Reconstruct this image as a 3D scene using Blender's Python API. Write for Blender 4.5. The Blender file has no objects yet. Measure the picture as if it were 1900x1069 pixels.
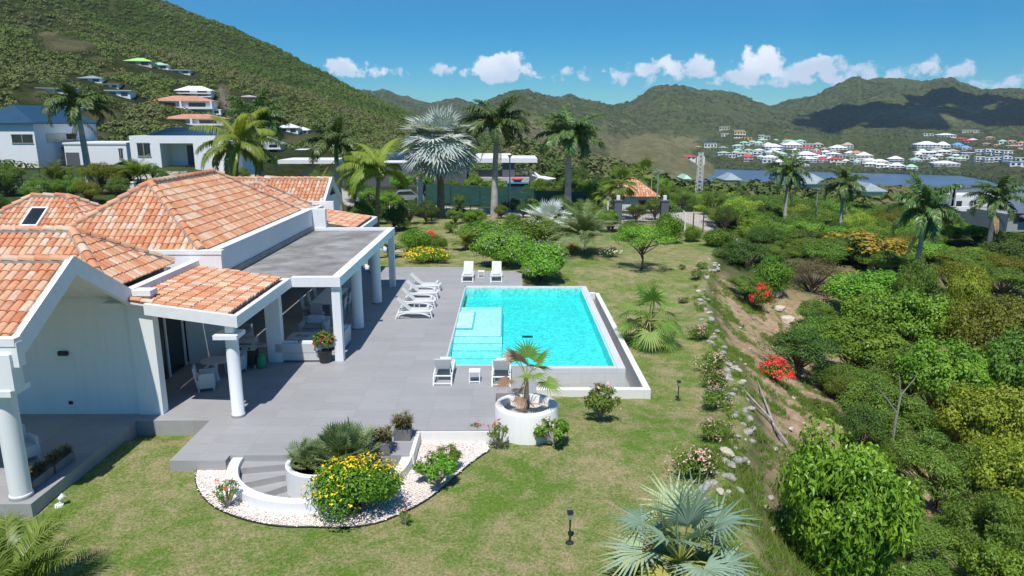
import bpy, bmesh, math, random
import numpy as np
from mathutils import Vector, Matrix
R = math.radians
scn = bpy.context.scene
col = scn.collection
random.seed(7); rng = np.random.default_rng(7)

# ------------------------------------------------------------------ camera, sky, sun, exposure
CAMH = 8.8; FPX = 1317.0; PITCH = math.atan((534.5-230)/FPX); YAW = math.atan(7/FPX*math.cos(PITCH))
cam = bpy.data.cameras.new('camera'); cam.sensor_width = 36; cam.lens = FPX/1900*36
cam.clip_start = .1; cam.clip_end = 12000
co = bpy.data.objects.new('camera', cam); col.objects.link(co); scn.camera = co
co.location = (0, 0, CAMH); co.rotation_euler = (math.pi/2-PITCH, 0, -YAW)

LD = Vector((.27, 1.72, -3.3)).normalized()          # direction the sunlight travels
sun = bpy.data.lights.new('sun', 'SUN'); sun.energy = 4.6; sun.angle = R(.5); sun.color = (1, .955, .89)
so = bpy.data.objects.new('sun', sun); col.objects.link(so); so.location = (0, -20, 60)
so.rotation_euler = LD.to_track_quat('-Z', 'Y').to_euler()
SUN_EL = math.asin(-LD.z); SUN_AZ = math.atan2(-LD.x, -LD.y)
scn.view_settings.view_transform = 'Standard'; scn.view_settings.look = 'None'
scn.view_settings.exposure = .22; scn.view_settings.gamma = 1
scn.view_settings.use_curve_mapping = False
scn.cycles.max_bounces = 6; scn.cycles.transparent_max_bounces = 12; scn.cycles.volume_bounces = 0

world = bpy.data.worlds.new('World'); scn.world = world; world.use_nodes = True
wn = world.node_tree; wn.nodes.clear()
def N(nt, t, **k):
    n = nt.nodes.new(t)
    for a, b in k.items(): setattr(n, a, b)
    return n
def Lk(nt, a, b): nt.links.new(a, b)
def MATH(nt, op, a, b=None, c=None):
    n = nt.nodes.new('ShaderNodeMath'); n.operation = op
    for i, v in enumerate((a, b, c)):
        if v is None: continue
        if isinstance(v, (int, float)): n.inputs[i].default_value = v
        else: nt.links.new(v, n.inputs[i])
    return n.outputs[0]
sky = N(wn, 'ShaderNodeTexSky', sky_type='NISHITA'); sky.sun_disc = False
sky.sun_elevation = SUN_EL; sky.sun_rotation = SUN_AZ; sky.altitude = 0
sky.air_density = 1.0; sky.dust_density = 0; sky.ozone_density = 6.0
bg = N(wn, 'ShaderNodeBackground'); bg.inputs[1].default_value = .053
wo = N(wn, 'ShaderNodeOutputWorld')

# pixel of the photograph -> point, used to survey where things stand
_sy, _cy, _sp, _cp = math.sin(YAW), math.cos(YAW), math.sin(PITCH), math.cos(PITCH)
def ray(px, py):
    a = (px-950)/FPX; b = (534.5-py)/FPX
    return (a*_cy+_sy*_cp+b*_sy*_sp, -a*_sy+_cy*_cp+b*_cy*_sp, -_sp+b*_cp)
def G(px, py, z=0.0):
    d = ray(px, py); t = (z-CAMH)/d[2]; return (d[0]*t, d[1]*t)
def D(px, py, Y):
    d = ray(px, py); t = Y/d[1]; return (d[0]*t, CAMH+d[2]*t)

# sky clouds: soft cumulus puffs low over the hills
tcn = N(wn, 'ShaderNodeTexCoord')
sepd = N(wn, 'ShaderNodeSeparateXYZ'); Lk(wn, tcn.outputs['Generated'], sepd.inputs[0])
az = MATH(wn, 'ARCTAN2', sepd.outputs[0], sepd.outputs[1])
el = MATH(wn, 'ARCSINE', sepd.outputs[2])
cmb = N(wn, 'ShaderNodeCombineXYZ'); Lk(wn, az, cmb.inputs[0]); Lk(wn, el, cmb.inputs[1])
cn = N(wn, 'ShaderNodeTexNoise'); cn.inputs['Scale'].default_value = 46; cn.inputs['Detail'].default_value = 6; cn.inputs['Roughness'].default_value = .58
Lk(wn, cmb.outputs[0], cn.inputs['Vector'])
cnz = MATH(wn, 'MULTIPLY_ADD', cn.outputs[0], 3.2, -1.36)
CL = [  # px, py, half width, half height, strength
 (642,128,30,15,.75),(692,134,34,11,.5),(735,133,20,8,.3),(832,131,27,9,.4),(928,127,42,22,1.35),(945,116,24,18,1.3),(880,134,30,8,.5),
 (1075,133,35,7,.22),(1170,135,34,14,.6),(1240,128,28,17,.75),(1238,148,38,12,.55),(1302,130,25,20,.95),(1300,150,60,10,.5),(1412,122,38,24,1.15),
 (1385,140,30,16,.8),(1450,138,60,17,.85),(1510,126,46,17,1.0),(1535,140,50,12,.6),(1600,138,40,14,.75),(1650,142,40,9,.5),(1735,126,17,14,.7),
 (1775,133,30,12,.5),(1692,130,16,10,.45),(1850,152,50,10,.5),(1030,142,50,6,.2),(1590,150,60,9,.4),(2000,140,60,16,.7),(2100,130,50,20,.8),(-300,60,90,30,.8),(-150,120,60,16,.5)]
tot = None
for (px, py, w, h, s) in CL:
    d = Vector(ray(px, py)).normalized(); a0 = math.atan2(d.x, d.y); e0 = math.asin(d.z)
    k = (FPX/w, FPX/h)
    q = N(wn, 'ShaderNodeVectorMath', operation='MULTIPLY_ADD'); Lk(wn, cmb.outputs[0], q.inputs[0])
    q.inputs[1].default_value = (k[0], k[1], 0); q.inputs[2].default_value = (-a0*k[0], -e0*k[1], 0)
    q2 = N(wn, 'ShaderNodeVectorMath', operation='DOT_PRODUCT'); Lk(wn, q.outputs[0], q2.inputs[0]); Lk(wn, q.outputs[0], q2.inputs[1])
    m = MATH(wn, 'MULTIPLY_ADD', q2.outputs['Value'], -.5*s, s*.5+(s-1)*.35)
    tot = m if tot is None else MATH(wn, 'MAXIMUM', tot, m)
tot = MATH(wn, 'ADD', MATH(wn, 'MAXIMUM', tot, -3), cnz)
cn2 = N(wn, 'ShaderNodeTexNoise'); cn2.inputs['Scale'].default_value = 22; cn2.inputs['Detail'].default_value = 3; Lk(wn, cmb.outputs[0], cn2.inputs['Vector'])
low = MATH(wn, 'MULTIPLY_ADD', cn2.outputs[0], 2.4, MATH(wn, 'MULTIPLY_ADD', el, -30, 1.6))
low = MATH(wn, 'MAXIMUM', MATH(wn, 'MINIMUM', low, 1), 0)
tot = MATH(wn, 'MAXIMUM', MATH(wn, 'MINIMUM', MATH(wn, 'MULTIPLY', tot, 2.2), .93), 0)
cc = N(wn, 'ShaderNodeMix', data_type='RGBA'); Lk(wn, low, cc.inputs[0])
cc.inputs['A'].default_value = (17.5, 18.3, 19.5, 1); cc.inputs['B'].default_value = (11.0, 13.0, 16.0, 1)
hs = N(wn, 'ShaderNodeHueSaturation'); hs.inputs['Saturation'].default_value = 1.3; hs.inputs['Value'].default_value = 1.36
tint = N(wn, 'ShaderNodeMix', data_type='RGBA', blend_type='MULTIPLY'); tint.inputs[0].default_value = 1
Lk(wn, sky.outputs[0], tint.inputs['A']); tint.inputs['B'].default_value = (.66, 1.02, 1.2, 1)
Lk(wn, tint.outputs['Result'], hs.inputs['Color'])
mx = N(wn, 'ShaderNodeMix', data_type='RGBA'); Lk(wn, tot, mx.inputs[0]); Lk(wn, hs.outputs[0], mx.inputs['A']); Lk(wn, cc.outputs['Result'], mx.inputs['B'])
Lk(wn, mx.outputs['Result'], bg.inputs[0]); Lk(wn, bg.outputs[0], wo.inputs[0])

# ------------------------------------------------------------------ materials
def newmat(name):
    m = bpy.data.materials.new(name); m.use_nodes = True
    nt = m.node_tree; b = nt.nodes['Principled BSDF']; return m, nt, b
def ramp(nt, fac, stops, interp='LINEAR'):
    r = N(nt, 'ShaderNodeValToRGB'); e = r.color_ramp; e.interpolation = interp
    while len(e.elements) < len(stops): e.elements.new(.5)
    for x, (p, c) in zip(e.elements, stops): x.position = p; x.color = (*c, 1)
    Lk(nt, fac, r.inputs[0]); return r.outputs[0]
def noise(nt, vec, scale, detail=4, rough=.55, dist=0):
    n = N(nt, 'ShaderNodeTexNoise'); n.inputs['Scale'].default_value = scale; n.inputs['Detail'].default_value = detail
    n.inputs['Roughness'].default_value = rough; n.inputs['Distortion'].default_value = dist
    if vec is not None: Lk(nt, vec, n.inputs['Vector'])
    return n.outputs[0]
def mixc(nt, f, a, b, mode='MIX'):
    m = N(nt, 'ShaderNodeMix', data_type='RGBA', blend_type=mode)
    for s, v in ((m.inputs[0], f), (m.inputs['A'], a), (m.inputs['B'], b)):
        if isinstance(v, (int, float)): s.default_value = v
        elif isinstance(v, tuple): s.default_value = (*v[:3], 1)
        else: Lk(nt, v, s)
    return m.outputs['Result']
def bump(nt, b, h, strength=.3, dist=.02):
    n = N(nt, 'ShaderNodeBump'); n.inputs['Strength'].default_value = strength; n.inputs['Distance'].default_value = dist
    Lk(nt, h, n.inputs['Height']); Lk(nt, n.outputs[0], b.inputs['Normal'])
def pos(nt): return N(nt, 'ShaderNodeNewGeometry').outputs['Position']
def objc(nt): return N(nt, 'ShaderNodeTexCoord').outputs['Object']
def attr(nt, nm): return N(nt, 'ShaderNodeAttribute', attribute_name=nm).outputs['Fac']
def simple(name, c, rough=.6, var=.12, scale=3, bmp=0, metal=0, spec=.4):
    m, nt, b = newmat(name); b.inputs['Roughness'].default_value = rough; b.inputs['Metallic'].default_value = metal
    b.inputs['Specular IOR Level'].default_value = spec
    p = objc(nt); n = noise(nt, p, scale, 5)
    lo = tuple(x*(1-var) for x in c); hi = tuple(min(1, x*(1+var)) for x in c)
    Lk(nt, ramp(nt, n, [(.3, lo), (.7, hi)]), b.inputs['Base Color'])
    if bmp: bump(nt, b, noise(nt, p, scale*12, 4), bmp)
    return m
M = {}
def stucco(name, c):
    m, nt, b = newmat(name); b.inputs['Roughness'].default_value = .85; b.inputs['Specular IOR Level'].default_value = .25
    p = pos(nt); n1 = noise(nt, p, .9, 5); n2 = noise(nt, p, 9, 6, .7)
    st = N(nt, 'ShaderNodeMapping'); st.inputs['Scale'].default_value = (5, 5, .5); Lk(nt, p, st.inputs[0]); n3 = noise(nt, st.outputs[0], 1.5, 4, .7)
    base = mixc(nt, n1, tuple(x*.93 for x in c), c)
    base = mixc(nt, MATH(nt, 'MULTIPLY', MATH(nt, 'SUBTRACT', n3, .47), .55), base, tuple(x*.55 for x in c))
    base = mixc(nt, MATH(nt, 'MULTIPLY', MATH(nt, 'SUBTRACT', n2, .45), .5), base, tuple(x*.85 for x in c))
    Lk(nt, base, b.inputs['Base Color']); bump(nt, b, n2, .12, .01); return m
M['white'] = stucco('white_stucco', (.80, .82, .83))
M['white2'] = stucco('white_render', (.78, .78, .76))
M['cream'] = stucco('cream_render', (.62, .57, .46))
M['grey'] = stucco('dark_grey_render', (.115, .12, .14))
M['mgrey'] = stucco('mid_grey_render', (.34, .34, .34))
M['woodw'] = simple('painted_boards', (.78, .79, .79), .6, .05, 4)
M['plastic'] = simple('white_plastic', (.83, .84, .84), .45, .04, 3)
M['mesh'] = simple('white_sling', (.86, .87, .86), .7, .06, 20)
_m = M['mesh']; _nt = _m.node_tree; _t = N(_nt, 'ShaderNodeBsdfTranslucent'); _t.inputs[0].default_value = (.85, .86, .86, 1); _x = N(_nt, 'ShaderNodeMixShader'); _x.inputs[0].default_value = .45
Lk(_nt, _nt.nodes['Principled BSDF'].outputs[0], _x.inputs[1]); Lk(_nt, _t.outputs[0], _x.inputs[2]); Lk(_nt, _x.outputs[0], _nt.nodes['Material Output'].inputs[0])
M['wicker'] = simple('white_wicker', (.60, .60, .60), .8, .25, 90, .5)
M['cushion'] = simple('grey_cushion', (.30, .31, .33), .9, .1, 15)
M['pillow'] = simple('white_pillow', (.66, .68, .72), .9, .05, 8)
M['black'] = simple('black_metal', (.03, .03, .032), .5, .2, 10)
M['steel'] = simple('brushed_steel', (.42, .42, .40), .4, .15, 12, 0, .35)
M['galv'] = simple('galvanised_pole', (.42, .44, .45), .45, .12, 6, 0, .5)
M['greenpost'] = simple('green_post', (.02, .07, .05), .5, .2, 5)
M['gastank'] = simple('green_tank', (.03, .32, .13), .4, .1, 5)
M['soil'] = simple('potting_soil', (.07, .05, .035), 1, .4, 30, .4)
M['bark'] = simple('bark', (.13, .10, .075), .95, .4, 9, .5)
M['greybark'] = simple('grey_bark', (.30, .27, .24), .95, .3, 7, .4)
M['drift'] = simple('driftwood', (.36, .34, .33), .9, .3, 8, .4)
M['concrete'] = simple('concrete', (.42, .40, .37), .9, .2, 2, .2)
M['lampglass'] = simple('lamp_glass', (.25, .27, .25), .2, .1, 5)
M['panel'] = simple('solar_cell', (.02, .025, .05), .2, .1, 5)
M['red'] = simple('red_plastic', (.75, .06, .12), .5, .1, 5)
M['roof_blue'] = simple('blue_metal_roof', (.025, .07, .125), .4, .15, 1)
M['roof_grey'] = simple('grey_metal_roof', (.30, .36, .38), .45, .12, .7)
M['roof_white'] = simple('white_roof', (.78, .78, .78), .6, .05, 1)
M['roof_green'] = simple('pale_green_roof', (.38, .60, .45), .6, .12, .6)
M['roof_bgreen'] = simple('bright_green_roof', (.40, .72, .22), .6, .12, .6)
M['roof_red'] = simple('red_roof', (.50, .07, .07), .6, .15, .6)
M['roof_orange'] = simple('orange_roof', (.52, .27, .17), .7, .2, .8)
M['roof_sky'] = simple('light_blue_roof', (.12, .38, .68), .6, .12, .6)
M['roof_tan'] = simple('tan_roof', (.42, .38, .31), .8, .15, .8)
M['yellow'] = stucco('yellow_render', (.68, .50, .20))
M['pink'] = stucco('pink_render', (.62, .38, .34))
M['rubble'] = simple('rubble', (.42, .36, .29), .95, .35, 1.5, .6)
M['carpaint'] = simple('silver_car_paint', (.42, .46, .50), .25, .05, 1, 0, .6)
M['rubber'] = simple('tyre_rubber', (.02, .02, .02), .9, .1, 5)
M['pot'] = simple('black_pot', (.035, .035, .038), .45, .2, 4)
M['greypot'] = simple('grey_pot', (.16, .165, .17), .8, .2, 5)
def glassm():
    m, nt, b = newmat('dark_window_glass'); b.inputs['Roughness'].default_value = .08; b.inputs['Specular IOR Level'].default_value = .6
    n = noise(nt, pos(nt), .6, 2); Lk(nt, ramp(nt, n, [(.3, (.012, .014, .016)), (.7, (.035, .038, .042))]), b.inputs['Base Color']); return m
M['glass'] = glassm()
def paving():
    m, nt, b = newmat('grey_porcelain_paving'); b.inputs['Roughness'].default_value = .62; b.inputs['Specular IOR Level'].default_value = .3
    p = pos(nt); br = N(nt, 'ShaderNodeTexBrick'); br.offset = 0; br.inputs['Scale'].default_value = 1
    br.inputs['Mortar Size'].default_value = .006; br.inputs['Brick Width'].default_value = 1.2; br.inputs['Row Height'].default_value = .6; br.inputs['Mortar Smooth'].default_value = .4
    br.inputs['Color1'].default_value = (.335, .335, .345, 1); br.inputs['Color2'].default_value = (.375, .375, .38, 1); br.inputs['Mortar'].default_value = (.29, .29, .295, 1)
    Lk(nt, p, br.inputs['Vector'])
    st = N(nt, 'ShaderNodeMapping'); st.inputs['Scale'].default_value = (.8, 4, 1); Lk(nt, p, st.inputs[0])
    n = noise(nt, st.outputs[0], 2.5, 6, .65); n2 = noise(nt, p, .25, 4)
    c = mixc(nt, n, (.80, .80, .81), (1.10, 1.10, 1.10)); c = mixc(nt, 1, br.outputs[0], c, 'MULTIPLY')
    c = mixc(nt, 1, c, mixc(nt, n2, (.90, .90, .90), (1.1, 1.09, 1.07)), 'MULTIPLY')
    Lk(nt, c, b.inputs['Base Color']); bump(nt, b, n, .06, .005); return m
M['paving'] = paving()
M['deckside'] = simple('grey_deck_edge', (.34, .345, .35), .85, .15, 2, .1)
def flatroof():
    m, nt, b = newmat('weathered_roof_slabs'); b.inputs['Roughness'].default_value = .9
    p = pos(nt); br = N(nt, 'ShaderNodeTexBrick'); br.offset = 0; br.inputs['Scale'].default_value = 1
    br.inputs['Mortar Size'].default_value = .012; br.inputs['Brick Width'].default_value = 1.15; br.inputs['Row Height'].default_value = 2.6
    br.inputs['Color1'].default_value = (.20, .195, .185, 1); br.inputs['Color2'].default_value = (.255, .25, .24, 1); br.inputs['Mortar'].default_value = (.14, .135, .13, 1)
    Lk(nt, p, br.inputs['Vector'])
    st = N(nt, 'ShaderNodeMapping'); st.inputs['Scale'].default_value = (.8, 1.0, 1); Lk(nt, p, st.inputs[0])
    n = noise(nt, st.outputs[0], .8, 7, .6, .3)
    c = mixc(nt, ramp(nt, n, [(.35, (0, 0, 0)), (.7, (1, 1, 1))]), br.outputs[0], (.36, .355, .34))
    c = mixc(nt, ramp(nt, noise(nt, p, .7, 5, .6, .4), [(.45, (1, 1, 1)), (.6, (.68, .68, .68))]), (0, 0, 0), c)
    Lk(nt, c, b.inputs['Base Color']); return m
M['flatroof'] = flatroof()
M['mortar'] = simple('roof_mortar', (.33, .30, .27), .95, .3, 6, .3)
def tilem():
    m, nt, b = newmat('terracotta_tile'); b.inputs['Roughness'].default_value = .72; b.inputs['Specular IOR Level'].default_value = .3
    v = attr(nt, 'var'); p = pos(nt); n = noise(nt, p, 4.5, 4, .6)
    c = ramp(nt, v, [(0, (.50, .15, .065)), (.16, (.60, .21, .095)), (.30, (.66, .27, .13)), (.44, (.56, .26, .13)), (.56, (.70, .48, .30)), (.70, (.66, .33, .17)), (.80, (.72, .58, .42)), (.92, (.66, .55, .46)), (1, (.40, .16, .08))])
    c2 = ramp(nt, MATH(nt, 'FRACT', MATH(nt, 'MULTIPLY', v, 7.3)), [(0, (.68, .40, .22)), (.5, (.58, .21, .10)), (1, (.67, .52, .37))])
    c = mixc(nt, MATH(nt, 'MULTIPLY', ramp(nt, n, [(.42, (0, 0, 0)), (.62, (1, 1, 1))]), .65), c, c2)
    c = mixc(nt, MATH(nt, 'MULTIPLY', noise(nt, p, 40, 3), .3), c, (.45, .30, .22))
    Lk(nt, c, b.inputs['Base Color']); bump(nt, b, noise(nt, p, 60, 3), .15, .005); return m
M['tile'] = tilem()
def leafm(name, cols, trans=.25, rough=.5, spec=.3):
    m, nt, b = newmat(name); b.inputs['Roughness'].default_value = rough; b.inputs['Specular IOR Level'].default_value = spec
    v = attr(nt, 'var'); oi = N(nt, 'ShaderNodeObjectInfo').outputs['Random']
    k = len(cols)-1; c = ramp(nt, v, [(i/k, x) for i, x in enumerate(cols)])
    h = N(nt, 'ShaderNodeHueSaturation'); Lk(nt, c, h.inputs['Color'])
    Lk(nt, MATH(nt, 'MULTIPLY_ADD', oi, .035, .483), h.inputs['Hue']); Lk(nt, MATH(nt, 'MULTIPLY_ADD', oi, .5, .95), h.inputs['Value'])
    Lk(nt, h.outputs[0], b.inputs['Base Color'])
    t = N(nt, 'ShaderNodeBsdfTranslucent'); g = N(nt, 'ShaderNodeMix', data_type='RGBA', blend_type='MULTIPLY'); g.inputs[0].default_value = 1
    Lk(nt, h.outputs[0], g.inputs['A']); g.inputs['B'].default_value = (1.5, 1.5, .6, 1); Lk(nt, g.outputs['Result'], t.inputs[0])
    ms = N(nt, 'ShaderNodeMixShader'); ms.inputs[0].default_value = trans
    Lk(nt, b.outputs[0], ms.inputs[1]); Lk(nt, t.outputs[0], ms.inputs[2]); Lk(nt, ms.outputs[0], nt.nodes['Material Output'].inputs[0]); return m
M['lf_mid'] = leafm('mid_green_leaves', [(.065, .13, .018), (.125, .21, .03), (.20, .29, .045)])
M['lf_bright'] = leafm('bright_green_leaves', [(.08, .18, .016), (.15, .275, .028), (.24, .37, .045)])
M['lf_dark'] = leafm('dark_green_leaves', [(.040, .08, .016), (.075, .13, .024), (.125, .185, .036)])
M['lf_olive'] = leafm('olive_leaves', [(.09, .115, .014), (.16, .18, .02), (.23, .245, .03)])
M['lf_yellow'] = leafm('yellow_green_leaves', [(.14, .20, .018), (.23, .30, .03), (.34, .40, .045)])
M['lf_flush'] = leafm('yellow_flush_leaves', [(.30, .27, .03), (.40, .32, .04), (.36, .21, .03)])
M['lf_brown'] = leafm('dry_twig_leaves', [(.10, .07, .04), (.15, .11, .06), (.09, .11, .035)])
M['lf_gloss'] = leafm('glossy_broad_leaves', [(.07, .16, .014), (.15, .275, .022), (.27, .40, .04)], .22, .38, .4)
M['lf_hedge'] = leafm('hedge_leaves', [(.05, .12, .012), (.10, .20, .018), (.20, .30, .02)])
M['lf_silver'] = leafm('silver_fan_leaves', [(.30, .36, .35), (.42, .48, .46), (.54, .57, .52)], .12, .55)
M['lf_silver2'] = leafm('green_silver_fan_leaves', [(.12, .20, .14), (.22, .30, .22), (.34, .38, .17)], .15, .5)
M['lf_gold'] = leafm('yellowed_fan_leaves', [(.30, .30, .05), (.42, .38, .09), (.36, .36, .06)], .3)
M['lf_fan'] = leafm('green_fan_leaves', [(.07, .13, .02), (.13, .21, .03), (.22, .28, .06)], .25, .4)
M['lf_palm'] = leafm('royal_palm_leaflets', [(.04, .09, .02), (.075, .14, .03), (.15, .20, .07)], .2, .4, .5)
M['lf_coco'] = leafm('yellow_green_palm_leaflets', [(.075, .12, .013), (.13, .18, .022), (.23, .26, .04)], .3, .4, .4)
M['lf_date'] = leafm('grey_green_leaflets', [(.10, .15, .06), (.16, .22, .10), (.23, .28, .12)], .2)
M['lf_dry'] = leafm('dead_palm_leaves', [(.24, .15, .08), (.33, .22, .13), (.42, .31, .20)], .2, .8)
M['rachis'] = simple('yellow_green_stem', (.30, .33, .08), .5, .2, 3)
M['shaft'] = simple('green_crownshaft', (.10, .19, .05), .35, .25, 1.5)
M['rtrunk'] = simple('grey_palm_trunk', (.40, .36, .32), .9, .3, 1.6, .25)
M['ptrunk'] = simple('brown_palm_trunk', (.19, .145, .105), .95, .4, 5, .5)
M['fl_yellow'] = leafm('yellow_petals', [(.75, .45, .01), (.85, .55, .02), (.80, .50, .02)], .2)
M['fl_pink'] = leafm('pink_petals', [(.75, .42, .45), (.80, .60, .58), (.70, .30, .38)], .3)
M['fl_red'] = leafm('red_petals', [(.75, .05, .03), (.80, .08, .05), (.75, .03, .09)], .25)
M['fl_lilac'] = leafm('lilac_petals', [(.52, .36, .58), (.62, .48, .66), (.5, .34, .56)], .3)
M['fl_white'] = leafm('white_petals', [(.8, .8, .75), (.75, .72, .7), (.8, .8, .8)], .3)
M['blade'] = leafm('grass_blades', [(.11, .19, .025), (.20, .26, .055), (.42, .37, .17)], .25, .7)
M['blade2'] = leafm('green_grass_blades', [(.09, .17, .02), (.15, .24, .035), (.28, .29, .08)], .25, .7)
M['stone'] = simple('field_stone', (.36, .34, .32), .9, .35, 3, .5)
M['palestone'] = simple('pale_stone', (.55, .49, .41), .9, .3, 3, .5)
def gravelm():
    m, nt, b = newmat('white_pink_gravel'); b.inputs['Roughness'].default_value = .95
    p = pos(nt); v = N(nt, 'ShaderNodeTexVoronoi'); v.inputs['Scale'].default_value = 26; Lk(nt, p, v.inputs['Vector'])
    c = ramp(nt, N(nt, 'ShaderNodeSeparateColor').outputs[0], [(0, (1, 1, 1)), (1, (1, 1, 1))])
    sc = nt.nodes.new('ShaderNodeSeparateColor'); Lk(nt, v.outputs['Color'], sc.inputs[0])
    c = ramp(nt, sc.outputs[0], [(0, (.50, .42, .37)), (.3, (.68, .59, .53)), (.7, (.76, .69, .63)), (1, (.80, .76, .71))])
    Lk(nt, c, b.inputs['Base Color']); bump(nt, b, v.outputs['Distance'], .9, .03); return m
M['gravel'] = gravelm()
M['pebble'] = leafm('pale_pebbles', [(.55, .46, .40), (.70, .62, .56), (.80, .76, .71)], 0, .9)
# ground: lawn / bare earth / scrub / dry grass / road shares come from vertex attributes
def groundm():
    m, nt, b = newmat('ground_cover'); b.inputs['Roughness'].default_value = .98; b.inputs['Specular IOR Level'].default_value = .15
    p = pos(nt)
    fine = noise(nt, p, 14, 6, .75); mid = noise(nt, p, 1.5, 6, .68, .5); big = noise(nt, p, .32, 4, .6, .7)
    g = ramp(nt, fine, [(.25, (.055, .115, .015)), (.5, (.11, .19, .028)), (.75, (.21, .275, .055))])
    t = ramp(nt, fine, [(.25, (.20, .16, .085)), (.5, (.33, .275, .15)), (.8, (.45, .38, .23))])
    f = MATH(nt, 'MULTIPLY_ADD', mid, .62, MATH(nt, 'MULTIPLY', big, .5))
    f = ramp(nt, MATH(nt, 'MULTIPLY_ADD', MATH(nt, 'SUBTRACT', fine, .5), .45, f), [(.46, (0, 0, 0)), (.555, (.45, .45, .45)), (.66, (1, 1, 1))])
    lawn = mixc(nt, f, g, t)
    dirt = ramp(nt, noise(nt, p, 3, 8, .7, .3), [(.25, (.20, .13, .08)), (.5, (.36, .25, .165)), (.75, (.50, .39, .28))])
    dirt = mixc(nt, ramp(nt, noise(nt, p, 1.1, 6, .7), [(.52, (0, 0, 0)), (.62, (1, 1, 1))]), dirt, g)
    scrub = ramp(nt, noise(nt, p, 3.2, 6, .7), [(.25, (.020, .034, .012)), (.55, (.05, .075, .022)), (.8, (.12, .13, .05))])
    road = ramp(nt, noise(nt, p, 2.0, 6, .6), [(.3, (.36, .33, .29)), (.7, (.50, .46, .41))])
    c = mixc(nt, attr(nt, 'lawn'), scrub, lawn); c = mixc(nt, attr(nt, 'dirt'), c, dirt); c = mixc(nt, attr(nt, 'road'), c, road)
    Lk(nt, c, b.inputs['Base Color']); bump(nt, b, MATH(nt, 'ADD', fine, MATH(nt, 'MULTIPLY', mid, 2)), .55, .05); return m
M['ground'] = groundm()
def hillm():
    m, nt, b = newmat('hill_scrub'); b.inputs['Roughness'].default_value = 1; b.inputs['Specular IOR Level'].default_value = .1
    p = pos(nt)
    v = N(nt, 'ShaderNodeTexVoronoi'); v.inputs['Scale'].default_value = .16; Lk(nt, p, v.inputs['Vector'])
    a = noise(nt, p, .10, 9, .78); n2 = noise(nt, p, .012, 5, .6)
    c = ramp(nt, a, [(.32, (.022, .038, .012)), (.45, (.065, .095, .028)), (.58, (.12, .15, .048)), (.74, (.24, .24, .12))])
    c = mixc(nt, ramp(nt, n2, [(.4, (0, 0, 0)), (.65, (.55, .55, .55))]), c, mixc(nt, a, (.035, .045, .022), (.15, .135, .07)))
    dry = ramp(nt, noise(nt, p, .05, 9, .75), [(.25, (.10, .10, .04)), (.5, (.215, .205, .095)), (.75, (.34, .30, .165))])
    df = MATH(nt, 'ADD', attr(nt, 'dry'), MATH(nt, 'MULTIPLY', MATH(nt, 'SUBTRACT', noise(nt, p, .016, 8, .7), .5), 1.5))
    df = ramp(nt, df, [(.35, (0, 0, 0)), (.65, (1, 1, 1))])
    c = mixc(nt, df, c, dry)
    road = ramp(nt, noise(nt, p, .5, 5), [(.3, (.30, .26, .20)), (.7, (.46, .41, .34))])
    c = mixc(nt, attr(nt, 'road'), c, road)
    Lk(nt, c, b.inputs['Base Color'])
    bump(nt, b, MATH(nt, 'ADD', a, MATH(nt, 'MULTIPLY', v.outputs['Distance'], -.06)), 1.0, 7); return m
M['hill'] = hillm()
def lakem():
    m, nt, b = newmat('lake_water'); b.inputs['Base Color'].default_value = (.03, .075, .15, 1); b.inputs['Roughness'].default_value = .35
    b.inputs['Specular IOR Level'].default_value = .4
    Lk(nt, ramp(nt, noise(nt, pos(nt), .012, 4), [(.35, (.07, .12, .19)), (.65, (.11, .17, .25))]), b.inputs['Base Color'])
    bump(nt, b, noise(nt, pos(nt), .8, 5), .5, .3); return m
M['lake'] = lakem()
def poolm(name, c):
    m, nt, b = newmat(name); b.inputs['Roughness'].default_value = .5
    p = pos(nt); br = N(nt, 'ShaderNodeTexVoronoi'); br.inputs['Scale'].default_value = 11; Lk(nt, p, br.inputs['Vector'])
    s = nt.nodes.new('ShaderNodeSeparateColor'); Lk(nt, br.outputs['Color'], s.inputs[0])
    w = N(nt, 'ShaderNodeTexVoronoi', feature='SMOOTH_F1'); w.inputs['Scale'].default_value = 3.4; w.inputs['Smoothness'].default_value = .3
    ds = N(nt, 'ShaderNodeMapping'); Lk(nt, p, ds.inputs[0]); Lk(nt, ds.outputs[0], w.inputs['Vector'])
    base = ramp(nt, s.outputs[0], [(0, tuple(x*.80 for x in c)), (.6, c), (1, tuple(min(1, x*1.15) for x in c))])  # random mosaic tones that also paint in the water's fine sparkle
    Lk(nt, base, b.inputs['Base Color']); return m
M['basin'] = poolm('turquoise_sparkle_mosaic', (.44, .86, .86))
M['shelf'] = poolm('pale_sparkle_mosaic', (.70, .86, .83))
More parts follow.
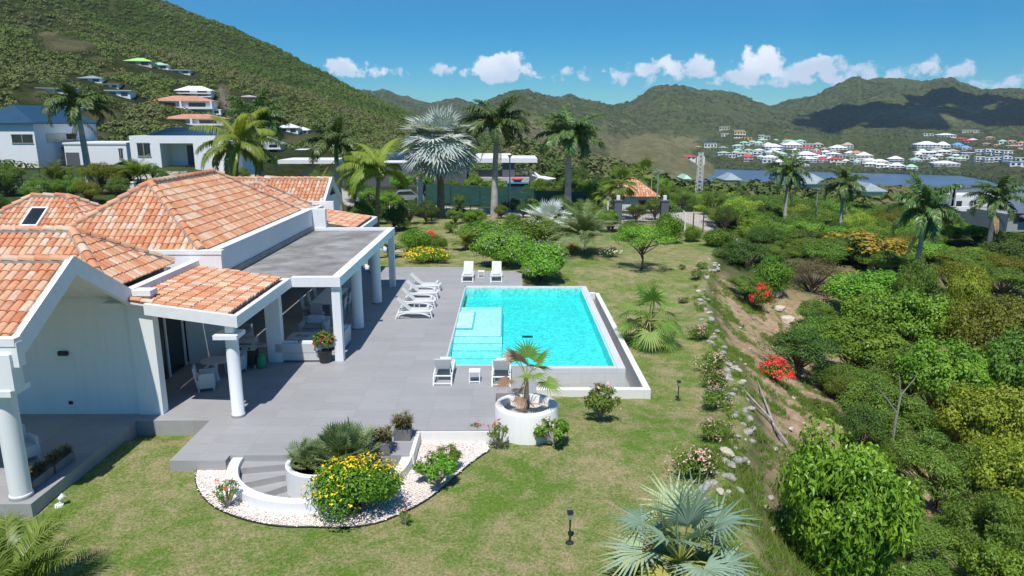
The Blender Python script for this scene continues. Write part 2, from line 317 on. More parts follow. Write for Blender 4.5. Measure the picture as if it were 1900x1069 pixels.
def waterm():
    m, nt, b = newmat('pool_water'); nt.nodes.remove(b)
    p = pos(nt); n = N(nt, 'ShaderNodeBump'); n.inputs['Strength'].default_value = .35; n.inputs['Distance'].default_value = .03
    Lk(nt, noise(nt, p, 5, 4, .6, .5), n.inputs['Height'])
    t = N(nt, 'ShaderNodeBsdfTransparent'); g = N(nt, 'ShaderNodeBsdfGlossy'); g.inputs['Roughness'].default_value = .04; Lk(nt, n.outputs[0], g.inputs['Normal'])
    f = N(nt, 'ShaderNodeFresnel'); f.inputs['IOR'].default_value = 1.33; Lk(nt, n.outputs[0], f.inputs['Normal'])
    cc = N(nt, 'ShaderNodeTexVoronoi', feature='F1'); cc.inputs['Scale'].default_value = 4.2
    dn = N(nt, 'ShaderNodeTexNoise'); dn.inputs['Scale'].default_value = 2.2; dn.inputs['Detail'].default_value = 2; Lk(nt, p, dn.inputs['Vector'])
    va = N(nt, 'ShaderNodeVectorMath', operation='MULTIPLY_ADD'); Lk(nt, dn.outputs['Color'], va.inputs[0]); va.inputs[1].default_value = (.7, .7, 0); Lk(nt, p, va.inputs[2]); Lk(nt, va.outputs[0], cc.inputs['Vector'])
    # Voronoi cells in the transparent tint paint ripple light onto the floor
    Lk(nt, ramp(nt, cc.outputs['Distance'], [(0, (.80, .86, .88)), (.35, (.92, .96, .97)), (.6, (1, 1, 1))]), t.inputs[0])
    ms = N(nt, 'ShaderNodeMixShader'); bf = N(nt, 'ShaderNodeNewGeometry').outputs['Backfacing']; sn = N(nt, 'ShaderNodeSeparateXYZ'); Lk(nt, p, sn.inputs[0])
    Lk(nt, MATH(nt, 'MULTIPLY', f.outputs[0], MATH(nt, 'GREATER_THAN', sn.outputs[2], -.1)), ms.inputs[0]); Lk(nt, t.outputs[0], ms.inputs[1]); Lk(nt, g.outputs[0], ms.inputs[2])
    Lk(nt, ms.outputs[0], nt.nodes['Material Output'].inputs['Surface'])
    va = N(nt, 'ShaderNodeVolumeAbsorption'); va.inputs['Color'].default_value = (.12, .955, .945, 1); va.inputs['Density'].default_value = .85
    Lk(nt, va.outputs[0], nt.nodes['Material Output'].inputs['Volume']); return m
M['water'] = waterm()
def screenm():
    m, nt, b = newmat('green_shade_netting'); b.inputs['Roughness'].default_value = .7
    p = pos(nt); st = N(nt, 'ShaderNodeMapping'); st.inputs['Scale'].default_value = (.6, .6, 4); Lk(nt, p, st.inputs[0])
    Lk(nt, ramp(nt, noise(nt, st.outputs[0], 1.6, 5, .6), [(.3, (.010, .05, .040)), (.6, (.018, .085, .068)), (.74, (.09, .19, .16))]), b.inputs['Base Color']); return m
M['screen'] = screenm()

# ------------------------------------------------------------------ mesh helpers
class MB:
    def __init__(s): s.v = []; s.f = []; s.m = []; s.c = []
    def add(s, vs, fs, m=0, c=None):
        o = len(s.v); s.v += [tuple(x) for x in vs]; s.f += [tuple(i+o for i in f) for f in fs]; s.m += [m]*len(fs)
        s.c += [.5 if c is None else c]*len(vs); return s
    def box(s, x0, x1, y0, y1, z0, z1, m=0, c=None):
        return s.add([(x0,y0,z0),(x1,y0,z0),(x1,y1,z0),(x0,y1,z0),(x0,y0,z1),(x1,y0,z1),(x1,y1,z1),(x0,y1,z1)],
              [(0,3,2,1),(4,5,6,7),(0,1,5,4),(1,2,6,5),(2,3,7,6),(3,0,4,7)], m, c)
    def obox(s, p, u, v, w, m=0, c=None):      # corner + three edge vectors
        p, u, v, w = map(Vector, (p, u, v, w)); q = [p, p+u, p+u+v, p+v]; q += [a+w for a in q]
        return s.add(q, [(0,3,2,1),(4,5,6,7),(0,1,5,4),(1,2,6,5),(2,3,7,6),(3,0,4,7)], m, c)
    def bar(s, a, b, w, h=None, m=0):           # rectangular bar from a to b
        a, b = Vector(a), Vector(b); h = h or w; d = (b-a).normalized(); up = Vector((0,0,1)) if abs(d.z) < .95 else Vector((0,1,0))
        x = d.cross(up).normalized(); y = x.cross(d).normalized()
        return s.obox(a-x*w/2-y*h/2, x*w, y*h, b-a, m)
    def prism(s, poly, z0, z1, m=0):
        n = len(poly); vs = [(x,y,z0) for x,y in poly]+[(x,y,z1) for x,y in poly]
        return s.add(vs, [tuple(range(n-1,-1,-1)), tuple(range(n, 2*n))]+[(i,(i+1)%n,n+(i+1)%n,n+i) for i in range(n)], m)
    def tube(s, pts, rad, seg=8, m=0, cap=True, c=None):
        pts = [Vector(p) for p in pts]; n = len(pts); rad = [rad]*n if isinstance(rad, (int,float)) else rad; vs = []
        for i, p in enumerate(pts):
            d = (pts[min(i+1,n-1)]-pts[max(i-1,0)]).normalized(); up = Vector((0,0,1)) if abs(d.z) < .9 else Vector((0,1,0))
            x = d.cross(up).normalized(); y = d.cross(x).normalized()
            for k in range(seg):
                a = 2*math.pi*k/seg; vs.append(p+(x*math.cos(a)+y*math.sin(a))*rad[i])
        fs = [(i*seg+k, i*seg+(k+1)%seg, (i+1)*seg+(k+1)%seg, (i+1)*seg+k) for i in range(n-1) for k in range(seg)]
        if cap: fs += [tuple(range(seg)), tuple(range((n-1)*seg, n*seg))]
        return s.add(vs, fs, m, c)
    def lathe(s, prof, cx=0, cy=0, seg=32, m=0, a0=0, a1=2*math.pi):
        full = abs(a1-a0-2*math.pi) < 1e-6; K = seg if full else seg+1; vs = []
        for r, z in prof:
            for k in range(K):
                a = a0+(a1-a0)*k/seg; vs.append((cx+r*math.cos(a), cy+r*math.sin(a), z))
        fs = [(i*K+k, i*K+(k+1)%K, (i+1)*K+(k+1)%K, (i+1)*K+k) for i in range(len(prof)-1) for k in range(K if full else K-1)]
        return s.add(vs, fs, m)
    def rot(s, a, loc=(0,0,0)):
        ca, sa = math.cos(a), math.sin(a); s.v = [(x*ca-y*sa+loc[0], x*sa+y*ca+loc[1], z+loc[2]) for x,y,z in s.v]; return s
    def build(s, name, mats, parent=None, smooth=False, bevel=0):
        me = bpy.data.meshes.new(name); me.from_pydata(s.v, [], s.f)
        for mm in (mats if isinstance(mats, (list, tuple)) else [mats]): me.materials.append(mm)
        me.polygons.foreach_set('material_index', s.m)
        a = me.attributes.new('var', 'FLOAT', 'POINT'); a.data.foreach_set('value', s.c)
        b = bmesh.new(); b.from_mesh(me); bmesh.ops.recalc_face_normals(b, faces=b.faces[:]) if len(s.f) < 6000 else None
        b.to_mesh(me); b.free()
        if smooth: me.polygons.foreach_set('use_smooth', [True]*len(me.polygons))
        me.update(); o = bpy.data.objects.new(name, me); col.objects.link(o)
        if parent: o.parent = parent
        if bevel:
            md = o.modifiers.new('b', 'BEVEL'); md.width = bevel; md.segments = 2; md.limit_method = 'ANGLE'
        if smooth: 
            try: me.set_sharp_from_angle(angle=R(40))
            except Exception: pass
        return o
def npmesh(name, V, F, mat, parent=None, attrs=None, smooth=False, fmat=None, mats=None):
    V = np.asarray(V, dtype=np.float32); F = np.asarray(F, dtype=np.int32); k = F.shape[1]
    me = bpy.data.meshes.new(name); me.vertices.add(len(V)); me.vertices.foreach_set('co', V.ravel())
    me.loops.add(F.size); me.loops.foreach_set('vertex_index', F.ravel())
    me.polygons.add(len(F)); me.polygons.foreach_set('loop_start', np.arange(0, F.size, k, dtype=np.int32))
    me.polygons.foreach_set('loop_total', np.full(len(F), k, dtype=np.int32))
    for mm in (mats or [mat]): me.materials.append(mm)
    if fmat is not None: me.polygons.foreach_set('material_index', np.asarray(fmat, dtype=np.int32))
    for nm, a in (attrs or {}).items():
        t = me.attributes.new(nm, 'FLOAT', 'POINT'); t.data.foreach_set('value', np.asarray(a, dtype=np.float32))
    me.update(calc_edges=True); me.validate()
    if smooth: me.polygons.foreach_set('use_smooth', np.ones(len(me.polygons), dtype=bool))
    o = bpy.data.objects.new(name, me); col.objects.link(o)
    if parent: o.parent = parent
    return o
def tag(o, label, cat, group=None):
    o['label'] = label; o['category'] = cat
    if group: o['group'] = group
    return o
def thing(name, label, cat, loc=(0,0,0), rz=0, group=None):
    o = bpy.data.objects.new(name, None); o.empty_display_size = .3; col.objects.link(o); o.location = loc; o.rotation_euler = (0,0,rz)
    return tag(o, label, cat, group)
def kind(o, k='structure'): o['kind'] = k; return o
def dup(root, loc, rz=0, sc=1, label=None, group=None):
    r = root.copy(); col.objects.link(r); r.location = loc; r.rotation_euler = (0,0,rz); r.scale = (sc,sc,sc) if isinstance(sc, (int,float)) else sc
    if label: r['label'] = label
    if group: r['group'] = group
    for ch in list(root.children):
        c = ch.copy(); col.objects.link(c); c.parent = r
        for g in list(ch.children):
            d = g.copy(); col.objects.link(d); d.parent = c
    return r
class Kinds:    # first use moves the prototype, later uses copy it
    def __init__(s): s.used = {}
    def put(s, root, loc, rz=0, sc=1, label=None, group=None):
        if root.name in s.used: return dup(root, loc, rz, sc, label, group)
        s.used[root.name] = 1
        root.location = loc; root.rotation_euler = (0,0,rz); root.scale = (sc,sc,sc) if isinstance(sc, (int,float)) else sc
        if label: root['label'] = label
        if group: root['group'] = group
        return root
K = Kinds()
# value noise in numpy
_tab = rng.random((256, 256)).astype(np.float32)
def vnoise(x, y):
    xi = np.floor(x).astype(int); yi = np.floor(y).astype(int); fx = x-xi; fy = y-yi
    fx = fx*fx*(3-2*fx); fy = fy*fy*(3-2*fy)
    a = _tab[xi % 256, yi % 256]; b = _tab[(xi+1) % 256, yi % 256]; c = _tab[xi % 256, (yi+1) % 256]; d = _tab[(xi+1) % 256, (yi+1) % 256]
    return (a*(1-fx)+b*fx)*(1-fy)+(c*(1-fx)+d*fx)*fy
def fbm(x, y, o=5, g=.5):
    s = 0; a = 1; t = 0
    for i in range(o): s = s+a*vnoise(x+17.3*i, y+9.1*i); t += a; a *= g; x = x*2.03; y = y*2.03
    return s/t
def sstep(a, b, x):
    t = np.clip((x-a)/(b-a), 0, 1); return t*t*(3-2*t)
# ------------------------------------------------------------------ terrain
CP = []   # ground survey beyond the garden: x, y, z
for px, py, Y in [(40,312,92),(160,310,90),(320,308,86),(450,325,80),(560,345,90),(700,348,95),(850,350,96),(960,356,92),(1060,352,95),(170,345,66),(60,350,64),
                  (260,352,64),(330,330,74),(917,403,71),(820,405,70),(1053,393,76),(1150,415,67),(1230,415,67),(700,418,66),(1285,395,75),(1282,430,62),(1200,365,105)]:
    x, z = D(px, py, Y); CP.append((x, Y, z))
CP += [(-40,20,.5),(-40,40,1.2),(-28,30,.3),(-14,50,-.2),(-4,56,-.35),(4,52,-.4),(10,50,-.5),(-60,60,3),(-70,90,5),(-12,58,-.3),(14,58,-.7),(8,62,-.5),
       (24,62,-2.6),(30,75,-4.3),(45,75,-5.2),(60,75,-6),(40,95,-6.5),(20,110,-6),(60,130,-10),(30,150,-11),(28,48,-1.7),(40,60,-3.2),(60,50,-5),(30,36,-5),(20,90,-3.5),(2,130,-4),(-30,130,5)]
CP = np.array(CP)
XBY = [-5, 5, 10, 14, 18.6, 21.5, 25.4, 27.2, 28.6, 31, 33, 36.5, 39.5, 46.7, 55, 65, 80, 200]
XBX = [3, 4, 4.7, 5.3, 6.2, 7.6, 8.75, 9.2, 9.3, 9.7, 9.8, 10.5, 11, 13.4, 16, 19, 24, 60]
def garden_z(x, y):
    z = -.34-.012*np.clip(x+9, 0, 9)-.3*sstep(20.6, 23.3, y)*sstep(-.2, 1.0, x)*(1-sstep(39, 45, y))-.05*np.clip(x-2.5, 0, 6); z = z*(1-.55*sstep(38, 46, y)*(1-sstep(2, 12, x)))
    xb = np.interp(y, XBY, XBX); d = np.clip(x-xb, 0, 60); mx_ = np.interp(y, [0, 30, 42, 52, 70], [7.5, 7, 4.5, 1.6, 2.5])
    z = z-mx_*(1-np.exp(-d*.62/np.maximum(mx_, .1)))
    z = z+.25*np.exp(-((x-xb)/.8)**2)
    z = z+np.clip(-x-16, 0, 40)*.06*sstep(20, 45, y)
    return z
def idw(x, y):
    num = 0; den = 0
    for cx, cy, cz in CP:
        w = 1/(((x-cx)**2+(y-cy)**2)+9)**1.8; num = num+w*cz; den = den+w
    return num/den
LAKEZ = -50.0
def az_px(px): d = ray(px, 230); return math.atan2(d[0], d[1])
def prof(pts):
    a = np.array([az_px(p[0]) for p in pts]); return a, [np.array([p[i] for p in pts], float) for i in range(1, len(pts[0]))]
SH = prof([(1150,306),(1250,308),(1340,314),(1450,317),(1560,320),(1650,322),(1800,327),(1850,336),(1880,344),(2300,360)])
SHR = np.array([math.hypot(*G(p, q, LAKEZ)) for p, q in [(1150,306),(1250,308),(1340,314),(1450,317),(1560,320),(1650,322),(1800,327),(1850,336),(1880,344),(2300,352)]])
def far_z(a, r):
    x = r*np.sin(a); y = r*np.cos(a)
    right = sstep(az_px(960), az_px(1250), a)
    # right: falls to the lake, shore, then rises gently
    zr = -11-45*sstep(170, 660, r); shr = np.interp(a, SH[0], SHR)
    zr = np.where(r > shr-30, LAKEZ-3+(r-shr+30)*.1, zr); zr = np.minimum(zr, LAKEZ+3+(45*(1-np.exp(-np.clip(r-shr, 0, 3000)*.085/45)))+(r < shr)*100)
    zl = np.interp(a, [az_px(300), az_px(500), az_px(700), az_px(950), az_px(1100)], [6, 4, 1, -1.5, -6])+np.clip(r-130, -100, 250)*np.interp(a, [az_px(350), az_px(550), az_px(800)], [.05, .02, -.02])
    z = zl*(1-right)+zr*right
    return z
# name, [(px, silhouette py, ridge distance, base distance)], exponent
LAY = [
 ([(-1500,-300,430,95),(-800,-330,450,95),(-300,-240,470,100),(0,-130,500,112),(200,-55,510,125),(330,0,500,130),(450,50,480,140),(550,100,460,150),(640,150,440,150),(700,180,430,150),(760,206,420,150),(840,232,400,150),(950,262,370,150),(1050,285,330,140),(1130,305,290,130),(1250,345,230,120)], 1.25),
 ([(500,190,2600,1500),(640,178,2600,1500),(682,169,2600,1500),(700,165,2600,1500),(712,162,2600,1500),(740,174,2600,1500),(770,183,2600,1500),(800,190,2600,1500),(822,184,2600,1500),(850,179,2600,1500),(870,185,2600,1500),(900,197,2600,1500),(1000,240,2500,1500),(1100,300,2400,1500)], 1.1),
 ([(780,290,1500,700),(830,240,1600,700),(880,195,1650,650),(905,183,1700,620),(940,170,1700,600),(965,163,1700,600),(990,168,1700,600),(1030,179,1700,600),(1060,177,1750,620),(1100,190,1750,650),(1125,195,1750,700),(1180,215,1700,800),(1250,260,1600,900),(1320,300,1500,1000)], 1.15),
 ([(1000,300,1500,1050),(1060,240,1700,1050),(1120,195,1900,1060),(1150,190,1950,1060),(1170,186,1950,1060),(1200,166,1950,1060),(1235,157,1950,1060),(1265,155,1950,1060),(1290,163,1950,1060),(1330,165,1950,1080),(1370,172,1950,1080),(1400,185,1900,1100),(1432,196,1900,1100),(1480,214,1850,1100),(1540,240,1700,1100),(1600,285,1500,1100)], 1.1),
 ([(1380,215,2300,1500),(1428,194,2400,1500),(1460,182,2500,1450),(1500,175,2600,1400),(1540,165,2600,1400),(1580,150,2600,1350),(1610,142,2600,1350),(1640,140,2600,1300),(1680,143,2600,1300),(1700,148,2600,1300),(1730,144,2600,1300),(1750,140,2600,1300),(1775,150,2600,1300),(1800,160,2600,1300),(1830,164,2600,1300),(1870,160,2600,1250),(1900,163,2600,1250),(2000,150,2600,1250),(2200,175,2600,1250),(2500,220,2600,1250)], 1.2),
 ([(1150,315,950,780),(1190,290,960,760),(1110,300,930,740),(1100,306,950,740),(1130,280,960,720),(1160,256,980,700),(1200,243,1000,700),(1230,248,1000,700),(1260,262,1000,720),(1290,282,980,740),(1330,305,960,800)][3:], 1.0),
 ([(1480,300,1250,1020),(1500,285,1280,1020),(1530,262,1300,1010),(1560,243,1320,1000),(1590,230,1350,990),(1630,236,1350,990),(1680,252,1350,1000),(1720,266,1330,1010),(1780,285,1280,1050),(1850,308,1250,1080)], 1.0),
]
def layers_z(a, r, z, dryout=None):
    for li, (pts, ex) in enumerate(LAY):
        A = np.array([az_px(p[0]) for p in pts]); P = np.array([p[1] for p in pts], float); Rr = np.interp(a, A, [p[2] for p in pts]); Rb = np.interp(a, A, [p[3] for p in pts])
        py = np.interp(a, A, P)
        jag = (fbm(a*260+li*31, a*0+3.3, 4)-.5)*(7 if li == 0 else 4.5)
        tanel = np.tan(np.arctan((534.5-py-jag-(5 if li == 0 else 2))/FPX)-PITCH)*np.cos(a)
        # elevation of a silhouette row for this azimuth
        zt = CAMH+Rr*tanel/ (1/1.0)
        base = far_z(a, Rb); t = (r-Rb)/(Rr-Rb)
        up = base+(zt-base)*np.clip(t, 0, 1)**ex
        x = r*np.sin(a); y = r*np.cos(a)
        gul = (fbm(x*.006+li*7, y*.006, 5)-.5)*(zt-base)*.8*np.clip(t, 0, 1)*np.clip(1.25-t, 0, 1)**.7*2
        up = up+gul*np.clip((1-t)*6, 0, 1)
        dn = zt-(r-Rr)*.35
        h = np.where(t < 0, -999, np.where(t > 1, dn, up)); inside = (a >= A[0]) & (a <= A[-1])
        h = np.where(inside, h, -999)
        z2 = np.maximum(z, h)
        if dryout is not None: dryout[z2 > z] = li
        z = z2
    return z
def wb(r): return sstep(105, 175, r)
def ground_z(x, y):
    x = np.asarray(x, float); y = np.asarray(y, float)
    r = np.hypot(x, y); a = np.arctan2(x, y)
    w1 = sstep(44, 58, y+np.abs(x-5)*.12)*1.0; w1 = np.maximum(w1, sstep(24, 36, x)); w1 = np.maximum(w1, sstep(24, 34, -x))
    near = garden_z(x, y)*(1-w1)+idw(x, y)*w1
    far = layers_z(a, r, far_z(a, r)); w = wb(r)
    return near*(1-w)+far*w
def gz(x, y): return float(ground_z(np.array([x]), np.array([y]))[0])

# near ground, cartesian
gx = np.arange(-56, 66, .3); gy = np.arange(-6, 92, .3)
GX, GY = np.meshgrid(gx, gy); Z = ground_z(GX, GY)
Z += (fbm(GX*.8, GY*.8, 4)-.5)*.10
XB = np.interp(GY, XBY, XBX); slope = sstep(-.3, .6, GX-XB)
Z += slope*(fbm(GX*1.4+5, GY*1.4, 4)-.5)*.5
def inrect(x0, x1, y0, y1): return (GX > x0) & (GX < x1) & (GY > y0) & (GY < y1)
Z[inrect(-2.2, 5.0, 24.9, 38.6)] = -2.2                      # pool pit
Z[inrect(-26, .6, 19.6, 44)] = np.minimum(Z[inrect(-26, .6, 19.6, 44)], -.5)
Z[((GX+5.08)**2+(GY-17.85)**2 < 2.28**2)] = -1.75             # stair well
lawn = (1-sstep(.0, .9, GX-XB))*(1-sstep(70, 76, GY+np.clip(-GX-8, 0, 99)*.8))*(1-sstep(15, 22, -GX)*.6)
dirt = sstep(.4, 1.2, GX-XB+(fbm(GX, GY, 3)-.5))*(1-sstep(8, 11, GX-XB))*sstep(16, 22, GY)*(1-sstep(44, 50, GY))
dirt = np.maximum(dirt, .5*sstep(.3, 1, GX-XB)*(1-sstep(2.5, 4, GX-XB))*(GY < 19))
dirt = np.maximum(dirt, .8*np.exp(-((GX-27)**2+(GY-47)**2)/30)); lawn = np.maximum(lawn, .9*np.exp(-((GX-27)**2+(GY-43)**2)/60))
road = np.zeros_like(GX)
def roadline(pts, w):
    for (x0, y0), (x1, y1) in zip(pts[:-1], pts[1:]):
        dx, dy = x1-x0, y1-y0; t = np.clip(((GX-x0)*dx+(GY-y0)*dy)/(dx*dx+dy*dy), 0, 1)
        dd = np.hypot(GX-x0-t*dx, GY-y0-t*dy); road[:] = np.maximum(road, 1-sstep(w-.25, w+.15, dd))
roadline([(-14,77),(-6,76),(2,74.5),(8,73),(13,72),(18,73)], 3.0)
roadline([(18,73),(19.5,66),(20,63)], 1.7); roadline([(18,73),(21,80),(22,88)], 1.7)
roadline([(-56,68),(-40,67),(-30,65),(-22,68)], 2.4); roadline([(-38,76),(-30,78),(-20,80),(-14,77)], 3.5)
roadline([(-9,51.5),(-5.2,51)], .8); roadline([(10,66),(12.5,70)], 1.6)
road = np.clip(road, 0, 1)
ny, nx = GX.shape; idx = np.arange(ny*nx).reshape(ny, nx)
F = np.stack([idx[:-1,:-1], idx[:-1,1:], idx[1:,1:], idx[1:,:-1]], -1).reshape(-1, 4)
kind(npmesh('ground', np.stack([GX, GY, Z], -1).reshape(-1, 3), F, M['ground'], attrs=dict(lawn=lawn.ravel(), dirt=dirt.ravel(), road=road.ravel()), smooth=True))
def gzn(x, y):
    i = int(round((x+56)/.3)); j = int(round((y+6)/.3))
    return float(Z[j, i]) if 0 <= i < nx and 0 <= j < ny else gz(x, y)

# far terrain, polar
aa = np.linspace(R(-62), R(52), 760); rr = np.concatenate([np.linspace(66, 200, 60), np.geomspace(202, 3400, 330)])
A_, R_ = np.meshgrid(aa, rr); X_ = R_*np.sin(A_); Y_ = R_*np.cos(A_)
lay = np.full(A_.shape, -1); w = wb(R_); nearz = idw(X_, Y_)
Zf = nearz*(1-w)+layers_z(A_, R_, far_z(A_, R_), lay)*w
inner = (X_ > -55) & (X_ < 64.5) & (Y_ < 90.8); Zf = np.where(inner, Zf-1.2, Zf-.02)
Zf += np.where(inner, 0, (fbm(X_*.09, Y_*.09, 4)-.5)*np.clip(R_/150, 0, 6)*1.2*(1-np.exp(-np.clip(R_-100, 0, 999)/60)))
dry = np.zeros_like(A_)
dry[lay == 0] = .06; dry[lay == 1] = .15; dry[lay == 2] = .30; dry[lay == 3] = .22; dry[lay == 4] = .18; dry[lay == 5] = .85; dry[lay == 6] = .18
EL = 230-(Zf-CAMH)/R_/np.cos(A_)*FPX
PX = 950+FPX*1.026*np.tan(A_-YAW)
def spot(cx, cy, sx, sy, v): 
    global dry
    dry = np.clip(dry+v*np.exp(-((PX-cx)/sx)**2-((EL-cy)/sy)**2), 0, 1)
for s_ in [(980,240,90,22,.32),(1060,260,80,14,.3),(1265,265,22,10,.9),(1720,215,50,18,.5),(1810,205,30,9,.45),(1640,215,70,25,.28),(1215,270,100,22,.4),(150,95,55,14,.75),(110,78,30,8,.5),(200,118,25,6,.5),(85,180,28,10,.8),(215,145,30,6,.6),(195,215,40,14,.7),(560,262,50,16,.75),(180,250,50,12,.5),(420,180,12,22,.9)]: spot(*s_)
roadf = np.zeros_like(A_)
roadf = np.clip(roadf+np.exp(-((PX-(412+(EL-170)*.42))/6)**2)*((EL > 168) & (EL < 206)), 0, 1)
ny2, nx2 = A_.shape; idx = np.arange(ny2*nx2).reshape(ny2, nx2)
F = np.stack([idx[:-1,:-1], idx[:-1,1:], idx[1:,1:], idx[1:,:-1]], -1).reshape(-1, 4)
kind(npmesh('hills', np.stack([X_, Y_, Zf], -1).reshape(-1, 3), F, M['hill'], attrs=dict(dry=dry.ravel(), road=roadf.ravel()), smooth=True))
def hz(px, r):   # terrain height seen at image column px and distance r
    a = az_px(px); j = np.searchsorted(rr, r); i = np.searchsorted(aa, a); return float(Zf[min(j, ny2-1), min(i, nx2-1)])
def hill_at(px, py, rmin=95, lo=None):   # first terrain point on the ray through this pixel
    d = ray(px, py); a = math.atan2(d[0], d[1]); h_ = math.hypot(d[0], d[1]); i = min(max(np.searchsorted(aa, a), 1), nx2-1); ta = (a-aa[i-1])/(aa[i]-aa[i-1]); zc_ = Zf[:, i-1]*(1-ta)+Zf[:, i]*ta
    for j in range(ny2):
        if rr[j] >= rmin and zc_[j] >= CAMH+d[2]/h_*rr[j]: break
    return rr[j]*math.sin(a), rr[j]*math.cos(a), float(zc_[j])
lk = MB(); A0 = [az_px(p) for p in (1000,1150,1250,1400,1560,1700,1850,1950,2400)]
lk.add([(150*math.sin(a), 150*math.cos(a)+60, LAKEZ) for a in A0]+[(1500*math.sin(a), 1500*math.cos(a), LAKEZ) for a in A0], [(i, i+1, len(A0)+i+1, len(A0)+i) for i in range(len(A0)-1)])
kind(lk.build('lake_water', M['lake']))
kind(MB().box(-3500, 3500, -1500, 3500, -70.4, -70, 0).build('sea_floor_ground', M['hill']))

# a real cloud high over the far right hill, which throws the shade lying on it
cm, cnt_, cb = newmat('cloud_white'); cb.inputs['Base Color'].default_value = (.9, .9, .9, 1); cb.inputs['Roughness'].default_value = 1
a_ = az_px(1745); cx_, cy_ = 1900*math.sin(a_)-78, 1900*math.cos(a_)-495; bmc = bmesh.new()
for k in range(34):
    q = bmesh.ops.create_icosphere(bmc, subdivisions=2, radius=random.uniform(45, 95)); dx, dy = random.uniform(-260, 300), random.uniform(-300, 260)
    for v in q['verts']: v.co = v.co*Vector((1,1,.6)) if False else Vector((v.co.x+cx_+dx+.35*dy, v.co.y+cy_+dy, max(v.co.z*.6, -14)+1100+random.uniform(-5,5)))
mec = bpy.data.meshes.new('cloud'); bmc.to_mesh(mec); bmc.free(); mec.materials.append(cm); oc = bpy.data.objects.new('cloud', mec); col.objects.link(oc); kind(oc)
# ------------------------------------------------------------------ terrace paving and pool
SC = (-5.08, 17.85)
tr = MB()
def slab(x0, x1, y0, y1, zb): tr.box(x0, x1, y0, y1, zb, 0, 0)
slab(-9.1, -7.6, 17.55, 20.2, -.32)          # front-left tongue
slab(-7.6, -2.72, 19.45, 20.2, -1.6)
slab(-2.72, -.42, 19.48, 25.2, -1.0)
slab(-9.1, -2.72, 20.2, 25.2, -.5)
slab(-.42, .95, 22.4, 25.2, -1.2)
slab(-9.1, -2.42, 25.2, 44.0, -.5)
slab(-2.42, .8, 38.66, 42.75, -.5)
slab(-27, -9.1, 20.2, 38.6, -.5)
slab(-18.4, -9.1, 38.6, 44.0, -.5)
kind(tr.build('terrace_paving', [M['paving']]))
tl = MB()    # landing round the stair well: paving with the round well left out
def well_poly(x0, x1, y0, y1):
    pass
tl.box(-7.6, -2.72, 17.86, 19.45, -.34, -.002)
kind(tl.build('terrace_landing', M['paving']))
front = MB().box(-2.70, -.44, 19.42, 19.479, -1.0, -.045)
tag(front.build('retaining_wall', M['white2']), 'low white wall under the front edge of the grey terrace above the pale gravel', 'wall')
wt = MB().prism([(-11.35, 15.33), (-11.35, 20.2), (-27, 20.2), (-27, 15.33)], -.55, 0)
kind(wt.build('wing_terrace_paving', [M['paving']]))

pool = thing('swimming_pool', 'rectangular turquoise infinity pool with pale entry steps beside the grey terrace', 'swimming pool', (0,0,0))
px0, px1, py0, py1, WZ = -2.36, 3.98, 25.3, 38.3, -.05
FZ = -.62
b = MB().box(px0-.06, px1, py0-.06, py1+.06, FZ-.1, FZ)
b.box(px0-.08, px0, py0-.06, py1+.06, FZ, -.1); b.box(px1, px1+.06, py0-.06, py1+.06, FZ, -.07); b.box(px0, px1, py0-.08, py0, FZ, -.07); b.box(px0, px1, py1, py1+.08, FZ, -.1)
b.build('basin', M['basin'], pool)
s = MB().box(px0+.001, -.28, 29.5, 34.6, FZ, -.19).box(px0+.001, -1.6, 30.6, 33.4, -.19, -.11)
for k in range(4): s.box(px0+.001, -.28, 28.75-.75*k, 29.5-.75*k, FZ, -.27-.085*k)
es = s.build('entry_steps', M['shelf'], pool)
riser_dark = MB()  # dark strips added on step edges to paint in the risers' darker faces
for k in range(5): riser_dark.box(px0+.02, -.3, 29.5-.75*k, 29.56-.75*k, (-.189 if k == 0 else -.27-.085*(k-1)+.001), (-.183 if k == 0 else -.27-.085*(k-1)+.007))
riser_dark.box(-.34, -.28, 26.5, 34.6, -.30, -.295) if False else None
riser_dark.box(px0+.02, -1.6, 30.55, 30.6, -.18, -.105).box(-.34, -.278, 29.56, 34.6, -.189, -.183).box(-1.65, -1.595, 30.6, 33.4, -.18, -.105)
riser_dark.build('riser_shade_strips', simple('riser_shade_aqua', (.10, .50, .56), .5, .15, 12), es)
MB().box(.62, 1.10, 30.75, 31.0, FZ+.008, FZ+.03).build('floor_drain', M['black'], pool)
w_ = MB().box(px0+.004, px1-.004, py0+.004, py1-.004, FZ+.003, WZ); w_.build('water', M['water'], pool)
c = MB(); c.box(px1+.06, px1+.36, py0-.36, py1+.36, -1.6, -.03); c.box(.95, px1+.06, py0-.36, py0-.08, -1.6, -.03)
c.box(px0-.06, px0, py0, py1, -.1, -.004); c.box(px0-.06, .95, py0-.09, py0-.0, -.1, -.004); c.box(.8, px1+.06, py1+.08, py1+.36, -1.2, -.03); c.box(px0, .8, py1, py1+.36, -.1, -.008)
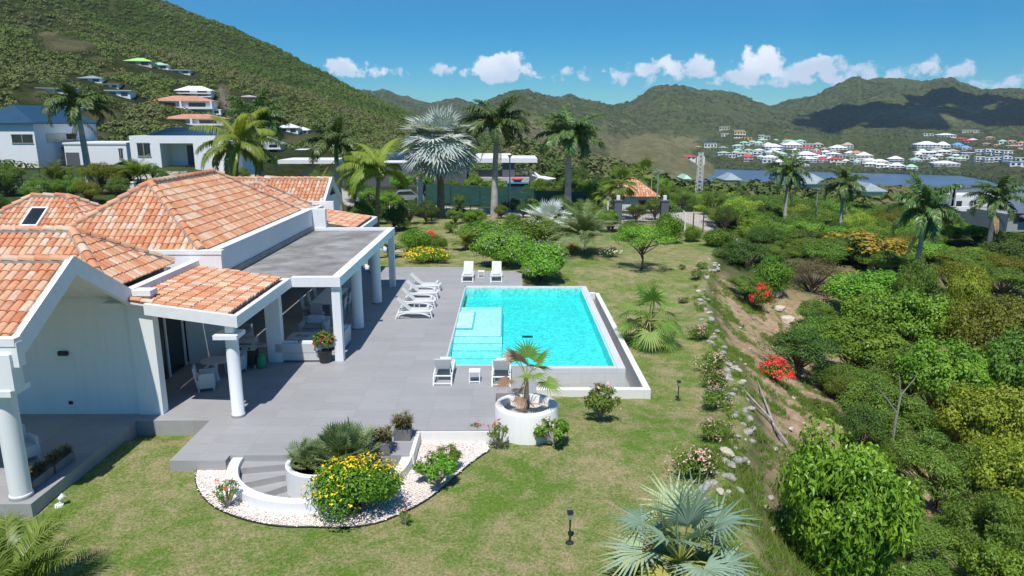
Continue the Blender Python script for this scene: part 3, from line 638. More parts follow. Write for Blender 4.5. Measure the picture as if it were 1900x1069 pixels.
def tilewall():
    m, nt, b_ = newmat('pale_wall_tile'); b_.inputs['Roughness'].default_value = .6
    p = pos(nt); br = N(nt, 'ShaderNodeTexBrick'); br.inputs['Scale'].default_value = 1; br.inputs['Brick Width'].default_value = .9; br.inputs['Row Height'].default_value = .42; br.inputs['Mortar Size'].default_value = .006
    rm = N(nt, 'ShaderNodeMapping'); rm.inputs['Rotation'].default_value = (R(90), 0, 0); rm.inputs['Location'].default_value = (0, .2, .04); Lk(nt, p, rm.inputs[0]); Lk(nt, rm.outputs[0], br.inputs['Vector'])
    br.inputs['Color1'].default_value = (.66, .66, .65, 1); br.inputs['Color2'].default_value = (.60, .60, .60, 1); br.inputs['Mortar'].default_value = (.45, .45, .45, 1)
    c_ = mixc(nt, noise(nt, p, 2, 5), (.86, .86, .86), (1.08, 1.08, 1.08)); Lk(nt, mixc(nt, 1, br.outputs[0], c_, 'MULTIPLY'), b_.inputs['Base Color']); return m
M['ptile'] = tilewall()
c.build('coping', M['ptile'], pool)
o = MB()     # catch channel round the overflow edges
OX = 5.12; o.box(OX-.24, OX, 24.0, 39.0, -1.6, -.5); o.box(.96, OX-.24, 24.0, 24.26, -1.6, -.5); o.box(px1+.36, OX-.24, 38.9, 39.15, -1.6, -.5)
o.build('overflow_channel_wall', M['white2'], pool, bevel=.015)
MB().box(1.0, OX-.24, 24.26, 24.94, -1.58, -1.5).box(px1+.36, OX-.24, 24.94, 38.9, -1.58, -1.5).build('channel_floor', M['mgrey'], pool)

# ------------------------------------------------------------------ curved stair, its wall and planter
st = thing('curved_stair', 'curved grey stair winding down inside a white semicircular wall at the terrace corner', 'stairs', (0,0,0))
sb = MB(); ns = 8
for k in range(ns):
    a0 = math.pi+k*R(14.5)-R(4); a1 = a0+R(14.5) if k < ns-1 else math.pi*2.05; z = -.18*(k+1)
    pts = [(SC[0]+r*math.cos(a), SC[1]+r*math.sin(a)) for r, a in [(.95, a0), (2.15, a0), (2.15, (a0+a1)/2), (2.15, a1), (.95, a1), (.95, (a0+a1)/2)]]
    sb.prism(pts, -1.75, z)
sb.build('steps', M['paving'], st)
wl = MB(); seg = 48
for i in range(seg):
    a0 = math.pi+(math.pi*1.06)*i/seg; a1 = math.pi+(math.pi*1.06)*(i+1)/seg
    q = [(SC[0]+r*math.cos(a), SC[1]+r*math.sin(a)) for r, a in [(2.16, a0), (2.43, a0), (2.43, a1), (2.16, a1)]]
    wl.prism(q, -1.6, -.06)
wl.build('curved_wall', M['white'], st)
MB().box(-7.4, -2.75, 18.4, 18.5, -1.7, -.345).box(-2.715, -2.60, 17.9, 19.40, -1.3, -.004).build('well_back_wall', M['white2'], st)
MB().box(-3.9, -3.0, 18.36, 18.399, -1.7, -.5).build('pump_room_door', M['glass'], st)
rp = thing('round_planter', 'white round planter in the middle of the curved stair holding fan palm clumps', 'planter', (0,0,0))
MB().lathe([(.0, -1.7), (.93, -1.7), (.93, -.02), (.80, .0), (.80, -.1), (0, -.1)], SC[0]+.05, SC[1]-.3, 36).build('wall', M['white'], rp, smooth=True)
MB().lathe([(0, -.1), (.79, -.1)], SC[0]+.05, SC[1]-.3, 30).build('soil', M['soil'], rp)
bp = thing('round_planter', 'large white round planter with pale gravel and a half-dead fan palm, beside the terrace', 'planter', (.55, 20.35, 0))
MB().lathe([(0, -1.3), (.97, -1.3), (.97, .42), (.95, .45), (.73, .45), (.71, .42), (.71, .27), (0, .27)], 0, 0, 48).build('wall', M['white2'], bp, smooth=True)
MB().lathe([(0, .30), (.72, .29)], 0, 0, 30).build('gravel', M['gravel'], bp)

# gravel bed
def GG(px, py):
    z = -.6
    for _ in range(8):
        x, y = G(px, py, z); z = .5*z+.5*gzn(x, y)
    return x, y
ge = [G(q[0], q[1], -.48) for q in [(372,868),(364,905),(385,940),(430,965),(500,983),(580,987),(700,978),(780,940),(820,912),(870,868),(908,840)]]
def smooth(pts, k=6):
    out = []
    for i in range(len(pts)-1):
        p0, p1, p2, p3 = [np.array(pts[max(0, min(len(pts)-1, j))]) for j in (i-1, i, i+1, i+2)]
        for t in np.linspace(0, 1, k, endpoint=False):
            out.append(tuple(.5*((2*p1)+(-p0+p2)*t+(2*p0-5*p1+4*p2-p3)*t*t+(-p0+3*p1-3*p2+p3)*t**3)))
    out.append(tuple(pts[-1])); return out
ges = smooth(ge)
inner_ = [(-.7, 19.5), (-2.6, 19.5), (-2.6, 17.8)]+[(SC[0]+2.38*math.cos(a), SC[1]+2.38*math.sin(a)) for a in np.linspace(0, -math.pi, 30)]+[(-7.6, 17.6)]
gb = MB(); 
# ring strip between outer edge and inner edge, lying on the lawn
inn = inner_[::-1]; m_ = 60
def resample(p, m):
    p = np.array(p); d = np.r_[0, np.cumsum(np.hypot(*np.diff(p, axis=0).T))]; t = np.linspace(0, d[-1], m)
    return np.stack([np.interp(t, d, p[:,0]), np.interp(t, d, p[:,1])], 1)
io = resample(ges, m_); ii = resample(inn, m_)
vs = []; rows = 8
for k in range(rows+1):
    t = k/rows
    for p, q in zip(io, ii):
        x, y = p*(1-t)+q*t; vs.append((x, y, gzn(x, y)+.05 if t < .8 else float(garden_z(np.array([x]), np.array([y]))[0])+.05))
gb.add(vs, [(k*m_+i, k*m_+i+1, (k+1)*m_+i+1, (k+1)*m_+i) for k in range(rows) for i in range(m_-1)])
kind(gb.build('gravel_bed', M['gravel'], smooth=True), 'structure')
ed = MB().tube([(x, y, gzn(x, y)+.04) for x, y in ges], .018, 5)
tag(ed.build('lawn_edging', M['black']), 'thin black edging strip curving between the lawn and the pale gravel bed', 'edging')
def pebbles(n, f):
    V = []; F = []; C = []
    base = np.array([(1,0,0),(0,1,0),(-1,0,0),(0,-1,0),(0,0,.7),(0,0,-.5)]); fc = [(0,1,4),(1,2,4),(2,3,4),(3,0,4)]
    for _ in range(n):
        x, y, z, s = f(); a = random.random()*6.28; sc_ = np.array([s*random.uniform(.7,1.4), s*random.uniform(.7,1.2), s]); p = base*sc_
        ca, sa = math.cos(a), math.sin(a); p = np.stack([p[:,0]*ca-p[:,1]*sa+x, p[:,0]*sa+p[:,1]*ca+y, p[:,2]+z], 1)
        o_ = len(V)*6; V.append(p); F += [(i+o_, j+o_, k+o_) for i, j, k in fc]; C += [random.random()]*6
    return np.concatenate(V), F, C
def gp():
    i = random.randrange(m_-1); f_ = random.random(); t = random.random()**.8; p = (io[i]*(1-f_)+io[i+1]*f_)*(1-t)+(ii[i]*(1-f_)+ii[i+1]*f_)*t; return p[0]+random.uniform(-.05,.05), p[1]+random.uniform(-.05,.05), float(garden_z(p[:1], p[1:])[0])+.07, random.uniform(.012, .032)
V, F, C = pebbles(9000, gp)
kind(npmesh('gravel', V, F, M['pebble'], attrs=dict(var=C)), 'stuff')

# ------------------------------------------------------------------ barrel tile roofs
def tiles(mb, O, U, S, upoly, w=.235, rowh=.37, seg=5):
    """O eave corner, U along the eave, S up the slope (unit vectors); upoly(s) -> (u0, u1) covered at slope distance s; last entry smax"""
    fn, smax = upoly; O, U, S = Vector(O), Vector(U), Vector(S); Nn = U.cross(S).normalized()
    if Nn.z < 0: Nn = -Nn
    nrow = int(math.ceil(smax/rowh)); u0, u1 = fn(0); u0 = min(u0, fn(smax)[0]); u1 = max(u1, fn(smax)[1])
    # bed below the covers
    A = []; st_ = 12
    for k in range(st_+1):
        s_ = smax*k/st_; a, b_ = fn(s_); A += [O+U*a+S*s_-Nn*.02, O+U*b_+S*s_-Nn*.02]
    mb.add(A, [(2*k, 2*k+1, 2*k+3, 2*k+2) for k in range(st_)], 0, .05)
    for j in range(nrow):
        s0 = j*rowh-.05; s1 = min((j+1)*rowh, smax+.02); sc0 = max(s0, 0)
        n0 = int(math.floor(u0/w)); n1 = int(math.ceil(u1/w))
        for i in range(n0, n1+1):
            uc = (i+.5)*w; a, b_ = fn(min(max((s0+s1)/2, 0), smax))
            if uc < a-w*.45 or uc > b_+w*.45: continue
            c = random.random(); vs = []
            jit = random.uniform(-.006, .006)
            for (s_, rad, lift) in ((s0-.02+random.uniform(-.012,.012), w*.50, .022+jit), (s1, w*.42, .0)):
                sa, sb_ = fn(min(max(s_, 0), smax))
                for k in range(seg+1):
                    th = math.pi*k/seg; u = uc-math.cos(th)*rad; u = min(max(u, sa), sb_) if s_ > 0 or True else u
                    vs.append(O+U*u+S*s_+Nn*(math.sin(th)*rad*.72+lift))
            fs = [(k, k+1, seg+2+k, seg+1+k) for k in range(seg)]; fs.append(tuple(range(seg+1)))
            mb.add(vs, fs, 0, c)
def ridge(mb, mo, a, b, r=.13, L=.42):
    a, b = Vector(a), Vector(b); d = b-a; n_ = max(1, int(d.length/L)); d.normalize(); side = d.cross(Vector((0,0,1))).normalized(); up = side.cross(d).normalized()
    step = (b-a).length/n_
    for i in range(n_):
        p = a+d*step*i; q = a+d*(step*(i+1)+.04); vs = []; c = random.random()
        for (x, rr_, l) in ((p, r*1.1, .035), (q, r*.95, .0)):
            for k in range(7):
                th = math.pi*k/6; vs.append(x-side*math.cos(th)*rr_+up*(math.sin(th)*rr_*.85+.05+l))
        mb.add(vs, [(k, k+1, 8+k, 7+k) for k in range(6)]+[tuple(range(7))], 0, c)
    mo.obox(a-side*r*1.25-up*.03, side*r*2.5, up*.085, (b-a), 0)
villa = thing('villa', 'white villa with orange barrel-tile hip roofs and a flat grey porch roof', 'house', (0,0,0))
def hiproof(name, x0, x1, y0, y1, ze, axis, rise, ra, rb, faces, hipends=(1,1)):
    """eave rectangle, ridge from ra to rb along axis"""
    t = MB(); rg = MB(); mo = MB()
    if axis == 'y':
        xm = (x0+x1)/2; A_ = Vector((xm, ra, ze+rise)); B_ = Vector((xm, rb, ze+rise))
    else:
        ym = (y0+y1)/2; A_ = Vector((ra, ym, ze+rise)); B_ = Vector((rb, ym, ze+rise))
    def face(P, Q, T0, T1):    # eave P->Q, top T0 (above P side) -> T1
        P, Q, T0, T1 = map(Vector, (P, Q, T0, T1)); U = (Q-P).normalized(); L = (Q-P).length
        w0 = T0-P; u0 = w0.dot(U); S = (w0-U*u0); sm = S.length; S.normalize(); u1 = (T1-P).dot(U)
        tiles(t, P, U, S, ((lambda s_: (u0*s_/sm, L+(u1-L)*s_/sm)), sm))
    c00, c10, c11, c01 = (x0,y0,ze), (x1,y0,ze), (x1,y1,ze), (x0,y1,ze)
    if axis == 'y':
        F_ = dict(front=(c00, c10, A_, A_), right=(c10, c11, A_, B_), back=(c11, c01, B_, B_), left=(c01, c00, B_, A_))
        hips = [(c00, A_), (c10, A_), (c11, B_), (c01, B_)]
    else:
        F_ = dict(front=(c00, c10, A_, B_), right=(c10, c11, B_, B_), back=(c11, c01, B_, A_), left=(c01, c00, A_, A_))
        hips = [(c00, A_), (c10, B_), (c11, B_), (c01, A_)]
    for f in faces: face(*F_[f])
    if (B_-A_).length > .1: ridge(rg, mo, A_, B_)
    for i, (p, q) in enumerate(hips):
        if (i in (0,3) and axis == 'x' and not hipends[0]) or (i in (1,2) and axis == 'x' and not hipends[1]): continue
        ridge(rg, mo, p, q)
    o = t.build(name, M['tile'], villa); rg.build('ridge_tiles', M['tile'], o); mo.build('mortar', M['mortar'], o); return o
hiproof('main_roof', -17.4, -11.2, 25.6, 38.0, 4.3, 'y', 2.18, 28.65, 34.95, ['front', 'right', 'back', 'left'])
hiproof('hip_roof', -27, -11.95, 20.64, 24.86, 4.0, 'x', 1.43, -27, -14.05, ['front', 'right', 'back'], (0, 1))
hiproof('hip_roof', -18.2, -11.95, 38.8, 43.0, 4.0, 'x', 1.43, -18.2, -14.05, ['front', 'right', 'back'], (0, 1))
sk = hiproof('lantern_roof', -24.5, -18.05, 30.75, 35.6, 3.8, 'x', 1.7, -22.1, -20.45, ['front', 'right', 'back', 'left'])
# skylight on the front slope of the lantern roof
f0, f1 = G(60, 425, 4.4), G(97, 392, 5.1)
pu = Vector((1,0,0)); ps = Vector((0, 2.42, 1.7)).normalized(); pn = pu.cross(ps)
base = Vector((-21.65, 30.75, 3.8))+ps*.8+pn*.08
fr = MB(); L_, W_ = 1.25, .8
for a, u, v in ((base, pu*W_, ps*.08), (base+ps*(L_-.08), pu*W_, ps*.08), (base+ps*.08, pu*.08, ps*(L_-.16)), (base+pu*(W_-.08)+ps*.08, pu*.08, ps*(L_-.16))): fr.obox(a, u, v, pn*.12)
sf = fr.build('skylight', M['woodw'], sk); MB().obox(base+pu*.08+ps*.08, pu*(W_-.16), ps*(L_-.16), pn*.06).build('pane', M['glass'], sf)
# gabled wings: ridge along x at both ends of the house
def wing(y0, y1, xg, ze, zr, xl=-27):
    ym = (y0+y1)/2; rise = zr-ze; t = MB(); rg = MB(); mo = MB(); S1 = Vector((0, ym-y0, rise)).normalized(); sm = math.hypot(ym-y0, rise)
    tiles(t, (xl, y0, ze), (1,0,0), S1, ((lambda s_: (0, xg-.13-xl)), sm))
    tiles(t, (xg-.13, y1, ze), (-1,0,0), Vector((0, ym-y1, rise)).normalized(), ((lambda s_: (0, xg-.13-xl)), sm))
    ridge(rg, mo, (xl, ym, zr), (xg-.1, ym, zr))
    o = t.build('wing_roof', M['tile'], villa); rg.build('ridge_tiles', M['tile'], o); mo.build('mortar', M['mortar'], o)
    g = MB()      # barge boards with stepped feet
    th = .30; n_ = Vector((0, -rise, ym-y0)).normalized()
    for sgn, ya in ((1, y0), (-1, y1)):
        A_ = Vector((xg-.14, ya, ze+.10)); B_ = Vector((xg-.14, ym, zr+.16)); d = B_-A_
        g.add([A_, A_+Vector((.16,0,0)), B_+Vector((.16,0,0)), B_, A_-Vector((0,0,.52)), A_+Vector((.16,0,-.52)), B_+Vector((.16,0,-.50)), B_-Vector((0,0,.50))],
              [(0,1,2,3), (4,7,6,5), (0,4,5,1), (3,2,6,7), (0,3,7,4), (1,5,6,2)])
    g.build('barge_board', M['woodw'], villa)
    c_ = MB()      # sloped boarded ceiling under the tiles
    for ya, sg in ((y0+.05, 1), (y1-.05, -1)):
        c_.add([(xl, ya, ze-.12), (xg-.15, ya, ze-.12), (xg-.15, ym, zr-.14), (xl, ym, zr-.14), (xl, ya, ze-.06), (xg-.15, ya, ze-.06), (xg-.15, ym, zr-.06), (xl, ym, zr-.06)],
               [(0,1,2,3), (7,6,5,4), (0,4,5,1), (1,5,6,2), (2,6,7,3), (3,7,4,0)])
    c_.build('porch_ceiling', M['woodw'], villa)
    return ym
wing(15.55, 20.70, -11.25, 3.88, 5.32)
wing(43.4, 48.2, -11.25, 3.95, 5.35, -18.5)
# front eave beam, pediment block and column of the near wing
MB().box(-27, -11.12, 15.38, 15.62, 3.40, 3.98).box(-27, -11.14, 15.36, 15.60, 3.90, 4.08).build('eave_beam', M['woodw'], villa)
MB().box(-12.4, -11.26, 15.30, 15.66, 2.86, 3.72).box(-12.5, -11.34, 15.26, 15.95, 2.72, 2.86).build('column_pediment', M['white'], villa)
def column(x, y, r, z1, cap=True, light=False):
    c_ = MB().lathe([(0, 0), (r*1.08, 0), (r*1.08, .10), (r, .12), (r, z1), (0, z1)], x, y, 28).build('column', M['white'], villa, smooth=True)
    MB().lathe([(0, 0.002), (r*1.10, .002), (r*1.10, .07), (0, .07)], x, y, 28).build('base_tile', M['mgrey'], c_)
    if cap: MB().box(x-.42, x+.30, y-.36, y+.36, z1, z1+.14).box(x-.13, x+.13, y-.13, y+.13, z1+.14, z1+.38).build('capital', M['white'], c_, bevel=.01)
    return c_
column(-11.80, 15.68, .235, 2.73, False)
column(-8.35, 20.55, .19, 2.55)
column(-8.35, 42.45, .19, 2.9, False)
for y in (29.96+.2, 34.75): column(-6.62, y, .24, 2.95, False)
for y in (25.7, 38.35): MB().box(-6.58, -6.26, y-.03, y+.27, 0, 2.95).build('post', M['white'], villa, bevel=.008)
for y in (25.62, 38.1): MB().box(-9.1, -8.55, y, y+.35, 0, 2.95).build('pillar', M['white'], villa)
for y in (30.0, 34.6):
    s_ = MB().box(-6.25, -6.05, y-.06, y+.06, 2.78, 2.9).box(-6.15, -6.0, y-.12, y+.12, 2.72, 2.84); s_.build('wall_light', M['plastic'], villa, bevel=.01)
# blue-shaded side wall and buttress of the near porch
MB().box(-27, -11.45, 20.72, 20.95, 0, 3.86).build('side_wall', M['white'], villa)
MB().box(-11.45, -10.72, 20.66, 21.0, 0, 3.80).box(-11.47, -10.66, 20.6, 21.06, 3.80, 3.96).build('buttress', M['white'], villa)
wlt = MB().box(-13.70, -13.42, 20.62, 20.719, 1.93, 2.06).build('bulkhead_lamp', M['black'], villa)
MB().box(-13.63, -13.51, 20.69, 20.719, .33, .43).build('wall_socket', M['black'], villa)
# low tiled porch roofs with boarded beams (near and far, mirrored about the pool side)
def porch(y0, y1, side):
    zr, zl = 3.28, 3.66; x0, x1 = -10.70, -8.0; yb = y0 if side < 0 else y1; g = MB()
    # end beam rising to the house
    ya, yc = (yb, yb+.16) if side < 0 else (yb-.16, yb)
    g.add([(x0,ya,zl-.33),(x1,ya,zr-.35),(x1,yc,zr-.35),(x0,yc,zl-.33),(x0,ya,zl),(x1,ya,zr),(x1,yc,zr),(x0,yc,zl)], [(0,3,2,1),(4,5,6,7),(0,1,5,4),(1,2,6,5),(2,3,7,6),(3,0,4,7)])
    ylo, yhi = (y0+.162, y1) if side < 0 else (y0, y1-.162)
    g.box(x1-.16, x1-.002, ylo, yhi, zr-.35, zr-.003); g.build('porch_beam', M['woodw'], villa)
    gt = MB().box(x1-.55, x1-.161, ylo, yhi, zr-.16, zr-.10); gt.build('gutter', M['mortar'], villa)
    t = MB(); xe, xt = x1-.42, -11.24; ze, zt = zr-.02, 3.74; S = Vector((xt-xe, 0, zt-ze)); L = S.length; S.normalize()
    tiles(t, (xe, y0+.18 if side < 0 else y0+.02, ze), (0,1,0), S, ((lambda s_: (0, y1-y0-.2)), L)); t.build('porch_roof', M['tile'], villa)
    MB().box(-12.05, -11.52, y0+.2, y1-.2, 3.52, 3.62).build('porch_ceiling', M['woodw'], villa)
    MB().add([(xt,y0+.2,zt-.12),(xe,y0+.2,ze-.12),(xe,y1-.2,ze-.12),(xt,y1-.2,zt-.12),(xt,y0+.2,zt-.06),(xe,y0+.2,ze-.06),(xe,y1-.2,ze-.06),(xt,y1-.2,zt-.06)], [(0,3,2,1),(4,5,6,7),(0,1,5,4),(1,2,6,5),(2,3,7,6),(3,0,4,7)]).build('porch_ceiling', M['woodw'], villa)
porch(20.2, 25.58, -1); porch(38.55, 43.3, 1)
MB().box(-11.5, -11.22, 20.75, 25.33, 3.5, 3.99).build('verge_wall', M['white'], villa)
MB().box(-11.5, -11.22, 38.65, 43.2, 3.5, 3.99).build('verge_wall', M['white'], villa)
MB().box(-12.3, -10.66, 43.32, 43.6, 3.3, 4.2).build('parapet_wall', M['white'], villa)
# flat roof with fascia
fl = MB().box(-10.75, -6.55, 25.85, 38.25, 2.98, 3.16); fl.build('flat_roof', M['flatroof'], villa)
f_ = MB().box(-6.545, -6.2, 25.55, 38.55, 2.94, 3.30).box(-8.0, -6.547, 25.55, 25.845, 2.94, 3.298).box(-10.6, -6.547, 38.255, 38.545, 2.94, 3.298).box(-10.9, -8.002, 25.60, 25.843, 2.94, 3.21)
f_.build('roof_fascia', M['white'], villa)
MB().box(-10.9, -6.6, 25.7, 38.4, 2.90, 2.975).build('porch_ceiling', M['woodw'], villa)
# parapet between the flat roof and the hip roof
pp = MB().box(-10.95, -10.62, 25.62, 38.30, 3.1, 4.16).box(-11.0, -10.59, 25.62, 38.30, 4.16, 4.32)
pp.box(-13.4, -10.40, 25.34, 25.618, 3.2, 4.20).box(-13.42, -10.36, 25.31, 25.618, 4.20, 4.34).box(-11.6, -9.9, 38.302, 38.62, 3.2, 4.20).box(-11.62, -9.88, 38.302, 38.64, 4.20, 4.32)
pp.build('parapet_wall', M['white'], villa)
MB().box(-10.619, -10.56, 25.63, 38.2, 3.16, 3.40).build('parapet_flashing', M['mortar'], villa)
# body walls and glazing behind the porches
bw = MB().box(-12.25, -12.05, 25.9, 38.3, 2.5, 3.6).box(-26.8, -12.3, 24.9, 25.1, 0, 4.2).box(-26.8, -12.3, 38.4, 38.6, 0, 4.2).box(-12.0, -10.3, 25.45, 25.62, 0, 3.1).box(-12.0, -10.3, 38.4, 38.57, 0, 3.1)
bw.box(-18.0, -12.3, 43.0, 43.2, 0, 4.0).box(-18.3, -11.6, 47.8, 48.0, -.5, 4.0).box(-18.3, -18.1, 38.7, 47.8, -.5, 3.95).box(-11.5, -11.35, 43.5, 48.0, -.5, 4.35).box(-27.0, -26.8, 15.6, 38.6, -.5, 3.9)
bw.build('wall', M['white'], villa)
gl = MB().box(-12.2, -12.1, 21.0, 25.45, 0, 3.6).box(-12.2, -12.1, 25.7, 38.35, 0, 2.5).box(-12.2, -12.1, 38.6, 43, 0, 3.6); gl.build('sliding_glass', M['glass'], villa)
for y in (21.2, 22.6, 24.0, 25.3, 26.0, 27.9, 29.8, 31.7, 33.6, 35.5, 37.4): MB().box(-12.095, -12.04, y, y+.08, 0, 2.5).build('glass_frame', M['woodw'], villa)

# ------------------------------------------------------------------ terrace furniture
def lounger_proto():
    t = thing('sun_lounger', 'white sun lounger', 'sun lounger', (0,0,0), 0, 'white sun loungers round the pool')
    f = MB()   # foot end at +x, head at -x; arched side rails
    for s in (-1, 1):
        y = .31*s; pts = [Vector((-.72+1.52*k/10, y, .10+.20*math.sin(math.pi*min(1, (k+.6)/10.6))**.7)) for k in range(11)]
        for a, b_ in zip(pts[:-1], pts[1:]): f.bar(a, b_, .045, .06)
        f.bar((-.80, y, 0), (-.66, y, .30), .05, .06); f.bar((.90, y, 0), (.80, y, .36), .05, .06)
        f.bar((-.66, y, .33), (.86, y, .36), .05, .06)
    for x, z in ((-.76, .07), (.88, .06), (.3, .31), (.84, .34), (-.66, .31)): f.bar((x, -.31, z), (x, .31, z), .045, .045)
    f.build('frame', M['plastic'], t, bevel=.006)
    MB().box(-.12, .92, -.29, .29, .365, .40).build('seat', M['mesh'], t, bevel=.012)
    bk = MB(); c_, s_ = math.cos(R(43)), math.sin(R(43)); bk.obox((-.13, -.28, .375), (-.80*c_, 0, .80*s_), (0, .56, 0), (.035*s_, 0, .035*c_)); bk.bar((-.55, -.26, .33), (-.42, -.26, .63), .03); bk.bar((-.55, .26, .33), (-.42, .26, .63), .03)
    bk.build('backrest', M['mesh'], t, bevel=.01)
    tw = MB().lathe([(0,-.2),(.07,-.2),(.075,-.1),(.075,.1),(.07,.2),(0,.2)], 0, 0, 12); tw.v = [(.70+x, z, .475+y) for x, y, z in tw.v]; tw.build('rolled_towel', M['pillow'], t, smooth=True)
    return t
lp = lounger_proto()
side = 'sun lounger facing the pool side-on with a rolled towel, '
for i, (px, py) in enumerate([(782,537),(776,551),(769,567),(761,586)]):
    x, y = G(px+5, py, .1); K.put(lp, (x, y+.12, 0), R(-3+2*i), 1, 'white sun lounger beside the house columns, '+['farthest', 'second farthest', 'second nearest', 'nearest'][i]+' of the row of four')
for (px, py, w) in ((867.5, 524, 'left'), (921, 524, 'right')):
    x, y = G(px, py, 0); K.put(lp, (x, y+.85, 0), R(-90), 1, 'white sun lounger at the far end of the pool, %s of the small table' % w)
for (px, py, w) in ((821, 716, 'left'), (930, 718, 'right')):
    x, y = G(px, py, 0); K.put(lp, (x, y+.8, 0), R(90), 1, 'white sun lounger at the near end of the pool, %s of the small table' % w)
def table_proto():
    t = thing('side_table', 'small white side table', 'side table', (0,0,0), 0, 'small white tables between loungers')
    MB().box(-.2, .2, -.2, .2, .38, .41).build('tabletop', M['plastic'], t, bevel=.01)
    for x, y in ((-.18,-.18),(.18,-.18),(-.18,.18),(.18,.18)): MB().bar((x, y, 0), (x*.95, y*.95, .38), .035).build('leg', M['plastic'], t)
    for y in (-.18, .18): MB().bar((-.18,y,.05),(.18,y,.05),.03).build('foot_rail', M['plastic'], t)
    return t
tp = table_proto()
for (px, py, s, l) in ((893, 516, .95, 'small white slatted table between the two loungers at the far end of the pool'), (880.5, 711, 1, 'small white slatted table between the two loungers at the near end of the pool'),
                       (773, 573, .7, 'small white table squeezed between the two nearest side loungers'), (786, 542, .7, 'small white table squeezed between the two farthest side loungers')):
    x, y = G(px, py, 0); K.put(tp, (x, y+.2, 0), 0, (s, s, s), l)
def arm_sofa(name, label, cat, w, loc, rz, group=None, seats=1):
    t = thing(name, label, cat, loc, rz, group)
    MB().box(-w/2, w/2, -.42, .42, .06, .36).build('base', M['wicker'], t, bevel=.015)
    MB().box(-w/2, w/2, .27, .43, .362, .74).build('backrest', M['wicker'], t, bevel=.02)
    for s in (-1, 1): MB().box(s*w/2-(.17 if s > 0 else 0), s*w/2+(.17 if s < 0 else 0), -.43, .268, .362, .60).build('armrest', M['wicker'], t, bevel=.02)
    for k in range(seats):
        a = -w/2+.18+(w-.36)*k/seats; b_ = a+(w-.36)/seats-.01
        MB().box(a, b_, -.41, .26, .364, .47).build('seat_cushion', M['cushion'], t, bevel=.03); q = MB().obox((a+.04, .12, .475), (b_-a-.08, 0, 0), (0, .1, .34), (0, .14, -.03)); q.build('back_cushion', M['pillow'], t, bevel=.04)
    return t
arm_sofa('wicker_armchair', 'white wicker armchair facing the camera behind the wicker coffee table', 'armchair', 1.15, (*G(585, 622, 0), 0), 0)
arm_sofa('wicker_sofa', 'white wicker sofa seen from behind beside the pillar and flower pot', 'sofa', 1.75, (-7.95, 26.05, 0), R(180), None, 2)
arm_sofa('wicker_armchair', 'white wicker armchair in the gap between the porch post and the first round column', 'armchair', 1.05, (-6.95, 27.75, 0), R(-90))
arm_sofa('wicker_sofa', 'long white wicker sofa along the house wall behind the barbecue', 'sofa', 2.6, (-11.2, 27.6, 0), R(90), None, 3)
ct = thing('coffee_table', 'low square white wicker coffee table with magazines among the porch sofas', 'coffee table', (-8.35, 27.6, 0))
MB().box(-.5, .5, -.5, .5, .05, .42).build('base', M['wicker'], ct, bevel=.015); MB().box(-.52, .52, -.52, .52, .421, .45).build('tabletop', M['wicker'], ct, bevel=.008)
MB().box(-.25, -.02, -.14, .16, .451, .458).box(.04, .27, -.18, .10, .451, .457).build('magazines', M['cushion'], ct)
dt = thing('dining_table', 'long white dining table under the flat porch roof behind the armchair', 'table', (-8.6, 33.2, 0))
MB().box(-.55, .55, -1.6, 1.6, .72, .77).build('tabletop', M['plastic'], dt, bevel=.01)
for x, y in ((-.45,-1.45),(.45,-1.45),(-.45,1.45),(.45,1.45)): MB().box(x-.06, x+.06, y-.06, y+.06, 0, .72).build('leg', M['plastic'], dt)
ch = thing('dining_chair', 'white dining chair', 'chair', (0,0,0), 0, 'white chairs round the porch dining table')
MB().box(-.22, .22, -.22, .22, .40, .46).build('seat', M['wicker'], ch, bevel=.01); MB().obox((-.22, .2, .46), (.44, 0, 0), (0, .05, 0), (0, .06, .5)).build('backrest', M['wicker'], ch, bevel=.01)
for x, y in ((-.19,-.19),(.19,-.19),(-.19,.19),(.19,.19)): MB().box(x-.025, x+.025, y-.025, y+.025, 0, .40).build('leg', M['wicker'], ch)
for k, y in enumerate((32.1, 33.2, 34.3)):
    for s, w in ((-1, 'house'), (1, 'pool')): K.put(ch, (-8.6+s*.75, y, 0), R(90 if s < 0 else -90), 1, 'white dining chair on the %s side of the porch table, %s along' % (w, ['nearest', 'midway', 'farthest'][k]))
K.put(ch, (-8.6, 31.2, 0), R(180), 1, 'white dining chair at the near head of the porch table')
bt = thing('round_table', 'small round white wicker bistro table half hidden by the front porch column', 'table', (*G(400, 705, 0), 0))
MB().lathe([(0,.70),(.45,.70),(.46,.73),(0,.74)], 0, 0, 32).build('tabletop', M['wicker'], bt, smooth=True); MB().lathe([(.16, 0),(.10,.35),(.14,.70)], 0, 0, 16).build('pedestal', M['wicker'], bt, smooth=True)
def tub(label, loc, rz):
    t = thing('wicker_chair', label, 'chair', loc, rz, 'white wicker tub chairs')
    MB().box(-.27, .27, -.27, .27, .12, .42).build('seat', M['wicker'], t, bevel=.02)
    MB().obox((-.29, .22, .12), (.58, 0, 0), (0, .06, 0), (0, .12, .74)).build('backrest', M['wicker'], t, bevel=.02)
    for s in (-1, 1): MB().box(min(s*.24, s*.31), max(s*.24, s*.31), -.27, .22, .12, .64).build('armrest', M['wicker'], t, bevel=.02)
    for x, y in ((-.25,-.24),(.25,-.24),(-.25,.24),(.25,.24)): MB().box(x-.025, x+.025, y-.025, y+.025, 0, .12).build('leg', M['wicker'], t)
x, y = G(380, 726, 0)
tub('white wicker tub chair in front of the round table by the front porch column', (x, y+.2, 0), R(110)); tub('white wicker tub chair behind the round table in the porch shade', (x+.35, y+1.9, 0), R(-10)); tub('white wicker tub chair hidden behind the big column of the left wing', (-13.0, 17.6, 0), R(60))
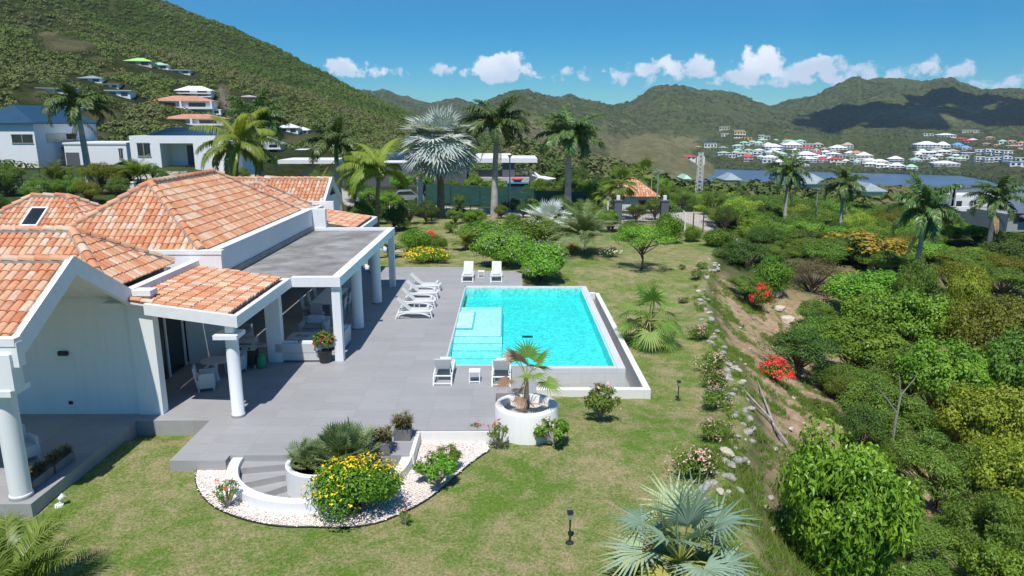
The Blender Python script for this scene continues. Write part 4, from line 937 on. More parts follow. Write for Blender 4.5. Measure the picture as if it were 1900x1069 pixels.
g = thing('barbecue_grill', 'steel and black gas barbecue standing left of the square pillar', 'barbecue', (-9.62, 25.1, 0))
MB().box(-.30, .30, -.25, .25, .15, .72).build('cabinet', M['black'], g, bevel=.01); MB().box(-.33, .33, -.29, .27, .722, .90).build('control_panel', M['steel'], g, bevel=.01)
hd = MB(); hp = [(-.27,.902),(-.27,1.0),(-.18,1.12),(.02,1.18),(.22,1.10),(.27,.902)]; hd.add([(-.32, a, b_) for a, b_ in hp]+[(.32, a, b_) for a, b_ in hp], [tuple(range(6)), tuple(range(6,12))]+[(i,(i+1)%6,6+(i+1)%6,6+i) for i in range(6)])
lid = hd.build('lid', M['steel'], g); MB().bar((-.25,-.31,.98),(.25,-.31,.98),.03).build('handle', M['black'], lid)
for s in (-1, 1): MB().box(min(s*.34, s*.68), max(s*.34, s*.68), -.22, .2, .84, .87).build('side_shelf', M['steel'], g)
for x in (-.16, .16): MB().tube([(x,-.292,.81),(x,-.34,.81)], .035, 12).build('knob', M['black'], g)
for x in (-.27, .27): MB().box(x-.03, x+.03, -.22, -.16, .0, .15).build('leg', M['steel'], g)
for x in (-.30, .30): MB().tube([(x-.02,.18,.1),(x+.02,.18,.1)], .1, 14).build('wheel', M['rubber'], g)
gs = thing('gas_bottle', 'green gas bottle beside the barbecue under its side shelf', 'gas bottle', (-9.13, 25.0, 0))
MB().lathe([(0,.02),(.14,.02),(.16,.08),(.16,.38),(.12,.47),(.05,.50),(0,.50)], 0, 0, 20).build('tank', M['gastank'], gs, smooth=True); MB().lathe([(.09,.44),(.09,.58),(.075,.58),(.075,.44)], 0, 0, 16).build('collar', M['gastank'], gs)
# ------------------------------------------------------------------ vegetation builders
def rnd_dirs(n, up=-.35):
    v = rng.normal(size=(n*2, 3)); v /= np.linalg.norm(v, axis=1)[:, None]; v = v[v[:, 2] > up][:n]; return v
def leaf_arrays(P, Nn, L, W, droop=.25, bent=False, C=None):
    """kite leaves at points P facing Nn; returns V, F(quads), var"""
    n = len(P); up = Nn+rng.normal(size=(n, 3))*.45; up /= np.linalg.norm(up, axis=1)[:, None]
    t = rng.normal(size=(n, 3)); t -= (t*up).sum(1)[:, None]*up; t[:, 2] -= droop; t /= np.linalg.norm(t, axis=1)[:, None]
    s = np.cross(up, t); s /= np.linalg.norm(s, axis=1)[:, None]+1e-6
    l = (L*rng.uniform(.7, 1.3, n))[:, None]; w = (W*rng.uniform(.75, 1.25, n))[:, None]
    c = rng.random(n) if C is None else C
    if not bent:
        V = np.stack([P, P+t*l*.5+s*w*.5, P+t*l, P+t*l*.5-s*w*.5], 1).reshape(-1, 3); F = np.arange(4*n).reshape(n, 4); return V, F, np.repeat(c, 4)
    dn = np.array([0, 0, -1.0])
    V = np.stack([P, P+t*l*.45+s*w*.5+up*w*.12, P+t*l*.45-up*w*.06, P+t*l*.45-s*w*.5+up*w*.12, P+t*l*.95+dn*l*.22], 1).reshape(-1, 3)
    o = np.arange(n)[:, None]*5; F = np.concatenate([o+np.array([[0, 1, 2, 2]]), o+np.array([[0, 2, 3, 3]]), o+np.array([[1, 4, 2, 2]]), o+np.array([[2, 4, 3, 3]])])[:, :3]
    return V, F, np.repeat(c, 5)
def crown_points(rx, ry, rz, lobes, n, core=.45, lobe_r=(.30, .5), up=-.3):
    d = rnd_dirs(lobes, up); rad = rng.uniform(.45, .78, len(d)); C = d*rad[:, None]
    lr = rng.uniform(*lobe_r, len(d)); k = rng.integers(0, len(d), n); dd = rng.normal(size=(n, 3)); dd /= np.linalg.norm(dd, axis=1)[:, None]
    rr_ = rng.uniform(core**3, 1, n)**(1/3); P = C[k]+dd*(lr[k]*rr_)[:, None]
    nrm = dd+d[k]*.6; nrm[:, 2] += .35; nrm /= np.linalg.norm(nrm, axis=1)[:, None]
    var = np.clip(rng.random(n)*.55+rng.random(len(d))[k]*.45, 0, 1)
    S = np.array([rx, ry, rz]); return P*S, nrm, var, C*S
def tree_proto(name, label, cat, crown, leaf, n, L, W, mat, trunk=1.0, r0=.12, lobes=16, bent=False, barkm='bark', flowers=None, droop=.25, core=.45, lobe_r=(.3,.5), thin=1, up=-.3, vert=0):
    """stands on z=0: crown ellipsoid (rx, ry, rz) centred at height trunk+rz*.8"""
    rx, ry, rz = crown; t = thing(name, name, cat, (0,0,0)); zc = trunk+rz*.8
    P, Nn, var, C = crown_points(rx, ry, rz, lobes, n, core, lobe_r, up); P[:, 2] += zc
    keep = P[:, 2] > .03; P, Nn, var = P[keep], Nn[keep], var[keep]
    if vert: Nn = Nn+0; Nn[:, 2] *= .2
    V, F, c = leaf_arrays(P, Nn, L, W, droop, bent, var); npmesh('crown', V, F, M[mat], t, dict(var=c))
    b_ = MB(); b_.tube([(0,0,-.3), (.03*rx,0,trunk*.5), (0,.04*ry,trunk+rz*.25)], [r0, r0*.8, r0*.6], 7)
    for q in C:
        e = Vector((q[0], q[1], q[2]+zc)); s_ = Vector((0, .02, trunk*random.uniform(.45, 1.0)+.05)); m_ = s_.lerp(e, .5)+Vector((0,0,-.08*rz)); b_.tube([s_, m_, e], [r0*.5*thin, r0*.32*thin, r0*.1*thin], 5, cap=False)
    b_.build('trunk', M[barkm], t)
    if flowers:
        fm, fn, fs = flowers; P, Nn, v_, _ = crown_points(rx*1.04, ry*1.04, rz*1.05, lobes, fn*4, .9, lobe_r, up); P[:, 2] += zc
        # keep the outermost ones
        e = ((P-np.array([0,0,zc]))/np.array([rx,ry,rz])); rad = np.linalg.norm(e, axis=1); kk = np.argsort(-rad-.35*e[:, 2])[:fn]; P, Nn = P[kk], Nn[kk]
        Vs, Fs, cs = [], [], []; o_ = 0
        for q in range(3):
            V, F, c = leaf_arrays(P, Nn, fs, fs*.7, 0); Vs.append(V); Fs.append(F+o_); cs.append(c); o_ += len(V)
        npmesh('new_leaves' if fm == 'lf_flush' else 'flowers', np.concatenate(Vs), np.concatenate(Fs), M[fm], t, dict(var=np.concatenate(cs)))
    return t
# ---- palms
def feather(o, d, L, e0, droop, nl, lw, ll, plume=.5, c=None, fold=.3, rach=None, ldroop=.5, hang=0):
    """one pinnate frond from o in heading d (angle), initial elevation e0; returns lists"""
    V, F, C = [], [], []; p = Vector(o); seg = 14; pts = [p.copy()]; dirs = []
    for k in range(seg):
        e = e0-droop*((k+.5)/seg)**1.25; dv = Vector((math.cos(d)*math.cos(e), math.sin(d)*math.cos(e), math.sin(e))); p = p+dv*(L/seg); pts.append(p.copy()); dirs.append(dv)
    if rach is not None: rach.tube(pts, [max(.006, .03*L/3*(1-.85*k/seg)) for k in range(seg+1)], 4, cap=False)
    sidev = Vector((-math.sin(d), math.cos(d), 0))
    for i in range(nl):
        s = .14+.86*(i+.5)/nl; f = s*seg; k = min(int(f), seg-1); q = pts[k].lerp(pts[k+1], f-k); dv = dirs[k]; upv = sidev.cross(dv)*-1
        if upv.z < 0 and abs(e0) < 1.2: upv = -upv
        lw_ = lw*math.sin(math.pi*min(1, s*.9+.12))**.5; l_ = ll*(math.sin(math.pi*(s*.86+.1))**.6)*random.uniform(.85, 1.1)
        for sg in (-1, 1):
            rise = random.uniform(-plume, plume)+fold; fwd = .55+.5*s; dr = (sidev*sg+dv*fwd+upv*rise).normalized()
            wv = (dv-dr*dv.dot(dr)).normalized()*lw_*.5
            m_ = q+dr*l_*.5; e_ = q+(dr+Vector((0,0,-ldroop*random.uniform(.7,1.3)))).normalized()*l_*1.0
            m_ = m_+Vector((0,0,-ldroop*.06*l_))
            o_ = len(V); V += [q-wv*.5, q+wv*.5, m_+wv, m_-wv, e_]; F += [(o_, o_+1, o_+2), (o_, o_+2, o_+3), (o_+3, o_+2, o_+4)]
            cc_ = random.random() if c is None else c+random.uniform(-.15, .15); C += [min(1, max(0, cc_))]*5
    return V, F, C
def fanleaf(o, d, e0, pl, R_, nseg=26, spread=R(290), cup=.25, droop=.2, pet=None, lw=None, tipdroop=.3, c=None, wf=.98, join=.52):
    V, F, C = [], [], []; dv = Vector((math.cos(d)*math.cos(e0), math.sin(d)*math.cos(e0), math.sin(e0))); o = Vector(o)
    mid = o+dv*pl*.5+Vector((0,0,.04*pl)); h = o+dv*pl+Vector((0,0,-.08*pl*(1-abs(math.sin(e0)))))
    if pet is not None: pet.tube([o, mid, h], [.022*pl+.008, .016*pl+.006, .01*pl+.004], 5, cap=False)
    ax = (h-mid).normalized(); ax = (ax+Vector((0,0,-droop*(.15+.95*math.cos(e0)**2)))).normalized(); sd = Vector((-math.sin(d), math.cos(d), 0)); nn = ax.cross(sd)
    if nn.z < 0: nn = -nn
    base = random.random() if c is None else c
    for k in range(nseg):
        a = -spread/2+spread*(k+.5)/nseg; ca, sa = math.cos(a), math.sin(a); r = R_*(.86+.14*ca)*random.uniform(.92, 1.05)
        dr = (ax*ca+sd*sa+nn*cup*(.4+.6*abs(sa))).normalized(); tw = (sd*ca-ax*sa).normalized(); hw = r*join*math.tan(spread/nseg/2)*wf
        m_ = h+dr*r*join; fold = nn*hw*.55; e_ = h+(dr+Vector((0,0,-tipdroop*random.uniform(.5,1.6)))*.5).normalized()*r
        o_ = len(V); V += [h, m_-tw*hw-fold*.5, m_+fold*.5, m_+tw*hw-fold*.5, e_]; F += [(o_, o_+1, o_+2), (o_, o_+2, o_+3), (o_+1, o_+4, o_+2), (o_+2, o_+4, o_+3)]
        v_ = min(1, max(0, base*.7+.15+random.uniform(-.2, .2))); C += [v_]*5
    return V, F, C
def addall(acc, vfc): o = len(acc[0]); acc[0].extend(vfc[0]); acc[1].extend([tuple(i+o for i in f) for f in vfc[1]]); acc[2].extend(vfc[2])
def fin(acc, name, mat, t):
    if acc[0]: npmesh(name, np.array([tuple(v) for v in acc[0]]), np.array(acc[1]), mat, t, dict(var=acc[2]))
def royal_proto(H=8.0, L=3.3, n=15, seed=1, lean=0, wind=0, big=1.0):
    random.seed(seed); t = thing('royal_palm', 'royal palm', 'palm tree'); fr = ([], [], []); ra = MB(); dead = ([], [], [])
    hs = H*.80
    MB().tube([(lean*(k/6)**1.5*.6, 0, hs*k/6-.3*(k==0)) for k in range(7)], [.30*big, .26*big, .23*big, .21*big, .20*big, .18*big, .16*big], 12).build('trunk', M['rtrunk'], t, smooth=True)
    tx = lean*.6; MB().tube([(tx,0,hs-.05), (tx+.02*lean,0,hs+H*.1), (tx+.06*lean,0,H)], [.17*big, .15*big, .07*big], 10).build('crownshaft', M['shaft'], t, smooth=True)
    for i in range(n):
        d = i*2.4+random.uniform(-.3,.3); lv = i/n; e0 = R(82-95*lv**.9+random.uniform(-6, 6)); dr = R(60+55*lv)+random.uniform(-.1,.15)
        if wind: d = d*(1-.35)+(.35*0); e0 += wind*math.cos(d)*-.25
        addall(fr, feather((tx, 0, H-.1), d, L*random.uniform(.85,1.1), e0, dr, 60, .11*big, .72*big, .75, None, .1, ra, .6))
    for i in range(2):
        addall(dead, feather((tx, 0, hs+.1), random.uniform(0, 6.28), L*.8, R(-40), R(50), 26, .05, .4, .3, None, .0, ra, 1.0))
    fin(fr, 'fronds', M['lf_palm'], t); fin(dead, 'dead_fronds', M['lf_dry'], t); ra.build('rachis', M['rachis'], t)
    return t
def coconut_proto(H=5, L=3.4, n=16, seed=3, lean=.6, sweep=None, mat='lf_coco'):
    random.seed(seed); t = thing('coconut_palm', 'coconut palm', 'palm tree'); fr = ([], [], []); ra = MB(); tx = lean
    MB().tube([(tx*(k/6)**2, 0, H*k/6-.3*(k==0)) for k in range(7)], [.2,.16,.14,.13,.125,.12,.13], 10).build('trunk', M['ptrunk'], t, smooth=True)
    for i in range(n):
        d = i*2.4+random.uniform(-.3,.3); lv = i/n; e0 = R(86-100*lv**.9)
        if sweep is not None: d = sweep+((d-sweep+math.pi) % (2*math.pi)-math.pi)*.62; e0 = R(85-85*lv)
        addall(fr, feather((tx, 0, H), d, L*random.uniform(.85,1.1), e0, R(75+40*lv), 64, .085, .85, .12, 1-lv*.6, .15, ra, .9))
    fin(fr, 'fronds', M[mat], t); ra.build('rachis', M['rachis'], t)
    nb = MB()
    for k in range(6): a = k*1.05; nb.lathe([(0,-.11),(.08,-.06),(.10,.02),(.06,.1),(0,.13)], tx+.2*math.cos(a), .2*math.sin(a), 8)
    nb.v = [(x, y, z+H-.22) for x, y, z in nb.v]; nb.build('coconuts', M['rachis'], t, smooth=True)
    return t
def fan_proto(name, label, H, n, pl, R_, mat, seed, nseg=26, r0=.16, dead=0, mats2=None, e_lo=-50, cup=.25, tip=.35, boots=True, spread=290, loc=(0,0,0), droop=.2, join=.52, wf=.98, ejit=.1):
    random.seed(seed); t = thing(name, label, 'palm tree', loc); fr = ([], [], []); pet = MB(); dd = ([], [], []); alt = ([], [], [])
    MB().tube([(0,0,-.3),(.04,0,H*.5),(0,.02,H)], [r0*1.3, r0, r0*.95], 10).build('trunk', M['ptrunk'], t, smooth=True)
    if boots:
        b_ = MB()
        for k in range(int(10+H*6)):
            z = H*(k+1)/(10+H*6); a = k*2.4; b_.bar((r0*.8*math.cos(a), r0*.8*math.sin(a), z-.1), (r0*2.0*math.cos(a), r0*2.0*math.sin(a), z+.16), .07, .03)
        b_.build('leaf_bases', M['ptrunk'], t)
    for i in range(n):
        lv = i/(n-1); d = i*2.4+random.uniform(-.2,.2); e0 = R(80+(e_lo-80)*lv**.85)+random.uniform(-ejit,ejit)
        tgt = alt if (mats2 and i in mats2[1]) else fr
        addall(tgt, fanleaf((0,0,H), d, e0, pl*random.uniform(.85,1.15), R_*random.uniform(.85,1.1), nseg, R(spread), cup*random.uniform(.6,1.5), droop*random.uniform(.5,1.4), pet, None, tip, None, wf, join))
    for i in range(dead): addall(dd, fanleaf((0,0,H-.05), i*2.1+.5 if dead < 4 else 1.1+.45*i, R(-50-12*(i%3)) if dead < 4 else R(28-22*i), pl*.9, R_*.8, nseg, R(150), .5, .6, pet, None, 1.2))
    fin(fr, 'fronds', M[mat], t); fin(dd, 'dead_fronds', M['lf_dry'], t)
    if mats2: fin(alt, 'yellowed_fronds', M[mats2[0]], t)
    pet.build('petioles', M['rachis'], t); return t
def rosette(acc, c, n, L, w, e=(10, 85), cval=None, arch=.8):
    for i in range(n):
        d = random.uniform(0, 6.28); e0 = R(random.uniform(*e)); l = L*random.uniform(.7, 1.15); p = Vector(c); o_ = len(acc[0]); sd = Vector((-math.sin(d), math.cos(d), 0)); V = []
        for k in range(5):
            s = k/4; ww = w*(1-s)**.7*(.6+.8*s if s < .5 else 1); V += [p-sd*ww/2, p+sd*ww/2]; ee = e0-arch*s*1.2; p = p+Vector((math.cos(d)*math.cos(ee), math.sin(d)*math.cos(ee), math.sin(ee)))*l/4
        acc[0].extend(V); acc[1].extend([(o_+2*k, o_+2*k+1, o_+2*k+3, o_+2*k+2) for k in range(4)]); v_ = random.random() if cval is None else cval; acc[2].extend([v_]*10)
# ------------------------------------------------------------------ the palms
random.seed(11)
RP = [royal_proto(8.2, 3.2, 19, 1, .3, 0, 1.0), royal_proto(7.4, 3.4, 21, 5, -.3, 0, 1.1), royal_proto(7.2, 3.0, 18, 9, .1, 0, .95)]
for i, (px, pyt, pyb, Y, pr, s, lab) in enumerate([
  (917,190,404,71,0,1.45,'tall royal palm with straight pale trunk before the netting fence'),
  (1053,220,393,76,1,1.45,'bushy royal palm with hanging skirt fronds, right of the tall one by the fence'),
  (632,230,405,62,2,1.3,'royal palm with white ringed trunk standing behind the far gabled wing'),
  (168,160,345,64,0,1.25,'royal palm with a drooping brown frond before the blue-roofed white house'),
  (487,190,330,68,1,1.1,'dark royal palm standing behind the yellow coconut palm'),
  (1455,292,410,78,2,.95,'leftmost of the four royal palms in the thicket on the right'),
  (1560,316,420,72,0,.88,'short-trunked royal palm in the thicket, second of the four on the right'),
  (1702,352,478,46,1,.78,'leaning royal palm with a brown split trunk beside the open grass patch'),
  (1835,338,450,58,2,1.0,'royal palm in front of the grey-roofed house at the right edge')]):
    x, z0 = D(px, pyb, Y); zt = D(px, pyt, Y)[1]; zg = gz(x, Y); Hh = (8.2, 7.4, 7.2)[pr]
    # crown rises about 1.9 m*s above the shaft
    hgt = zt-zg; sxy = s; sz = hgt/(Hh+1.5)
    if i == 7: zg -= .0
    K.put(RP[pr], (x, Y, zg), i*1.3+.4, (sxy, sxy, sz), lab, 'royal palms')
CO = [coconut_proto(5.4, 3.7, 17, 3, .5), coconut_proto(5.0, 3.3, 16, 8, .3, math.pi*.88)]
x, _ = D(440, 330, 60); CO[0].location = (x-.3, 60, gz(x, 60)); CO[0].rotation_euler = (0,0,.4); CO[0]['label'] = 'yellow-green coconut palm with arching fronds just behind the tiled roof ridge'; CO[0].scale = (1.25,1.25,1.14)
x, _ = D(706, 420, 58); CO[1].location = (x-.3, 58, gz(x, 58)); CO[1]['label'] = 'windswept coconut palm with its fronds blown to the left, beside the far porch roof'; CO[1].scale = (1.3,1.3,1.05)
x, _ = D(820, 408, 70); t = fan_proto('bismarck_palm', 'big silver-blue fan palm with a globe crown behind the back garden', 6.6, 74, 1.7, 1.95, 'lf_silver', 21, 24, .26, 3, None, -60, .30, .3, False, droop=.75, join=.5, ejit=.4); t.location = (x-.1, 70, gz(x, 70)-.1); t.scale = (1.28, 1.28, 1.08)
x, _ = D(1015, 428, 62); t = fan_proto('bismarck_palm', 'small silver fan palm low on the lawn below the middle of the netting fence', .6, 16, 1.5, 1.25, 'lf_silver', 22, 24, .2, 0, None, 5, .3, .2, False, droop=.5); t.location = (x, 62, gz(x, 62))
x, y = GG(1258, 1105); t = fan_proto('bismarck_palm', 'silver-green fan palm with yellowed lower leaves in the foreground at the bottom edge', .75, 26, .95, .95, 'lf_silver2', 23, 22, .13, 1, ('lf_gold', (14, 17, 19, 21, 23, 25)), -34, .45, .5, True, 250, droop=.55, join=.40); t.location = (x, y, gzn(x, y)); t.rotation_euler = (0,0,2.2)
x, y = GG(1202, 640); t = fan_proto('fan_palm', 'bright green fan palm on the lawn just right of the pool', 1.15, 23, 1.1, 1.0, 'lf_fan', 24, 24, .13, 0, None, -48, .1, .6, True, 250, droop=.6, join=.42, wf=.85); t.location = (x, y, gzn(x, y))
t = fan_proto('fan_palm', 'small fan palm with browned leaves growing in the big round white planter', 1.05, 8, .62, .62, 'lf_fan', 31, 24, .075, 2, ('lf_dry', (1, 3, 6)), 0, .1, .35, False, 230, (.55, 20.35, .28)); t['category'] = 'palm tree'; t.rotation_euler = (0,0,1.6)
for px, pyb, Y, H_, s, lab in ((1150,405,70,3.4,1.05,'fan palm with pale drooping leaves in front of the orange-roofed gatehouse'), (1192,372,86,5.0,1.1,'fan palm with dead skirt behind the gatehouse beside the street lamp'), (1128,395,74,2.4,.9,'lower fan palm left of the gatehouse')):
    x, _ = D(px, pyb, Y); t = fan_proto('fan_palm', lab, H_, 20, 1.15, 1.05, 'lf_fan', 40+int(px), 22, .16, 3, None, -45, .15, .45, False); t.location = (x, Y, gz(x, Y)); t.scale = (s, s, s)
# feather clumps
def clump_proto(name, label, n, L, nst, mat, seed, e=(35, 85), H=.5, spread=.35, ll=.4):
    random.seed(seed); t = thing(name, label, 'palm tree'); fr = ([], [], []); ra = MB(); b_ = MB()
    for j in range(nst):
        a = j*2.4; cx_, cy_ = spread*math.cos(a)*(j > 0), spread*math.sin(a)*(j > 0); b_.tube([(cx_,cy_,-.2),(cx_*1.1,cy_*1.1,H)], [.09,.06], 7)
        for i in range(n//nst): addall(fr, feather((cx_*1.1, cy_*1.1, H), random.uniform(0, 6.28), L*random.uniform(.75,1.1), R(random.uniform(*e)), R(random.uniform(45, 85)), 34, .045, ll, .2, None, .35, ra, .4))
    fin(fr, 'fronds', M[mat], t); ra.build('rachis', M['rachis'], t); b_.build('stems', M['ptrunk'], t); return t
x, y = G(1085, 472, -.35); t = clump_proto('date_palm', 'grey-green feather palm clump standing in the middle of the back garden', 64, 3.4, 1, 'lf_date', 51, (20, 88), 1.2, 0, .6); t.location = (x, y, gz(x, y))
x, _ = D(265, 368, 62); t = clump_proto('areca_palm', 'fluffy light green areca palm clump between the tiled roofs and the white house', 34, 2.5, 5, 'lf_coco', 52, (40, 88), 1.2, .5, .5); t.location = (x, 62, gz(x, 62))
x, _ = D(135, 350, 62); t = clump_proto('areca_palm', 'light areca palm beside the road fence below the blue-roofed house', 22, 2.2, 4, 'lf_coco', 56, (45, 88), 1.0, .4, .5); t.location = (x, 60, gz(x, 60))
x, y = GG(45, 1130); t = clump_proto('areca_palm', 'glossy green feather palm cut off by the bottom left corner', 34, 2.1, 3, 'lf_fan', 53, (35, 88), .6, .2, .55); t.location = (x-.1, y, gzn(x, y)-.2); t.scale = (.9, .9, .85)
x, y = G(765, 462, -.2); t = clump_proto('date_palm', 'young feather palm by the clipped bush near the porch corner', 16, 1.5, 1, 'lf_coco', 54, (40, 85), .3, 0, .3); t.location = (x-1.2, y-3.5, gz(x, y))
x, y = G(865, 462, -.2); t = clump_proto('date_palm', 'drooping feather palm at the left end of the back hedge', 22, 1.6, 1, 'lf_coco', 55, (20, 80), .4, 0, .35); t.location = (x, y, gz(x, y))
# dwarf fan palm clumps in the stair planter
def dwarf(label, loc, n, seed, s):
    random.seed(seed); t = thing('dwarf_fan_palm', label, 'palm tree', loc); fr = ([], [], []); pet = MB()
    for i in range(n):
        cx_, cy_ = random.gauss(0, .16), random.gauss(0, .14); addall(fr, fanleaf((cx_, cy_, .02), random.uniform(0, 6.28), R(random.uniform(8, 88)), random.uniform(.35, .75)*s, .38*s, 12, R(190), .1, .0, pet, None, .1, None, .7, .6))
    fin(fr, 'fronds', M['lf_date'], t); pet.build('petioles', M['rachis'], t)
dwarf('larger dwarf fan palm clump on the right in the round stair planter', (SC[0]+.62, SC[1]-.15, -.1), 120, 61, 1.05); dwarf('smaller dwarf fan palm clump on the left in the round stair planter', (SC[0]-.25, SC[1]-.4, -.1), 70, 62, .72)

# ------------------------------------------------------------------ shrubs near the terrace
def place(t, px, py, z, label=None, s=1, rz=0, group=None, sink=.02):
    x, y = GG(px, py); return K.put(t, (x, y, gzn(x, y)-sink), rz, s, label, group)
yb_ = tree_proto('flowering_shrub', 'shrub', 'shrub', (1.12,.95,.78), .12, 10000, .085, .045, 'lf_hedge', .1, .05, 26, flowers=('fl_yellow', 330, .052), core=.55, lobe_r=(.34,.5))
place(yb_, 664, 958, -.8, 'dense green shrub covered in yellow flowers beside the curved stair')
pots = thing('potted_shrub', 'black round pot with a red-flowered leafy shrub by the porch post', 'potted plant', (*G(604, 672, 0), 0))
MB().lathe([(0,0),(.20,0),(.27,.42),(.29,.46),(.26,.46),(.24,.42),(0,.42)], 0, 0, 24).build('pot', M['pot'], pots, smooth=True)
P_, N_, v_, C_ = crown_points(.42,.42,.42, 12, 900, .5); P_[:,2] += .85; V, F, c = leaf_arrays(P_, N_, .13, .06, .2, False, v_); npmesh('foliage', V, F, M['lf_mid'], pots, dict(var=c))
P_, N_, v_, C_ = crown_points(.46,.46,.42, 12, 30, .9); P_[:,2] += .82; V, F, c = leaf_arrays(P_, N_, .12, .1, .0); npmesh('flowers', V, F, M['fl_red'], pots, dict(var=c))
for i, (px, py) in enumerate(((710, 838), (748, 812))):
    x, y = G(px, py, 0); t = thing('potted_bromeliad', 'square grey planter of brown-green spiky bromeliads, %s of the pair at the stair corner' % ('nearer' if i == 0 else 'farther'), 'potted plant', (x, y, 0), 0, 'square planters at the stair corner')
    MB().box(-.24,.24,-.22,.22,0,.32).build('pot', M['greypot'], t, bevel=.01); a = ([], [], [])
    for k in range(40): rosette(a, (random.uniform(-.24,.24), random.uniform(-.22,.22), .34+random.uniform(0,.28)), 16, .21, .034, (5, 80), None, .7)
    fin(a, 'foliage', leafm('bromeliad_leaves', [(.05,.07,.02),(.16,.13,.05),(.30,.24,.12)]) if i == 0 else bpy.data.materials['bromeliad_leaves'], t)
for i, (px, py) in enumerate(((78, 896), (118, 866))):
    x, y = G(px, py, 0); t = thing('planter_box', 'dark rectangular box of spiky bromeliads on the left terrace, %s of the two' % ('nearer' if i == 0 else 'farther'), 'planter', (x-.1, y, 0), R(0), 'planter boxes on the left terrace')
    MB().box(-.17,.17,-.4,.4,0,.26).build('pot', M['greypot'], t, bevel=.01); a = ([], [], [])
    for k in range(34): rosette(a, (random.uniform(-.12,.12), random.uniform(-.36,.36), .26+random.uniform(0,.14)), 12, .2, .035, (15, 80))
    fin(a, 'foliage', bpy.data.materials['bromeliad_leaves'], t)
sparse = dict(barkm='greybark', core=.5, lobe_r=(.14,.24))
ad = [tree_proto('desert_rose_shrub', 's', 'shrub', (.62,.55,.5), .1, 1500, .09, .035, 'lf_mid', .12, .045, 22, flowers=('fl_pink', 16, .08), thin=1.2, **sparse),
      tree_proto('desert_rose_shrub', 's', 'shrub', (.50,.48,.42), .1, 1700, .085, .035, 'lf_bright', .08, .04, 18, flowers=('fl_pink', 6, .08), thin=1.2, **sparse),
      tree_proto('desert_rose_shrub', 's', 'shrub', (.42,.4,.45), .1, 420, .08, .03, 'lf_mid', .1, .045, 12, flowers=('fl_red', 3, .08), thin=1.6, **sparse)]
for (px, py, p, s, lab) in [(1115,780,0,1.35,'open green shrub with few pink flowers on the lawn below the pool channel wall'), (1028,828,1,1.35,'compact bright green shrub against the right side of the big round planter'),
    (925,835,2,1.1,'sprawling leafy shrub with red flowers at the front corner of the terrace'), (885,820,2,.8,'bare-branched sparse shrub with pinkish tips against the white terrace wall'),
    (830,872,0,.8,'open shrub growing at the right of the curved stair on the gravel edge'), (812,905,1,1.35,'low spreading leafy shrub with reddish buds on the gravel right of the yellow shrub'),
    (425,945,2,1.0,'narrow green shrub with one red flower on the gravel outside the stair wall'), (752,975,2,.5,'dark little shrub under the right side of the yellow shrub')]:
    place(ad[p], px, py, -.8, lab, s, px*.7)
for i, (px, py, s) in enumerate([(498,955,.42),(520,940,.5),(545,965,.4),(505,905,.35),(575,950,.35)]): place(ad[2], px, py, -.8, 'tiny sparse seedling shrub on the gravel below the curved stair wall', s, i, 'seedlings on the gravel')
ol = [tree_proto('oleander_shrub', 's', 'shrub', (.62,.58,.42), .05, 1700, .12, .03, 'lf_mid', .05, .03, 16, flowers=('fl_pink', 110, .045), core=.4)]
for i, (px, py, s, lab) in enumerate([(1295,518,.9,'pink-flowered low shrub at the far end of the stone row'), (1302,500,.8,'pink-flowered low shrub just behind another at the far end of the stone row'), (1297,630,1.0,'rounded low shrub covered in pale pink flowers right of the bright fan palm'),
    (1318,690,1.1,'pink-flowered shrub on the lawn edge above two others'), (1325,722,.95,'pink-flowered shrub in the middle of the trio on the lawn edge'), (1330,760,1.0,'pink-flowered shrub at the bottom of the trio on the lawn edge'), (1328,818,.9,'pink-flowered shrub alone on the lawn edge left of the grey log'),
    (1268,562,.6,'small dull shrub on the lawn behind the bright fan palm'), (1290,885,1.15,'broad green shrub with pale pink flowers behind the foreground silver fan palm'), (1265,500,.5,'very small shrub beside the upper lawn edge')]):
    place(ol[0], px, py, -.95, lab, s, i*1.1)
bg_ = [tree_proto('bougainvillea', 's', 'shrub', (.9,.8,.75), .05, 1900, .12, .06, 'lf_mid', .05, .04, 14, flowers=('fl_red', 260, .1))]
x, y = G(1412, 552, -1.6); K.put(bg_[0], (x, y, gzn(x, y)-.1), 0, (.7,.8,1.25), 'tall red bougainvillea bush beside the pale boulders'); x, y = G(1440, 705, -2.2); K.put(bg_[0], (x, y, gzn(x, y)-.1), 2, (.85,.8,.85), 'rounded red bougainvillea bush left of the dark tree on the slope')
# back garden shrubs
hb = [tree_proto('clipped_bush', 's', 'shrub', (1.2,1.1,1.0), .1, 7000, .11, .06, 'lf_hedge', 0, .06, 40, core=.75, lobe_r=(.36,.44), up=-.6),
      tree_proto('flowering_shrub', 's', 'shrub', (2.0,1.7,1.25), .1, 13000, .13, .075, 'lf_bright', .05, .08, 34, flowers=('fl_lilac', 110, .075), core=.5, lobe_r=(.26,.4)),
      tree_proto('flowering_shrub', 's', 'shrub', (1.6,1.1,.62), .1, 4200, .12, .06, 'lf_bright', .0, .05, 24, flowers=('fl_yellow', 260, .1), core=.4)]
def bush(p, px, pyb, Y, s, lab, rz=0, group=None): x, _ = D(px, pyb, Y); return K.put(p, (x, Y, gz(x, Y)), rz, s, lab, group)
bush(hb[0], 771, 462, 51, (1.0,1,1.0), 'round clipped bright bush near the far porch corner'); bush(hb[0], 812, 462, 52, (.65,.65,.6), 'small dark round bush beside coral flowers near the far porch')
bush(hb[2], 795, 496, 46.5, (1.05,1,.95), 'mound of yellow-flowered plants behind the far edge of the terrace'); bush(hb[1], 935, 510, 45.2, (1.12,1.0,1.12), 'large green shrub with lilac flowers behind the far loungers')
